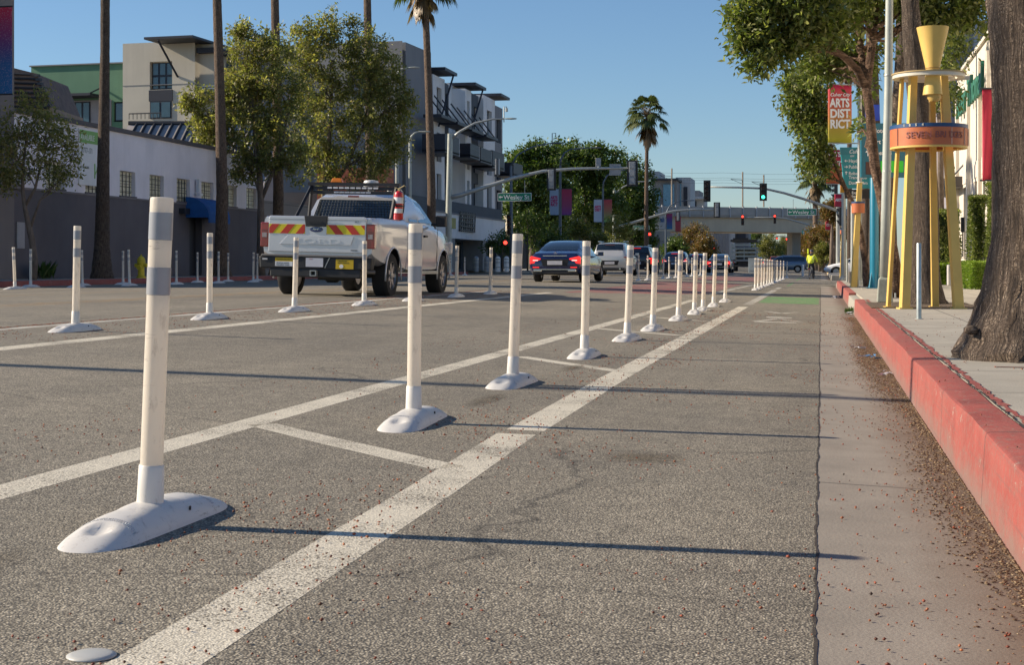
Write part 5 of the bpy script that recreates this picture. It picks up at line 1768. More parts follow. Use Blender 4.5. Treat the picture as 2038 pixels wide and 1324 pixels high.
# ---- left signal pole with long arm (pole at px 893)
d = 91
P = lambda x, y, dd=d: W(x, y, dd)
b_ = P(893, 541); b_.z = ZL
sp_ = thing('signal_pole', 'tall pale signal pole with raised street light arm left of the dark blue sedan', 'signal pole', tuple(b_))
MB().tube([b_, P(893, 420), P(896, 266)], [.20, .18, .155], 14).build('pole', M_galvp, sp_, off=b_, smooth=40)
MB().lathe([(.26, 0), (.26, .12), (.21, .2)], 14, b_).build('base_flange', M_galvp, sp_, off=b_)
mb = MB().tube([P(896, 278), P(915, 262), P(945, 245), P(980, 237), P(1003, 236)], [.09, .08, .065, .055, .05], 8)
lr_ = mb.build('lamp_arm', M_galv, sp_, off=b_, smooth=True)
mb = MB(); cobra(mb, P(1003, 236), EU, 1.0)
mb.build('lamp_head', M_galvp, lr_, off=b_)
MB().tube([P(1003, 243), P(1003, 212), P(1008, 212), P(1008, 222)], .035, 6).tube([P(1008, 215), P(1008, 222)], .09, 8).build('camera_bracket', M_galv, lr_, off=b_)
arm = MB().tube([P(896, 393), P(915, 389), P(960, 374), P(1020, 355), P(1080, 341), P(1140, 336), P(1200, 335), P(1262, 334)], [.15, .14, .13, .12, .105, .09, .08, .07], 10).build('mast_arm', M_galv, sp_, off=b_, smooth=True)
MB().obox(P(888, 400), EU * .35, EN * -.3, UZ * .6).build('arm_flange', M_galv, sp_, off=b_)
MB().obox(P(1186, 331), EU * .3, -EN * .25, UZ * .5).tube([P(1191, 331), P(1191, 339)], .05, 6).build('detector_box', M_siggrey, arm, off=b_)
MB().obox(P(1213, 349), EU * .68, -EN * .06, UZ * .68).build('sign_back', M_siggrey, arm, off=b_)
signal('signal head seen from behind at the middle of the left mast arm', P(1098, 357), 3, 1.15, back=True, nn=-LN)
signal('signal head seen from behind at the tip of the left mast arm', P(1259, 345), 3, 1.35, back=True, nn=-LN)
signal('pedestrian side signal box on the apartment side of the left pole arm', P(994, 332), 3, .95, back=True, u=UY, nn=UX)
sign_blade('green Wesley St blade with left arrow hanging over the dark blue sedan', P(1024, 392), 2.05, .48, 'Wesley St', hang=.75)
mb = MB()
# slim posts at the corner
b2 = W(1018, 541, 97); b2.z = ZL
s2 = thing('signal_pole', 'slim dark signal post at the shop corner', 'signal pole', tuple(b2))
MB().tube([b2, W(1017, 330, 97)], [.12, .08], 10).build('pole', M_dpole, s2, off=b2)
MB().tube([W(1017, 330, 97), W(1030, 308, 97), W(1060, 292, 97), W(1093, 285, 97)], [.06, .05, .045, .04], 7).build('lamp_arm', M_dpole, s2, off=b2, smooth=True)
mb = MB(); cobra(mb, W(1093, 285, 97), EU, 1.1); mb.tube([W(1099, 290, 97), W(1099, 265, 97), W(1106, 265, 97), W(1106, 272, 97)], .03, 5)
mb.build('lamp_head', M_dpole, s2, off=b2)
signal('black signal with unlit lenses on the slim corner post', W(1013, 447, 96.5), 4, 1.25, plate=False)
signal('small pedestrian signal showing a red hand left of the corner post', W(1006, 483, 96.5), 1, .36, lit=(0, M_lred), plate=False)
# ---- lamp posts with banners beyond
def banner_post(label, x, ybase, ytop, d, arm_dx, groups, h_top, banners):
    b_ = W(x, ybase, d); b_.z = ZL
    r_ = thing('lamp_post', label, 'street lamp', tuple(b_), group='blue grey lamp posts on the far left side')
    MB().tube([b_, W(x, ytop + 30, d)], [.13, .09], 10).build('pole', M_dpole, r_, off=b_)
    a_ = MB().tube([W(x, ytop + 32, d), W(x + 1, ytop + 18, d), W(x + 8, ytop + 5, d), W(x + 20, ytop - 3, d), W(x + arm_dx, ytop - 6, d)], [.085, .075, .065, .05, .045], 8).build('lamp_arm', M_dpole, r_, off=b_, smooth=True)
    mb = MB(); cobra(mb, W(x + arm_dx, ytop - 6, d), EU, 1.3); mb.build('lamp_head', M_dpole, r_, off=b_)
    for (xa, xb, ya, yb, stops, lab, words, wc) in banners:
        pb_ = W((xa + xb) / 2, (ya + yb) / 2, d - .1)
        br_ = thing('street_banner', lab, 'banner', tuple(pb_))
        w_ = (xb - xa) * d / F; h_ = (yb - ya) * d / F
        m = grad_mat('banner %d' % len(bpy.data.materials), stops, 2, -h_ / 2, h_ / 2)
        MB().obox(-EU * w_ / 2 - UZ * h_ / 2, EU * w_, -EN * .015, UZ * h_).build('cloth', m, br_)
        for q_ in (1, -1): MB().tube([-EU * w_ / 2 + UZ * q_ * h_ / 2, EU * w_ / 2 + UZ * q_ * h_ / 2], .02, 5).build('rod', M_dpole, br_)
        for k, wd in enumerate(words):
            t_ = text(wd, h_ * .11, -EU * w_ * .40 + UZ * (h_ * (.12 - k * .135)) + EN * .002, EU, EN, wc, br_, depth=.004, bold=.02)
            bb = [v.co.dot(EU) for v in t_.data.vertices]
            sc_ = w_ * .8 / max(.01, max(bb) - min(bb))
            for v in t_.data.vertices:
                q = v.co.dot(EU) + w_ * .4
                v.co += EU * (q * (sc_ - 1))
    return r_
blu = [(0, (.30, .42, .58)), (1, (.34, .44, .56))]
banner_post('lamp post carrying the white lettered and pink banners', 1115, 540, 300, 124, 58, None, 0, [
    (1094, 1112, 376, 428, blu, 'pale blue banner with magenta ARTS DISTRICT letters', ['ARTS', 'DIST', 'RICT'], M_inkr),
    (1118, 1138, 376, 428, [(0, (.20, .05, .28)), (.35, (.30, .06, .16)), (1, (.42, .03, .08))], 'magenta to purple banner right of the ARTS DISTRICT letters', [], None)])
banner_post('lamp post carrying the paler and the red to green banners', 1200, 540, 345, 148, 24, None, 0, [
    (1182, 1198, 397, 442, blu, 'pale blue banner with small red ARTS letters on the farther lamp post', ['ARTS', 'DIST'], M_inkr),
    (1202, 1218, 397, 442, [(0, (.10, .30, .10)), (.5, (.25, .12, .08)), (1, (.35, .03, .06))], 'red to green banner on the farther lamp post', [], None)])
banner_post('far lamp post carrying three banners beside the overpass abutment', 1325, 538, 405, 176, 40, None, 0, [
    (1312, 1324, 427, 456, [(0, (.6, .6, .62)), (1, (.6, .58, .58))], 'white banner with blue letters beside the overpass', ['ARTS', 'DIST'], mat('blue ink', (.03, .12, .35), .6)),
    (1327, 1338, 425, 456, [(0, (.02, .22, .45)), (.6, (.12, .06, .30)), (1, (.45, .03, .10))], 'red to blue banner beside the overpass', [], None),
    (1344, 1355, 430, 461, [(0, (.45, .08, .08)), (1, (.50, .04, .10))], 'crimson banner rightmost of the three by the overpass', [], None)])
# thin lamp post right of the ficus and the other street light in front of the apartments
for lab, x, yb, yt, dd, dx_, mt_ in (('thin pale lamp post in front of the apartment base wall', 816, 545, 280, 86, 16, M_galvp), ('street light reaching out of the broad tree top at the apartment parapet', 790, 545, 152, 88, 22, M_galvp)):
    b_ = W(x, yb, dd); b_.z = ZL
    r_ = thing('lamp_post', lab, 'street lamp', tuple(b_))
    MB().tube([b_, W(x, yt, dd)], [.11, .08], 10).build('pole', mt_, r_, off=b_)
    tip = W(x + dx_, yt - 18, dd)
    MB().tube([W(x, yt, dd), W(x + 3, yt - 9, dd), W(x + 9, yt - 15, dd), tip], [.075, .06, .05, .04], 8).build('lamp_arm', mt_, r_, off=b_, smooth=True)
    mb = MB(); cobra(mb, tip, EU, .9); mb.build('lamp_head', mt_, r_, off=b_)
# ---- second left mast, at the next crossing
d = 166
b_ = W(1222, 541, d); b_.z = ZL
r_ = thing('signal_pole', 'farther signal pole with bent arm beside the red to green banner', 'signal pole', tuple(b_))
MB().tube([b_, W(1223, 378, d)], [.22, .17], 10).build('pole', M_galvp, r_, off=b_)
MB().tube([W(1225, 384, d), W(1240, 372, d), W(1262, 362, d), W(1290, 361, d)], .07, 7).build('lamp_arm', M_galv, r_, off=b_)
MB().tube([W(1225, 452, d), W(1250, 446, d), W(1290, 434, d), W(1340, 420, d), W(1380, 417, d), W(1430, 417, d)], [.17, .15, .13, .11, .10, .09], 8).build('mast_arm', M_galv, r_, off=b_, smooth=True)
MB().tube([W(1234, 448, d), W(1234, 438, d)], .04, 5).tube([W(1230, 390, d), W(1233, 382, d)], .1, 6).build('fitting', M_galv, r_, off=b_)
signal('signal head seen from behind on the farther mast arm by the overpass', W(1350, 431, d - .3), 3, .9, back=True, nn=-LN)
signal('signal head seen from behind at the tip of the farther left mast arm', W(1427, 418, d - .3), 3, 1.45, back=True, nn=-LN)
sign_blade('small green blade under the farther left mast arm', W(1276, 453, d), 1.8, .45, 'Landmark St', hang=.5, arrow=False)
signal('small red signal low beside the dark evergreens', W(1293, 466, 150), 1, .4, lit=(0, M_lred), plate=False)
# ---- right mast arm with the green light
d = 113
b_ = W(1668, 549, d); b_.z = ZS
r_ = thing('signal_pole', 'signal pole on the right pavement whose arm carries the green light', 'signal pole', tuple(b_))
MB().tube([b_, W(1668, 400, d)], [.17, .14], 10).build('pole', M_galv, r_, off=b_)
MB().tube([W(1668, 420, d), W(1650, 413, d), W(1600, 396, d), W(1560, 384, d), W(1520, 375, d), W(1470, 373, d), W(1408, 372, d)], [.11, .11, .10, .09, .08, .07, .06], 9).build('mast_arm', M_galv, r_, off=b_, smooth=True)
signal('signal head with dark lenses at the left tip of the green light arm', W(1407, 380, d - .4), 4, 1.42)
signal('signal head glowing green above the overpass', W(1519, 382, d - .4), 3, 1.12, lit=(2, M_lgrn))
sign_blade('green Wesley St blade in front of the overpass parapet', W(1596, 422, d - .2), 2.1, .5, 'Wesley St', hang=.7)
signal('side facing signal head with tall visors on the right pole', W(1670, 425, d - 1), 4, 1.75, u=UY, nn=-UX, plate=False)
signal('upper side facing signal head below the orange banner', W(1660, 380, d - 20), 3, .95, u=UY, nn=-UX, plate=False)
# ---- farther right mast with two red lights
d = 172
b_ = W(1652, 538, d); b_.z = ZS
r_ = thing('signal_pole', 'farther right signal pole whose arm carries two red lights', 'signal pole', tuple(b_))
MB().tube([b_, W(1652, 440, d)], [.2, .16], 8).build('pole', M_galv, r_, off=b_)
MB().tube([W(1652, 460, d), W(1640, 457, d), W(1600, 445, d), W(1565, 435, d), W(1540, 433, d), W(1478, 433, d)], [.12, .11, .10, .09, .08, .07], 8).build('mast_arm', M_galv, r_, off=b_, smooth=True)
signal('left red light in front of the overpass girder', W(1478, 438, d - .3), 3, 1.15, lit=(0, M_lred), plate=False)
signal('right red light in front of the overpass girder', W(1542, 436, d - .3), 3, 1.0, lit=(0, M_lred), plate=False)
sign_blade('small teal street blade under the overpass edge', W(1612, 462, d), 1.75, .42, 'Robertson Bl', hang=.8, arrow=False, border=False, m=mat('teal sign', (.01, .20, .20), .5))
for x, y, lab in ((1546, 474, 'far red light under the overpass above the golden tree'), (1566, 476, 'far red light beside the distant spired tower'), (1421, 497, 'far red light beside the flatbed truck cab')):
    signal(lab, W(x, y, 330 if x > 1500 else 240), 3 if x < 1500 else 1, .6, lit=(0, M_lred), plate=False)
d = 330
b_ = W(1595, 529, d); b_.z = .1
r_ = thing('signal_pole', 'distant signal pole beyond the overpass right of the spired tower', 'signal pole', tuple(b_))
MB().tube([b_, W(1595, 470, d)], .15, 6).tube([W(1595, 476, d), W(1570, 472, d), W(1545, 470, d)], .1, 6).build('pole', M_galv, r_, off=b_)

# ---- steel bollards at the far corner
def bollard(x, y, d, lab, grey):
    b_ = W(x, y, d); b_.z = ZL if grey is not None else ZS
    r_ = thing('bollard', lab, 'bollard', tuple(b_), group='round topped bollards at the far corner')
    s = 1.0
    MB().lathe([(.16, 0), (.16, .72), (.165, .78), (.15, .88), (.09, .95), (.01, .97)], 14).build('body', M_siggrey if grey else M_white, r_, smooth=40)
    mb = MB()
    for z in (.25, .55, .76): mb.lathe([(.168, z), (.172, z + .01), (.172, z + .05), (.168, z + .06)], 14)
    mb.build('ring', M_galv, r_)
for i, (x, lab, g_) in enumerate(((948, 'leftmost of the round topped bollards before the shop windows, grey', 1), (969, 'second bollard from the left before the shop windows, grey', 1), (991, 'white ringed bollard left of the slim corner signal post', 0), (1008, 'white ringed bollard nearest the slim corner signal post', 0))):
    bollard(x, 545, 95, lab, g_)

# ---- hydrants
def hydrant(b_, lab, m, s=1.0):
    r_ = thing('fire_hydrant', lab, 'fire hydrant', tuple(b_))
    MB().lathe([(.15, 0), (.15, .05), (.105, .07), (.10, .42), (.13, .44), (.13, .50), (.115, .52)], 18).build('barrel', m, r_, smooth=35)
    MB().lathe([(.135, .52), (.13, .55), (.11, .62), (.06, .68), (.02, .69)], 18).lathe([(.028, .68), (.026, .74)], 5).build('bonnet', m, r_, smooth=35)
    mb = MB()
    mb.lathe([(.065, -.2), (.065, -.15), (.05, -.145), (.05, .145), (.065, .15), (.065, .2)], 12, (0, 0, .40), 'x')
    mb.lathe([(.075, -.19), (.075, -.14), (.06, -.135), (.06, 0)], 12, (0, 0, .34), 'y')
    mb.build('outlet_cap', m, r_, smooth=35)
    for c in [r_]: c.scale = (s,) * 3
M_hy = mat('hydrant yellow', (.72, .55, .03), .55, var=.15, vs=8)
b_ = WX(281, 553, -22.0); b_.z = ZL
hydrant(b_, 'yellow fire hydrant on the left pavement between the palm and the blue awning', M_hy, 1.05)
b_ = W(1650, 541, 126); b_.z = .1
hydrant(b_, 'small orange yellow hydrant beyond the white car nose', mat('orange yellow', (.60, .33, .02), .55), 1.0)

# ---- pylon with the red and blue banner, left edge
r_ = thing('pylon', 'grey brown rendered pylon cut by the left edge', 'pylon', (-24.6, YW(-60), 0))
MB().box((-25.6, YW(-110), 0), (-23.8, YW(29, -23.8), 14)).build('pylon_wall', mat('pylon render', (.20, .175, .165), .85, var=.1, vs=.8), r_, off=r_.location, bevel=.03)
dd = dX(24, -22.9)
pb_ = WX(24, 187, -22.9)
w_, h_ = 1.0, (187 - 12) * dd / F
r_ = thing('street_banner', 'tall speckled banner fading from red to blue at the left edge', 'banner', tuple(pb_))
m = grad_mat('speckled red blue', [(0, (.01, .13, .32)), (.35, (.02, .10, .28)), (.55, (.10, .04, .18)), (.8, (.28, .02, .10)), (1, (.50, .015, .05))], 2, 0, h_, speck=(.40, .30, .38))
MB().box((-w_, -.01, 0), (0, .01, h_)).build('cloth', m, r_)
for z_ in (h_, 0): MB().tube([(-w_ - .1, 0, z_), (.02, 0, z_)], .025, 6).build('rod', M_dark, r_)
# ---- lamp pole just out of frame on the left whose long shadow crosses the lane
for i, (yy, hh, lab, rad) in enumerate(((8.3, 13, 'street lamp pole standing left of the frame', .13),)):
    b_ = Vector((-21.9, yy, ZL))
    r_ = thing('lamp_post', lab, 'street lamp', tuple(b_))
    MB().tube([b_, b_ + UZ * hh], [rad, rad * .7], 12).build('pole', M_galvp, r_, off=b_)
    MB().tube([b_ + UZ * hh, b_ + Vector((.8, 0, hh + .5)), b_ + Vector((2.2, 0, hh + .6))], [.08, .06, .05], 8).build('lamp_arm', M_galvp, r_, off=b_)

# ================================================================== RIGHT PAVEMENT
# ---- yellow hourglass tower
M_yw = mat('butter yellow paint', (.66, .45, .12), .5, var=.09, vs=3, bmp=.05)
M_or = mat('terracotta paint', (.50, .14, .05), .5, var=.14, vs=4)
M_nv = mat('deep blue paint', (.012, .06, .17), .45, var=.15)
M_iv = mat('ivory paint', (.62, .58, .48), .5)
d = 21.0
c0 = W(1846, 610, d); c0.z = ZS
tw = thing('hourglass_tower', 'yellow four legged tower with hourglass funnel and terracotta ring on the right pavement', 'sculpture', tuple(c0))
sT = d / F
Z = lambda y: HC + (HZ - y) * sT - ZS                      # height above the pavement
X_ = lambda x: (x - 1846) * sT
LG = [((1792, 612), (1815, 160), -.10, (.115, .16)), ((1898, 612), (1875, 158), -.10, (.125, .14)), ((1780, 600), (1800, 165), .22, (.05, .10)), ((1878, 603), (1862, 162), .30, (.09, .10))]
TU, TN = EU, EN
def loc2(x, y, off=0):
    return TU * X_(x) + UZ * Z(y) - TN * off
for (xa, ya), (xb, yb), off, (w1, dp) in LG:
    a, b = loc2(xa, 615, off + .12 * (1 if off > 0 else -1)), loc2(xb, 152, off * .6)
    a.z = 0
    mb = MB()
    hw = w1 / 2
    vs = []
    for p, k in ((a, 1.0), (b, .82)):
        vs += [p + TU * sx * hw * k + TN * sy * dp / 2 * k for sx, sy in ((-1, -1), (1, -1), (1, 1), (-1, 1))]
    mb.add(vs, [(0, 1, 2, 3), (4, 7, 6, 5), (0, 4, 5, 1), (1, 5, 6, 2), (2, 6, 7, 3), (3, 7, 4, 0)])
    # inner fin welded to each leg
    mb.obox(a + TU * (hw * .2) - TN * dp * .5, TU * .02, -TN * .10, (b - a) * .96)
    o = mb.build('leg', M_yw, tw, bevel=.006)
    MB().obox(Vector((a.x, a.y, 0)) - TU * (hw + .03) - TN * (-dp / 2 - .03), TU * (w1 + .06), -TN * (dp + .06), UZ * .02).build('foot_plate', M_yw, o)
rx = X_(1923) - X_(1773)
cx = X_(1848)
R0 = rx / 2
prof = [(R0 - .04, Z(297)), (R0, Z(297)), (R0, Z(259)), (R0 - .04, Z(259))]
def hollow(mb, r, z0_, z1_, th, n=40, c=(0, 0), sy=1):
    vs, fs = [], []
    for k in range(n):
        a = 2 * math.pi * k / n
        e = TU * math.cos(a) - TN * math.sin(a) * sy
        for rr, zz in ((r, z0_), (r, z1_), (r - th, z1_), (r - th, z0_)):
            vs.append(Vector((0, 0, zz)) + TU * c[0] - TN * c[1] + e * rr)
    for k in range(n):
        j = (k + 1) % n
        for q in range(4):
            fs.append((k * 4 + q, k * 4 + (q + 1) % 4, j * 4 + (q + 1) % 4, j * 4 + q))
    mb.add(vs, fs)
    return mb
rg = hollow(MB(), R0, Z(293), Z(258), .03, c=(cx, 0)).build('ring', M_or, tw, smooth=40)
hollow(MB(), R0 + .004, Z(258) + .001, Z(250.5), .03, c=(cx, 0)).build('blue_rim', M_nv, rg, smooth=40)
hollow(MB(), R0 - .001, Z(297), Z(293) - .001, .06, c=(cx, 0)).build('ring_lip', M_yw, rg, smooth=40)
for a in (-2.72, -1.22, -.72, -.35):
    e = TU * math.cos(a) - TN * math.sin(a)
    sm = MB().obox(TU * cx + e * (R0 + .001) - TU * .006 + UZ * Z(292), TU * .012, e * .006, UZ * (Z(259) - Z(292)))
    sm.build('seam', mat('bright seam', (.60, .35, .25), .4), rg)
def arc_text(s_, a0, da, h, z, m, nm):
    for i, ch in enumerate(s_):
        if ch == ' ': continue
        a = a0 + da * i
        e = TU * math.cos(a) - TN * math.sin(a)
        u_ = TU * (-math.sin(a)) - TN * math.cos(a)
        text(ch, h, TU * cx + e * (R0 + .006) + UZ * z - u_ * h * .35, u_, e, m, rg, name='letter', depth=.002, bold=.002)
arc_text('SEVEN BRIDGES', -math.pi / 2 - .80, .125, .085, Z(279), mat('faded violet ink', (.26, .085, .07), .6), 'l')
arc_text('1 8 5 4', -math.pi / 2 - .92, .085, .034, Z(256), M_iv, 'l')
# top disc: a thin sloping ring plate
tp = hollow(MB(), X_(1918) - X_(1848), Z(156), Z(149), .10, c=(X_(1848), 0)).build('top_ring', M_iv, tw, smooth=40)
hollow(MB(), X_(1920) - X_(1848), Z(149) + .001, Z(146.5), .13, c=(X_(1848), 0)).build('ring_cap', mat('ochre edge', (.42, .30, .13), .6), tp, smooth=40)
MB().obox(loc2(1802, 157, .05), TU * .9, -TN * .05, UZ * .05).build('cross_bar', M_iv, tp)
fz = MB()
fprof = [(.001, Z(193)), (X_(1864) - X_(1845), Z(193)), (X_(1858) - X_(1845), Z(148)), (X_(1858.4) - X_(1845), Z(140.5)), (X_(1876) - X_(1845), Z(60.5)), (X_(1876) - X_(1845) - .012, Z(60.3)), (X_(1856) - X_(1845) - .012, Z(138))]
fz.lathe(fprof, 36, TU * X_(1845) + TN * .28)
fu_ = fz.build('funnel', M_yw, tw, smooth=30)
MB().lathe([(X_(1858.6) - X_(1845) + .003, Z(141.5)), (X_(1858.6) - X_(1845) + .006, Z(140.5)), (X_(1858.6) - X_(1845) + .003, Z(139.5))], 36, TU * X_(1845) + TN * .28).build('joint_bead', mat('ochre joint', (.40, .24, .06), .5), fu_)
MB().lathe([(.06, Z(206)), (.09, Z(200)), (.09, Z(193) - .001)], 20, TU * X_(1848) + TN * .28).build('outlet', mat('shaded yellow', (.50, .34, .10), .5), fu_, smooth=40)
# soil pit round the palm in the tower
pit = MB().box((c0.x - .75, c0.y - .1, ZS), (c0.x + .75, c0.y + 3.0, ZS + .012)).build('planting_pit', M_dirt); tag(pit, kind='structure')
crack2 = [(1.0 + .25 * i, 9.35 + random.uniform(-.03, .03)) for i in range(12)]
for i in range(11):
    (x0_, y0_), (x1_, y1_) = crack2[i], crack2[i + 1]
    tag(MB().add([(x0_, y0_ - .04, ZS + .003), (x1_, y1_ - .04, ZS + .003), (x1_, y1_ + .03, ZS + .003), (x0_, y0_ + .03, ZS + .003)], [(0, 1, 2, 3)]).build('paving_joint', mat('reddish grime', (.20, .12, .095), .9, var=.4, vs=20)), kind='structure')
# ---- galvanised stub post
b_ = W(1829, 636, 16.9); b_.z = ZS
r_ = thing('stub_post', 'short bare steel post standing alone before the yellow tower', 'post', tuple(b_))
MB().lathe([(.028, 0), (.026, .835), (.022, .84)], 16).build('tube', mat('galvanised tube', (.42, .46, .45), .4, .6, var=.2, vs=14), r_, smooth=40)
MB().lathe([(.045, 0), (.045, .006)], 16).build('flange', M_galv, r_)
# ---- lamp pole on its concrete pedestal
d = 24.6
b_ = W(1761, 603, d); b_.z = ZS
r_ = thing('lamp_post', 'pale grey lamp pole on a tapered concrete pedestal left of the yellow tower', 'street lamp', tuple(b_))
s_ = d / F
h1 = (603 - 552) * s_
vs = []
for z, hw in ((0, 15.5), (h1 * .88, 12.5), (h1, 8.5)):
    for a, b in ((-1, -1), (1, -1), (1, 1), (-1, 1)):
        vs.append(Vector((a * hw * s_, b * hw * s_, z)))
fs = [(0, 1, 2, 3)] + [(i * 4 + k, i * 4 + (k + 1) % 4, i * 4 + 4 + (k + 1) % 4, i * 4 + 4 + k) for i in range(2) for k in range(4)] + [(8, 9, 10, 11)]
MB().add(vs, fs).build('pedestal', mat('green grey concrete', (.30, .32, .27), .85, var=.15, vs=5, bmp=.2, bs=40), r_, bevel=.015)
MB().tube([(0, 0, h1), W(1763, 400, d) - b_, W(1768, 180, d) - b_, W(1770, 0, d) - b_, W(1771, -260, d) - b_], [.085, .072, .066, .06, .05], 18).build('pole', M_galvp, r_, smooth=True)
mb = MB()
for y_ in (341, 150):
    mb.lathe([(.072, -.012), (.076, 0), (.072, .012)], 18, W(1765 if y_ > 200 else 1768.5, y_, d) - b_)
mb.build('collar', M_galv, r_)
MB().tube([W(1771, -260, d) - b_, W(1730, -300, d) - b_, W(1600, -330, d) - b_], [.05, .045, .04], 8).build('lamp_arm', M_galvp, r_)
for x, y, dd, h_, lab, rr in ((1768.5, 603, 24.9, .56, 'thin steel stub beside the concrete lamp pedestal', .02), (1708, 571, 41, .77, 'thin steel stub beside the second yellow post', .028), (1686, 562, 52, .80, 'thin steel stub among the far grey poles', .035), (1782, 596, 27.6, .5, 'thin conduit stub behind the leaning tree foot', .015)):
    b_ = W(x, y, dd); b_.z = ZS
    r_ = thing('stub_post', lab, 'post', tuple(b_))
    MB().lathe([(rr, 0), (rr, h_), (rr * .8, h_ + .006)], 12).build('tube', M_galv, r_)
    MB().lathe([(rr * 1.6, 0), (rr * 1.6, .006)], 12).build('flange', M_galv, r_)
# ---- blue wayfinding post with its sign panel
M_teal = mat('teal sign blue', (.005, .13, .19), .4, var=.05)
M_tealp = mat('teal post paint', (.005, .17, .27), .35, var=.06, coat=.3)
M_teal2 = mat('light teal', (.008, .26, .29), .4, var=.05)
d = 38.5
b_ = W(1740, 574, d); b_.z = ZS
s_ = d / F
wp = thing('wayfinding_sign', 'thick blue round post carrying the dark teal arrow panel behind the leaning tree', 'direction sign', tuple(b_))
MB().lathe([(8.8 * s_, .03), (8.6 * s_, 3.6), (8.2 * s_, 3.61)], 24).build('post', M_tealp, wp, smooth=40)
mb = MB()
for k in range(4):
    a = math.pi / 4 + k * math.pi / 2
    e = Vector((math.cos(a), math.sin(a), 0))
    mb.prism([(8.5 * s_, .02), (15 * s_, .02), (8.5 * s_, .42)], (0, 0, 0), e, UZ, Vector((-e.y, e.x, 0)) * .012)
mb.build('gusset', M_tealp, wp)
MB().cbox((0, 0, .015), (.40, .40, .03)).build('base_plate', M_tealp, wp)
MB().cbox((0, .0, -.02), (.62, .62, .06)).build('footing', M_kgrey, wp)
def panel_at(parent, base, xa, xb, ya, yb, d, m, nm, th=.06, off=0):
    a = W(xa, yb, d) - base
    return MB().obox(a + EN * off, EU * (xb - xa) * d / F, -EN * th, UZ * (yb - ya) * d / F).build(nm, m, parent, bevel=.008)
pn = panel_at(wp, b_, 1714, 1806, 245, 353, d - .3, M_teal, 'panel', .12)
panel_at(wp, b_, 1723, 1738, 322, 347, d - .3, mat('brown map', (.09, .035, .025), .6), 'map', .02, .014)
mg = mat('bright green', (.04, .62, .03), .5)
panel_at(wp, b_, 1752, 1798, 320, 343, d - .3, mg, 'green_map', .02, .014)
def arrow(parent, base, x, y, d, s, ang, m=M_inkw, off=.016):
    pts = [(-.5, -.09), (.08, -.09), (.0, -.30), (.14, -.38), (.5, 0), (.14, .38), (.0, .30), (.08, .09), (-.5, .09)]
    c, q = math.cos(ang), math.sin(ang)
    pts = [(px_ * c - py_ * q, px_ * q + py_ * c) for px_, py_ in pts]
    k = s * d / F
    MB().prism([(a * k, b * k) for a, b in pts], W(x, y, d) - base + EN * off, EU, UZ, EN * .004).build('arrow', m, parent)
for y_, an in ((260, 0), (282, math.pi / 2), (304, math.pi / 2)):
    arrow(pn, b_, 1727, y_, d - .3, 13, an)
for y_, t_ in ((260, 'Hotel'), (282, 'Art Walk'), (304, 'Theatre')):
    text(t_, 8.5 * d / F, W(1736, y_ + 4, d - .3) - b_ + EN * .014, EU, EN, M_inkw, pn, depth=.003, bold=.003)
# blue banner above it
d2 = 38.0
panel_at(wp, b_, 1722, 1751, 208, 240, d, mat('royal blue', (.01, .06, .50), .5), 'blue_flag', .02)
# ---- tapered teal direction sign farther along
d = 52
b_ = W(1705, 566, d); b_.z = ZS
w2 = thing('wayfinding_sign', 'light teal tapering direction sign with white lettering left of the blue post', 'direction sign', tuple(b_))
MB().lathe([(.07, 0), (.065, 2.6)], 16).build('post', M_galv, w2, smooth=40)
pf = lambda x, y: ((x - 1672) * d / F, (375 - y) * d / F)
o_ = W(1672, 375, d) - b_
pn = MB().prism([pf(1681, 375), pf(1736, 375), pf(1740, 293), pf(1672, 293)], o_, EU, UZ, -EN * .08).build('panel', M_teal2, w2, bevel=.008)
MB().prism([pf(1672.8, 308), pf(1739, 308), pf(1740, 294), pf(1671.5, 294)], o_ + EN * .001, EU, UZ, EN * .005).build('header', mat('header teal', (.006, .20, .24), .4), pn)
def wt(s, x, y, h, parent=pn, base=b_, dd=d, sh=0, m=M_inkw, sx=.9):
    text(s, h * dd / F, W(x, y, dd) - base + EN * .008, EU, EN, m, parent, depth=.003, bold=.003, shear=sh, sx=sx)
wt('Culver', 1689, 305, 8, sh=.4); wt('Hayden', 1689, 323, 6.5); wt('Public Lot', 1689, 335, 6.5); wt('Robertson', 1689, 348, 6.5); wt('Transit Ctr', 1689, 356, 6.5); wt('Downtown', 1689, 367, 6.5)
wt('CITY', 1692, 312, 3)
arrow(pn, b_, 1684, 320, d, 7, math.pi, off=.008); arrow(pn, b_, 1684, 332, d, 7, 0, off=.008); arrow(pn, b_, 1684, 344, d, 7, math.pi / 2, off=.008)
bp = MB().prism([pf(1682, 395), pf(1734, 395), pf(1736, 377), pf(1681, 377)], o_, EU, UZ, -EN * .08).build('lower_panel', M_black, w2)
arrow(bp, b_, 1687, 384, d, 7, 0, off=.003); wt('Expo', 1695, 386, 5.5, bp); wt('Station', 1695, 393, 5, bp)
# ---- grey poles by the far kerb
for x, yb, yt, dd, r1, lab in ((1697, 566, 395, 50, .075, 'light grey pole with squat base between the far palms'), (1679, 556, 385, 62, .10, 'tall grey pole left of the second yellow post'), (1711, 566, 130, 45, .07, 'banner lamp pole mostly hidden by the tree crowns')):
    b_ = W(x, yb, dd); b_.z = ZS
    r_ = thing('street_pole', lab, 'pole', tuple(b_))
    MB().tube([(0, 0, 0), Vector((0, 0, HC - ZS + (HZ - yt) * dd / F))], [r1, r1 * .85], 12).build('pole', M_galv, r_, smooth=40)
    if x == 1697: MB().cbox((0, 0, .19), (.26, .26, .38)).build('pole_base', mat('brown grey base', (.22, .20, .18), .8), r_, bevel=.02)
    else: MB().lathe([(r1 * 1.6, 0), (r1 * 1.5, .1), (r1, .14)], 12).build('pole_base', M_galv, r_)
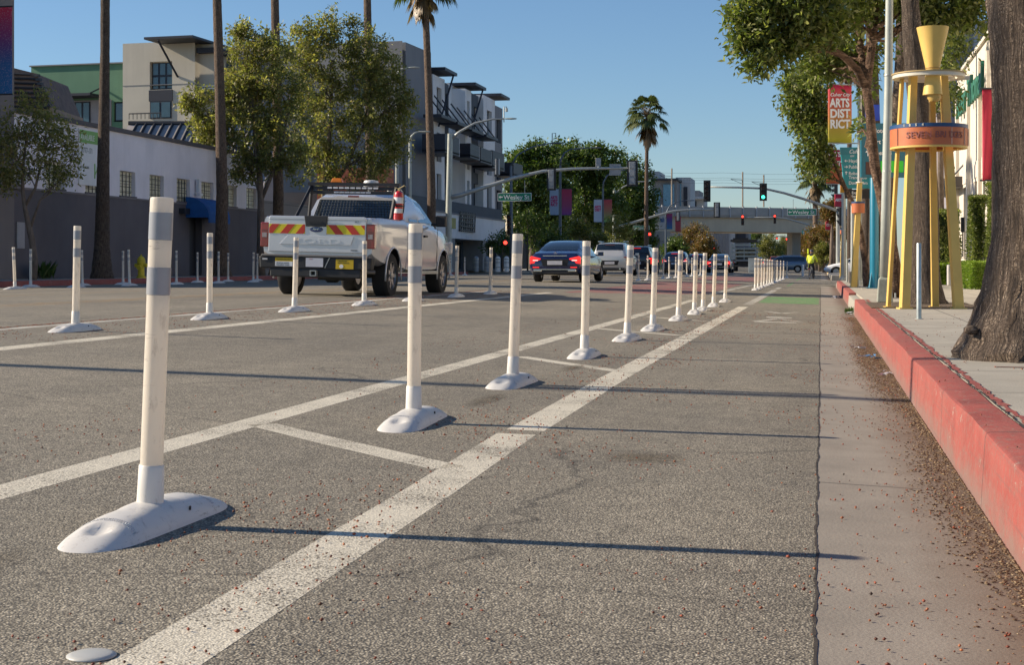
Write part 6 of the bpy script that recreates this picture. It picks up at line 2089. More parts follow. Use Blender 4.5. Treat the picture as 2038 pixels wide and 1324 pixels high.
# ---- second and third yellow posts with rings
for i, (x0_, x1_, yb, yt, dd, w1, ry, rw, lab) in enumerate(((1699, 1711, 571, 364, 41, 12, (405, 424), (1695, 1721), 'slim yellow post with orange ring and white cap by the far kerb'), (1673.5, 1676.5, 552, 452, 66, 4.5, (458, 466), (1672, 1678), 'farthest yellow post with small orange ring'))):
    b_ = W(x0_, yb, dd); b_.z = ZS
    r_ = thing('ringed_post', lab, 'sculpture', tuple(b_))
    s_ = dd / F
    t_ = W(x1_, yt, dd) - b_
    hw = w1 * s_ / 2
    vs = []
    for p, k in ((Vector((0, 0, 0)), 1.0), (t_, .75)):
        vs += [p + EU * sx * hw * k + EN * sy * hw * .8 * k for sx, sy in ((-1, -1), (1, -1), (1, 1), (-1, 1))]
    MB().add(vs, [(0, 1, 2, 3), (4, 7, 6, 5), (0, 4, 5, 1), (1, 5, 6, 2), (2, 6, 7, 3), (3, 7, 4, 0)]).build('leg', M_yw, r_, bevel=.006)
    cx_ = W((rw[0] + rw[1]) / 2, ry[1], dd) - b_
    rr = (rw[1] - rw[0]) * s_ / 2
    z0_, z1_ = cx_.z, cx_.z + (ry[1] - ry[0]) * s_
    rg = MB().lathe([(rr, 0), (rr, z1_ - z0_), (rr - .02, z1_ - z0_ + .002)], 20, cx_).build('ring', M_or, r_, smooth=40)
    MB().lathe([(rr + .003, z1_ - z0_ + .003), (rr + .003, z1_ - z0_ + .05)], 20, cx_).build('blue_rim', M_nv, rg, smooth=40)
    MB().lathe([(hw * 1.3, 0), (hw * 1.3, .03)], 4, t_ + UZ * .002).build('cap', M_iv, r_)
# ---- red and yellow district banner and the others on that side
def rbanner(lab, xa, xb, ya, yb, d, stops, words, wcol=M_inkw, px0=None, hole=None):
    pb_ = W((xa + xb) / 2, (ya + yb) / 2, d)
    r_ = thing('street_banner', lab, 'banner', tuple(pb_))
    w_ = (xb - xa) * d / F; h_ = (yb - ya) * d / F
    m = grad_mat('banner %d' % len(bpy.data.materials), stops, 2, -h_ / 2, h_ / 2)
    vs, fs = [], []
    for j in range(11):
        for i in range(9):
            t, s_ = i / 8, j / 10
            vs.append(EU * (t - .5) * w_ + UZ * (s_ - .5) * h_ - EN * (.012 * math.sin(t * 6 + s_ * 3)))
    for j in range(10):
        for i in range(8):
            fs.append((j * 9 + i, j * 9 + i + 1, (j + 1) * 9 + i + 1, (j + 1) * 9 + i))
    o = MB().add(vs, fs).build('cloth', m, r_, smooth=True)
    md = o.modifiers.new('t', 'SOLIDIFY'); md.thickness = .006
    for q_ in (1, -1): MB().tube([-EU * w_ / 2 + UZ * q_ * h_ / 2, EU * (w_ / 2 + .25) + UZ * q_ * h_ / 2], .02, 6).build('bracket', M_galv, r_)
    for (wd, rel, hh, sh) in words:
        t_ = text(wd, hh * h_, -EU * w_ * .42 + UZ * (h_ * (rel - .5)) + EN * .02, EU, EN, wcol, r_, depth=.003, bold=.012 if not sh else .002, shear=sh)
        bb = [v.co.dot(EU) for v in t_.data.vertices]
        sc_ = w_ * .84 / max(.01, max(bb) - min(bb))
        for v in t_.data.vertices:
            v.co += EU * ((v.co.dot(EU) + w_ * .42) * (sc_ - 1))
warm = [(0, (.36, .36, .02)), (.25, (.42, .30, .03)), (.5, (.50, .14, .04)), (.8, (.52, .05, .05)), (1, (.55, .01, .06))]
rbanner('large red to olive banner reading Culver ARTS DISTRICT under the right hand tree', 1648, 1695, 168, 285, 41.5, warm, [('Culver City', .80, .06, .35), ('ARTS', .62, .145, 0), ('DIST', .44, .145, 0), ('RICT', .26, .145, 0)])
rbanner('orange red banner with RICT letters below the first district banner', 1645, 1676, 298, 366, 72, [(0, (.52, .12, .04)), (.45, (.52, .12, .04)), (.55, (.50, .02, .05)), (1, (.50, .01, .06))], [('ARTS', .80, .14, 0), ('RICT', .50, .17, 0)])
rbanner('small crimson banner below the orange red one', 1661, 1678, 386, 412, 85, [(0, (.45, .03, .06)), (1, (.50, .01, .05))], [('ARTS', .45, .2, 0)])
rbanner('small red banner beside the overpass end', 1643, 1656, 432, 458, 118, [(0, (.50, .02, .05)), (1, (.50, .01, .05))], [('CITY', .3, .2, 0)])
rbanner('yellow to orange banner behind the thin diagonal stem', 1672, 1686, 366, 384, 78, [(0, (.60, .30, .01)), (1, (.60, .20, .02))], [])
rbanner('sky blue banner end among the leaves at the top', 1660, 1692, -40, 39, 41, [(0, (.01, .25, .42)), (1, (.02, .28, .40))], [])
# street light head poking out of the crown at left
b_ = W(1600, 250, 70)
# ---- hedges by the stucco wall
M_hcore = mat('hedge core', (.02, .035, .01), .9)
def hedge(label, name, X1, X2, Y1, Y2, z0_, z1_, n, lump, L, ml, seed):
    c = Vector(((X1 + X2) / 2, (Y1 + Y2) / 2, z0_))
    r_ = thing(name, label, 'hedge', tuple(c))
    r2 = np.random.default_rng(seed)
    MB().box((X1 - c.x + .1, Y1 - c.y + .1, 0), (X2 - c.x - .1, Y2 - c.y - .1, z1_ - z0_ - .12)).build('stems', M_hcore, r_)
    pts = r2.random((n, 3)) * np.array([X2 - X1, Y2 - Y1, z1_ - z0_]) + np.array([X1 - c.x, Y1 - c.y, 0])
    ax = r2.integers(0, 3, n)
    for i in range(n):                    # push to the faces
        if ax[i] == 0: pts[i, 0] = X1 - c.x + abs(r2.normal()) * .05
        elif ax[i] == 1: pts[i, 1] = Y1 - c.y + abs(r2.normal()) * .05
        elif r2.random() < .5: pts[i, 2] = z1_ - z0_ - abs(r2.normal()) * .05
        else: pts[i, 0] = X2 - c.x - abs(r2.normal()) * .05
    pts += np.stack([lump * np.sin(pts[:, 1] * 5 + pts[:, 2] * 3), lump * np.sin(pts[:, 0] * 6 + pts[:, 2] * 4), lump * .6 * np.sin(pts[:, 1] * 4)], 1)
    ld = r2.normal(size=(n, 3)) + np.array([-.3, -.3, .5]); ld /= np.linalg.norm(ld, axis=1)[:, None]
    sdv = np.cross(ld, r2.normal(size=(n, 3))); sdv /= np.linalg.norm(sdv, axis=1)[:, None]
    l = L * r2.uniform(.6, 1.3, n)[:, None]
    v = np.stack([pts, pts + ld * l * .5 + sdv * l * .25, pts + ld * l, pts + ld * l * .5 - sdv * l * .25], 1)
    npmesh('foliage', v, 4, ml, r_)
hy = 41.6
hedge('clipped bright green box hedge low beside the big palm trunk', 'hedge', 3.55, 4.9, 38.5, hy, ZS, ZS + .66, 20000, .04, .05, M_l_hed, 1)
hedge('tall clipped green shrub column against the stucco wall next to the palm', 'shrub', 4.36, 5.0, 41.7, 42.7, ZS, 2.95, 14000, .06, .07, M_l_right, 2)
hedge('shorter green shrub column left of the tallest one', 'shrub', 3.97, 4.36, 42.9, 43.8, ZS, 2.65, 9000, .06, .07, M_l_right, 3)
hedge('dark climbing shrub seen between the yellow tower legs', 'shrub', 3.4, 4.25, 50, 51, ZS, 2.5, 10000, .10, .08, M_l_right, 4)
hedge('low hedge seen between the yellow tower legs', 'hedge', 3.3, 4.3, 47, 49, ZS, .80, 8000, .05, .07, M_l_hed, 5)
p = WX(1917, 552, 4.4)
o = MB().cbox((0, 0, .3), (.5, .5, .6)).build('planter_box', mat('pale planter', (.52, .50, .47), .8), bevel=.02)
o.location = (3.85, hy + 4.6, ZS); tag(o, 'pale square planter box left of the clipped hedge', 'planter')
o = MB().box((-.06, -.12, 0), (.06, .12, .55)).box((-.02, -.02, -.9), (.02, .02, 0)).build('wall_sconce', M_dark)
o.location = (XR - .18, WX(1926, 430, XR).y, 2.0); tag(o, 'dark slim lantern on the stucco wall left of the shrubs', 'lamp')
# utility cover plates in the pavement
o = MB().box((1.05, 27.8, ZS), (1.75, 28.6, ZS + .006)).build('utility_cover', mat('dark cover', (.14, .12, .11), .7, var=.3, vs=10)); tag(o, 'dark rectangular utility cover in the pavement before the lamp pedestal', 'cover')
# ================================================================== VEHICLES
M_tyre = mat('tyre rubber', (.018, .018, .019), .85, var=.2)
M_rim = mat('alloy rim', (.42, .42, .43), .3, .85)
M_chrome = mat('chrome', (.62, .62, .63), .12, 1, var=.02)
M_tl = mat('tail light red', (.24, .008, .008), .2, coat=1)
M_tlit = mat('lit brake light', (1.0, .035, .03), .3, emit=.55)
M_tlw = mat('lamp white', (.60, .58, .58), .25, coat=.6)
M_plate = mat('number plate', (.62, .62, .66), .5)
M_carglass = mat('car glass', (.012, .02, .028), .04, 0, var=.2, vs=1.5, coat=1)
M_plastic = mat('black bumper plastic', (.022, .023, .025), .55)

def paint(name, col, metal=.4, rough=.28):
    return mat(name, col, rough, metal, var=.04, vs=1, coat=1)

def wheel(parent, x, y, r, w_, side, spokes=6):
    """one wheel: tyre with its rim as a sub-part"""
    h = w_ / 2
    ty = MB().lathe([(r * .58, -h * .1), (r * .62, -h), (r * .90, -h), (r * .98, -h * .75), (r, -h * .4), (r, h * .4), (r * .98, h * .75), (r * .90, h), (r * .62, h), (r * .58, h * .1)], 32, (x, y, r), 'x').build('wheel', M_tyre, parent, smooth=35)
    mb = MB()
    mb.lathe([(r * .63, -h * .9), (r * .65, h * .96), (r * .60, h * .96), (r * .56, h * .3), (.02, h * .3)] if side > 0 else [(.02, -h * .3), (r * .56, -h * .3), (r * .60, -h * .96), (r * .65, -h * .96), (r * .63, h * .9)], 28, (x, y, r), 'x')
    for k in range(spokes):
        a = 2 * math.pi * k / spokes
        e = Vector((0, math.cos(a), math.sin(a))); f = Vector((0, -math.sin(a), math.cos(a)))
        c = Vector((x + side * h * .55, y, r))
        mb.obox(c + e * .05 - f * .035, e * r * .53, f * .07, Vector((side * h * .3, 0, 0)))
    mb.lathe([(.07, 0), (.065, side * h * .4), (.02, side * h * .45)], 14, (x + side * h * .55, y, r), 'x')
    mb.build('rim', M_rim, ty, smooth=30)
    return ty

def loft(stations, closed=True):
    """stations: (y, W, z0, zbelt, ztop, Wr). Half section mirrored; returns MB and the ring point function"""
    mb = MB()
    rings = []
    for y, W_, z0_, zb, ztp, Wr in stations:
        zm = z0_ + (zb - z0_) * .5
        half = [(0, z0_), (.78 * W_, z0_), (.93 * W_, z0_ + .05), (.985 * W_, z0_ + .14), (W_, zm), (.992 * W_, zb - .14), (.955 * W_, zb - .03), (.90 * W_, zb)]
        g = max(ztp - zb, .012)
        half += [(.90 * W_ + (Wr - .90 * W_) * .5, zb + g * .5), (Wr, zb + g * .86), (Wr * .86, zb + g * .97), (Wr * .45, zb + g), (0, zb + g * 1.01)]
        ring = [(x, y, z) for x, z in half] + [(-x, y, z) for x, z in half[-2:0:-1]]
        rings.append(ring)
    n = len(rings[0])
    vs = [p for r in rings for p in r]
    fs = [(i * n + k, i * n + (k + 1) % n, (i + 1) * n + (k + 1) % n, (i + 1) * n + k) for i in range(len(rings) - 1) for k in range(n)]
    fs += [tuple(range(n)), tuple((len(rings) - 1) * n + k for k in range(n))]
    mb.add(vs, fs)
    return mb, rings

def cut_wheels(o, wheels, r, dep, m_in):
    """open real wheel arches in a body mesh"""
    cs = []
    for x, y in wheels:
        s = 1 if x > 0 else -1
        c = MB().lathe([(r, -dep), (r, .5)] if s > 0 else [(r, -.5), (r, dep)], 28, (x, y, r * .82), 'x').build('cutter', m_in)
        md = o.modifiers.new('cut', 'BOOLEAN')
        md.operation = 'DIFFERENCE'; md.solver = 'EXACT'; md.object = c
        try: md.material_mode = 'TRANSFER'
        except Exception: pass
        cs.append(c)
    par = o.parent; o.parent = None
    for c in cs: c.parent = None
    bpy.context.view_layer.update()
    me = bpy.data.meshes.new_from_object(o.evaluated_get(bpy.context.evaluated_depsgraph_get()))
    o.modifiers.clear()
    o.data = me
    o.parent = par
    for c in cs: bpy.data.objects.remove(c)
    me.polygons.foreach_set('use_smooth', [True] * len(me.polygons))
    me.set_sharp_from_angle(angle=R(32))

def skinpatch(rings, i0, i1, k0, k1, f0=.1, f1=.9, g0=.06, g1=.94, off=.008, mirror=False, nr=None):
    """thin glazing panel lying just proud of the loft between stations i0..i1 and ring points k0..k1"""
    def q(fi, fk):
        i = i0 + (i1 - i0) * fi; k = k0 + (k1 - k0) * fk
        a, b = int(min(i, len(rings) - 1.001)), int(min(k, k1 - .001)) if k1 > k0 else int(k)
        t, s = i - a, k - b
        P = [Vector(rings[a][b]), Vector(rings[a][(b + 1) % len(rings[0])]), Vector(rings[a + 1][b]), Vector(rings[a + 1][(b + 1) % len(rings[0])])]
        return (P[0] * (1 - s) + P[1] * s) * (1 - t) + (P[2] * (1 - s) + P[3] * s) * t
    mb = MB()
    nu, nv = 8, 8
    g = [[q(g0 + (g1 - g0) * a / nu, f0 + (f1 - f0) * b / nv) for b in range(nv + 1)] for a in range(nu + 1)]
    vs = []
    for a in range(nu + 1):
        for b in range(nv + 1):
            du = g[min(a + 1, nu)][b] - g[max(a - 1, 0)][b]
            dv = g[a][min(b + 1, nv)] - g[a][max(b - 1, 0)]
            n = du.cross(dv)
            if n.length < 1e-9: n = Vector((0, 0, 1))
            n.normalize()
            c = g[a][b]
            if n.dot(Vector((c.x, 0, max(c.z - .8, 0.01)))) + (0 if abs(c.x) > .05 else 0) < 0: n = -n
            vs.append(c + n * off)
    fs = [(a * (nv + 1) + b, a * (nv + 1) + b + 1, (a + 1) * (nv + 1) + b + 1, (a + 1) * (nv + 1) + b) for a in range(nu) for b in range(nv)]
    mb.add(vs, fs)
    if mirror:
        mb.add([(-v[0], v[1], v[2]) for v in vs], fs)
    return mb

def car(label, loc, kind, m_body, lit=True, group=None, rz=0, label_cat='car', scale=1.0, plate=True, detail=True):
    r_ = thing('parked_car' if False else ('passenger_car' if kind != 'suv' else 'sport_utility_car'), label, label_cat, loc, rz, group)
    if kind == 'sedan':
        L, Wm = 5.1, .945
        st = [(0.02, .70, .40, .72, .74, .55), (.06, .84, .32, .80, .86, .66), (.16, .90, .28, .90, 1.00, .72), (.35, .925, .26, .93, 1.05, .74), (.62, .94, .24, .95, 1.07, .72), (.72, .94, .24, .955, 1.09, .70), (1.05, .945, .23, .955, 1.25, .66), (1.45, .945, .22, .95, 1.385, .62), (1.95, .945, .22, .945, 1.455, .62), (2.6, .945, .22, .94, 1.475, .62), (3.1, .945, .22, .93, 1.40, .62), (3.45, .945, .22, .92, 1.22, .66), (3.85, .94, .22, .90, .99, .74), (4.4, .92, .24, .82, .90, .74), (4.85, .86, .28, .70, .76, .66), (5.08, .66, .38, .55, .58, .5)]
        ax, wr, ww = (1.12, 4.2), .345, .25
        rw, ws, sw = (5, 8), (10, 12), (6, 11)
    elif kind == 'suv':
        L, Wm = 4.9, .985
        st = [(0.03, .78, .45, .98, 1.00, .70), (.07, .92, .36, 1.08, 1.12, .78), (.14, .95, .32, 1.10, 1.32, .76), (.26, .96, .28, 1.10, 1.60, .72), (.36, .965, .27, 1.10, 1.69, .71), (.9, .98, .26, 1.10, 1.745, .71), (1.7, .985, .25, 1.08, 1.76, .71), (2.5, .985, .25, 1.07, 1.75, .71), (3.0, .985, .25, 1.06, 1.66, .70), (3.45, .98, .25, 1.05, 1.36, .74), (3.7, .975, .25, 1.03, 1.13, .80), (4.3, .96, .27, .98, 1.06, .80), (4.75, .90, .32, .84, .90, .72), (4.9, .74, .42, .62, .66, .6)]
        ax, wr, ww = (.98, 3.95), .37, .25
        rw, ws, sw = (2, 4), (8, 10), (3, 9)
    else:
        L, Wm = 4.4, .90
        st = [(0.03, .72, .42, .88, .90, .64), (.07, .85, .34, .95, 1.0, .70), (.16, .88, .30, .97, 1.12, .70), (.45, .89, .27, .98, 1.33, .64), (.75, .90, .25, .97, 1.42, .62), (1.3, .90, .24, .96, 1.47, .62), (2.1, .90, .23, .95, 1.47, .62), (2.6, .90, .23, .94, 1.38, .62), (3.05, .90, .23, .93, 1.12, .68), (3.3, .895, .23, .91, .98, .72), (3.9, .87, .26, .84, .90, .70), (4.3, .78, .32, .70, .74, .62), (4.4, .62, .42, .55, .58, .5)]
        ax, wr, ww = (.85, 3.45), .33, .22
        rw, ws, sw = (2, 4), (7, 9), (3, 8)
    mb, rings = loft(st)
    body = mb.build('body', m_body, r_, smooth=30)
    wx = Wm - ww / 2 - .015
    ws_ = [(s * Wm, y) for s in (-1, 1) for y in ax]
    cut_wheels(body, ws_, wr * 1.16, .32, M_black)
    for s in (-1, 1):
        for y in ax:
            wheel(r_, s * wx, y, wr, ww, s)
    n = len(rings[0])
    sw_ = skinpatch(rings, sw[0], sw[1], 7, 9, .12, .93, .02, .97, .006)
    sw_.build('side_window', M_carglass, r_, smooth=True)
    MB().add([(-v[0], v[1], v[2]) for v in sw_.v], sw_.f).build('side_window', M_carglass, r_, smooth=True)
    g_ = skinpatch(rings, rw[0], rw[1], 9, 15, .06, .94, .04, .92, .007).build('rear_window', M_carglass, r_, smooth=True)
    skinpatch(rings, ws[0], ws[1], 9, 15, .05, .95, .06, .96, .007).build('windscreen', M_carglass, r_, smooth=True)
    # rear face
    z_t = {'sedan': .80, 'suv': .98, 'hatch': .88}[kind]
    tm = M_tlit if lit else M_tl
    for s in (-1, 1):
        mb = MB()
        if kind == 'suv':
            mb.obox((s * .93 - .06, .035, z_t - .36), (.12, 0, 0), (0, .05, 0), (0, 0, .36)).obox((s * .80 - .17, .035, z_t - .05), (.34, 0, 0), (0, .06, 0), (0, 0, .07))
        else:
            x0_ = s * (Wm * .93); x1_ = s * (Wm * .52)
            poly = [(x0_, z_t - .17), (x0_, z_t + .06), (s * Wm * .88, z_t + .10), (x1_, z_t + .02), (s * Wm * .60, z_t - .12)]
            mb.prism(poly, (0, .03 if kind == 'sedan' else .04, 0), UX, UZ, (0, .14, 0))
        o = mb.build('tail_light', tm, r_, bevel=.01)
        MB().obox((s * (Wm * .72) - .09, .015, z_t - .06), (.18, 0, 0), (0, .02, 0), (0, 0, .03)).build('lamp_strip', M_tlw if not lit else mat('pink glow', (1, .35, .3), .4, emit=1.5), o)
    if detail:
        MB().obox((-.26, -.012, .60), (.52, 0, 0), (0, .02, 0), (0, 0, .14)).build('number_plate', M_plate, r_)
        MB().prism([(-.42, .56), (.42, .56), (.50, .80), (-.50, .80)], (0, .006, 0), UX, UZ, (0, .06, 0)).build('plate_recess', M_black, r_)
        bm_ = MB().obox((-.78, -.01, .27), (1.56, 0, 0), (0, .12, 0), (0, 0, .15)).build('lower_bumper', M_plastic, r_, bevel=.03)
        if kind == 'sedan':
            MB().obox((-.74, -.025, .43), (1.48, 0, 0), (0, .03, 0), (0, 0, .025)).build('chrome_strip', M_chrome, bm_)
            for s in (-1, 1):
                MB().obox((s * .60 - .15, -.035, .36), (.30, 0, 0), (0, .1, 0), (0, 0, .08)).build('exhaust_tip', M_chrome, bm_, bevel=.02)
                MB().obox((s * .66 - .11, -.012, .50), (.22, 0, 0), (0, .05, 0), (0, 0, .03)).build('reflector', M_tlit if lit else M_tl, r_)
            MB().obox((-.42, .03, .90), (.84, 0, 0), (0, .02, 0), (0, 0, .022)).build('boot_strip', M_chrome, r_)
            mb = MB()
            for k in range(20):
                a, b = 2 * math.pi * k / 20, 2 * math.pi * (k + 1) / 20
                mb.tube([(.05 * math.cos(a), .10, 1.00 + .05 * math.sin(a)), (.05 * math.cos(b), .10, 1.00 + .05 * math.sin(b))], .008, 4)
            for a in (math.pi / 2, math.pi * 7 / 6, -math.pi / 6): mb.tube([(0, .10, 1.00), (.05 * math.cos(a), .10, 1.00 + .05 * math.sin(a))], .008, 4)
            mb.build('badge', M_chrome, r_)
            MB().obox((-.24, 1.38, 1.335), (.48, 0, 0), (0, .06, .028), (0, 0, .02)).build('high_brake_light', M_tlit, g_)
        else:
            MB().obox((-.25, .16, 1.60 if kind == 'suv' else 1.32), (.5, 0, 0), (0, .03, 0), (0, 0, .025)).build('high_brake_light', M_tlit if lit else M_tl, g_)
            MB().tube([(.55, -.03, .36), (.55, .1, .36)], .045, 10).build('exhaust_tip', M_chrome, bm_)
    for s in (-1, 1):
        y_ = 3.25 if kind == 'sedan' else (3.0 if kind == 'suv' else 2.65)
        z_ = 1.0 if kind != 'suv' else 1.14
        MB().cbox((s * (Wm + .11), y_, z_), (.20, .10, .14)).cbox((s * (Wm - .02), y_ + .02, z_ - .05), (.16, .04, .04)).build('mirror', m_body if kind != 'x' else M_black, r_, bevel=.03, seg=3)
        if kind == 'suv':
            MB().tube([(s * .66, .5, 1.80), (s * .66, 2.6, 1.81)], .02, 6).build('roof_rail', M_chrome, r_)
        # headlight at the nose
        MB().obox((s * Wm * .62 - .15, L - .22, .62 if kind != 'suv' else .78), (.30, 0, 0), (0, .12, 0), (0, 0, .12)).build('headlight', M_tlw, r_, bevel=.03)
    r_.scale = (scale,) * 3
    return r_

p_navy = paint('navy car paint', (.008, .016, .07), .0, .2)
p_silver = paint('silver car paint', (.38, .40, .42), .5)
p_white = paint('white car paint', (.80, .80, .80), .0)
p_blk = paint('black car paint', (.012, .012, .014), .2)
p_grey = paint('grey car paint', (.12, .13, .145), .5)
p_red = paint('red car paint', (.40, .02, .02), .1)
p_bg = paint('blue grey car paint', (.16, .21, .28), .5)
p_dk = paint('dark bronze paint', (.05, .05, .05), .4)
# location: pixel of the rear centre on the road
def carpos(px, d):
    q = W(px, 540, d)
    return (q.x, q.y, zr(q.x))
car('dark blue sedan with lit red brake lights beside the signal pole arm', carpos(1104, 52.5), 'sedan', p_navy, rz=R(-1.5), scale=1.0)
car('silver white sport utility car right of the dark blue sedan', carpos(1213, 80), 'suv', paint('pearl white paint', (.62, .62, .60), .25), lit=False)
car('black sport utility car half hidden behind the silver white one', carpos(1267, 96), 'suv', p_blk)
car('dark grey hatchback with lit tail lights behind the near posts', carpos(1343, 102), 'hatch', p_grey, group='queue of cars seen from behind')
car('small dark blue car just right of the dark grey hatchback', carpos(1384, 122), 'hatch', p_navy, group='queue of cars seen from behind')
car('dark bronze sedan last in the queue before the flatbed truck', carpos(1430, 118), 'sedan', p_dk, group='queue of cars seen from behind')
car('small black topped car between the truck and the post cluster', carpos(1505, 168), 'hatch', p_blk, lit=True)
car('red sport utility car far off under the golden tree', carpos(1545, 190), 'suv', p_red, lit=False)
car('dark blue low car in front of the far red car', carpos(1552, 172), 'sedan', p_navy, lit=False)
c_ = car('blue grey car crossing sideways left of the cyclist', carpos(1607, 158), 'suv', p_bg, lit=False, rz=R(90))
car('white van-like car far behind the crossing car', carpos(1566, 215), 'suv', p_white, lit=False)
# white car nosing out of the side street from the right: nose faces left
q = W(1644, 540, 112)
c_ = car('white car nosing out from the side street at the right kerb', (q.x + 4.95, q.y + .9, -.04), 'sedan', p_white, lit=False, rz=R(88))

# ---- flatbed truck with stake sides, seen from behind
q = W(1480, 540, 140)
r_ = thing('flatbed_truck', 'dark flatbed truck with slatted rack and load seen from behind in the right lane', 'truck', (q.x, q.y, zr(q.x)))
MB().box((-1.15, .0, .95), (1.15, 5.0, 1.12)).build('flatbed', M_dpole, r_)
mb = MB()
for z in (1.35, 1.7, 2.05, 2.4): mb.box((-1.12, .02, z), (1.12, .08, z + .12))
for x in (-1.1, 0, 1.02): mb.box((x, .081, 1.12), (x + .08, .14, 2.6))
for s in (-1.14, 1.08):
    for z in (1.35, 1.75, 2.15): mb.box((s, .15, z), (s + .06, 4.8, z + .12))
mb.build('stake_rack', mat('steel blue slats', (.16, .22, .26), .6), r_)
MB().box((-1.0, 5.1, .7), (1.0, 6.9, 2.3)).build('cab', p_blk, r_, bevel=.12, seg=3)
MB().box((-.8, 5.07, 1.5), (.8, 5.095, 2.1)).build('rear_window', M_carglass, r_)
MB().box((-1.2, .2, 2.75), (1.2, 5.5, 2.95)).box((-1.0, .6, 2.951), (.4, 5.2, 3.1)).build('load', M_black, r_)
MB().box((-1.0, .1, .45), (1.0, .25, .62)).box((-.5, .3, .5), (.5, 5, .9)).build('chassis', M_plastic, r_)
for s in (-1, 1):
    for y in (1.1, 5.9): wheel(r_, s * .98, y, .42, .3, s)
    MB().box((s * .95 - .12, -.02, .78), (s * .95 + .12, .0, .93)).build('tail_light', M_tl, r_)
q = W(1500, 545, 128)
o = MB().box((-.45, 0, 0), (.45, .45, 1.25)).box((-.38, -.015, .2), (.38, 0, .7)).build('utility_cabinet', mat('pale cabinet', (.40, .46, .48), .5), bevel=.03)
o.location = (q.x, q.y, zr(q.x)); tag(o, 'pale grey cabinet standing left of the clustered posts', 'cabinet')

# ---- white pickup
M_pk = paint('silver white pickup paint', (.60, .61, .64), .25, .22)
zb = 26.4
q = W(640, 590, 26.0)
qx = WX(757, 590, -7.62).x
pk = thing('pickup_truck', 'white pickup with red and yellow chevron tailgate, black headache rack and beacon', 'pickup truck', (-8.72, 0, 0))
dk = dX(757, -8.72 + 1.0)
ry = WX(757, 590, -7.72).y
pk.location = (-9.40, WX(756, 590, -8.10).y, zr(-9.1) - .03)
pk.scale = (1.13, 1.05, 1.085)
pk.rotation_euler = (0, R(1.4), R(-.9))
H0 = -.0
def sec(y, w_, z0_, z1_, tuck=.0):
    """pickup side section: sills in, shoulders out"""
    return [(0, y, z0_), (w_ * .86, y, z0_), (w_ * .965, y, z0_ + .06), (w_ * .99, y, z0_ + .25), (w_, y, z0_ + (z1_ - z0_) * .55), (w_ * .985, y, z1_ - .16), (w_ * .955, y, z1_ - .03), (w_ * .93, y, z1_), (0, y, z1_ + .001)]
def loft2(secs):
    rings = [s + [(-x, y, z) for x, y, z in s[-2:0:-1]] for s in secs]
    n = len(rings[0])
    mb = MB().add([p for r in rings for p in r], [(i * n + k, i * n + (k + 1) % n, (i + 1) * n + (k + 1) % n, (i + 1) * n + k) for i in range(len(rings) - 1) for k in range(n)] + [tuple(range(n)), tuple((len(rings) - 1) * n + k for k in range(n))])
    return mb
WB = 1.015
bs_ = [sec(.14, .985, .74, 1.40), sec(.20, 1.0, .70, 1.42), sec(.6, WB, .60, 1.43), sec(1.3, WB, .52, 1.43), sec(2.2, WB, .48, 1.43)]
bed = loft2(bs_).build('bed', M_pk, pk, smooth=30)
cut_wheels(bed, [(WB, 1.32), (-WB, 1.32)], .50, .34, M_black)
cs_ = [sec(2.235, WB, .46, 1.40), sec(3.0, WB, .45, 1.38), sec(3.9, WB, .45, 1.36), sec(4.35, WB, .46, 1.33), sec(5.0, 1.0, .48, 1.28), sec(5.6, .96, .52, 1.20), sec(5.82, .86, .58, 1.08)]
cab = loft2(cs_).build('cab_body', M_pk, pk, smooth=30)
cut_wheels(cab, [(WB, 5.0), (-WB, 5.0)], .50, .34, M_black)
# greenhouse
gs = []
for y, zt_, wt_ in ((2.28, 1.39, .93), (2.40, 1.86, .76), (2.60, 1.93, .73), (3.3, 1.965, .73), (3.75, 1.92, .73), (4.15, 1.66, .80), (4.48, 1.36, .90)):
    gs.append([(0, y, 1.335), (.94, y, 1.335), (.94 + (wt_ - .94) * .35, y, 1.335 + (zt_ - 1.335) * .45), (wt_ + .01, y, 1.335 + (zt_ - 1.335) * .88), (wt_ * .9, y, 1.335 + (zt_ - 1.335) * .98), (0, y, zt_ + .01)])
gh = loft2(gs).build('cab_roof', M_pk, pk, smooth=35)
ringsg = [s + [(-x, y, z) for x, y, z in s[-2:0:-1]] for s in gs]
rwn = MB().prism([(-.78, 1.46), (.78, 1.46), (.66, 1.80), (-.66, 1.80)], (0, 2.25, 0), UX, Vector((0, .22, .975)).normalized(), (0, -.012, .003))
rwn = MB().add([(-.80, 2.285, 1.43), (.80, 2.285, 1.43), (.70, 2.375, 1.80), (-.70, 2.375, 1.80), (-.80, 2.25, 1.43), (.80, 2.25, 1.43), (.70, 2.345, 1.80), (-.70, 2.345, 1.80)], [(0, 1, 2, 3), (4, 7, 6, 5), (0, 4, 5, 1), (1, 5, 6, 2), (2, 6, 7, 3), (3, 7, 4, 0)]).build('rear_window', M_carglass, pk)
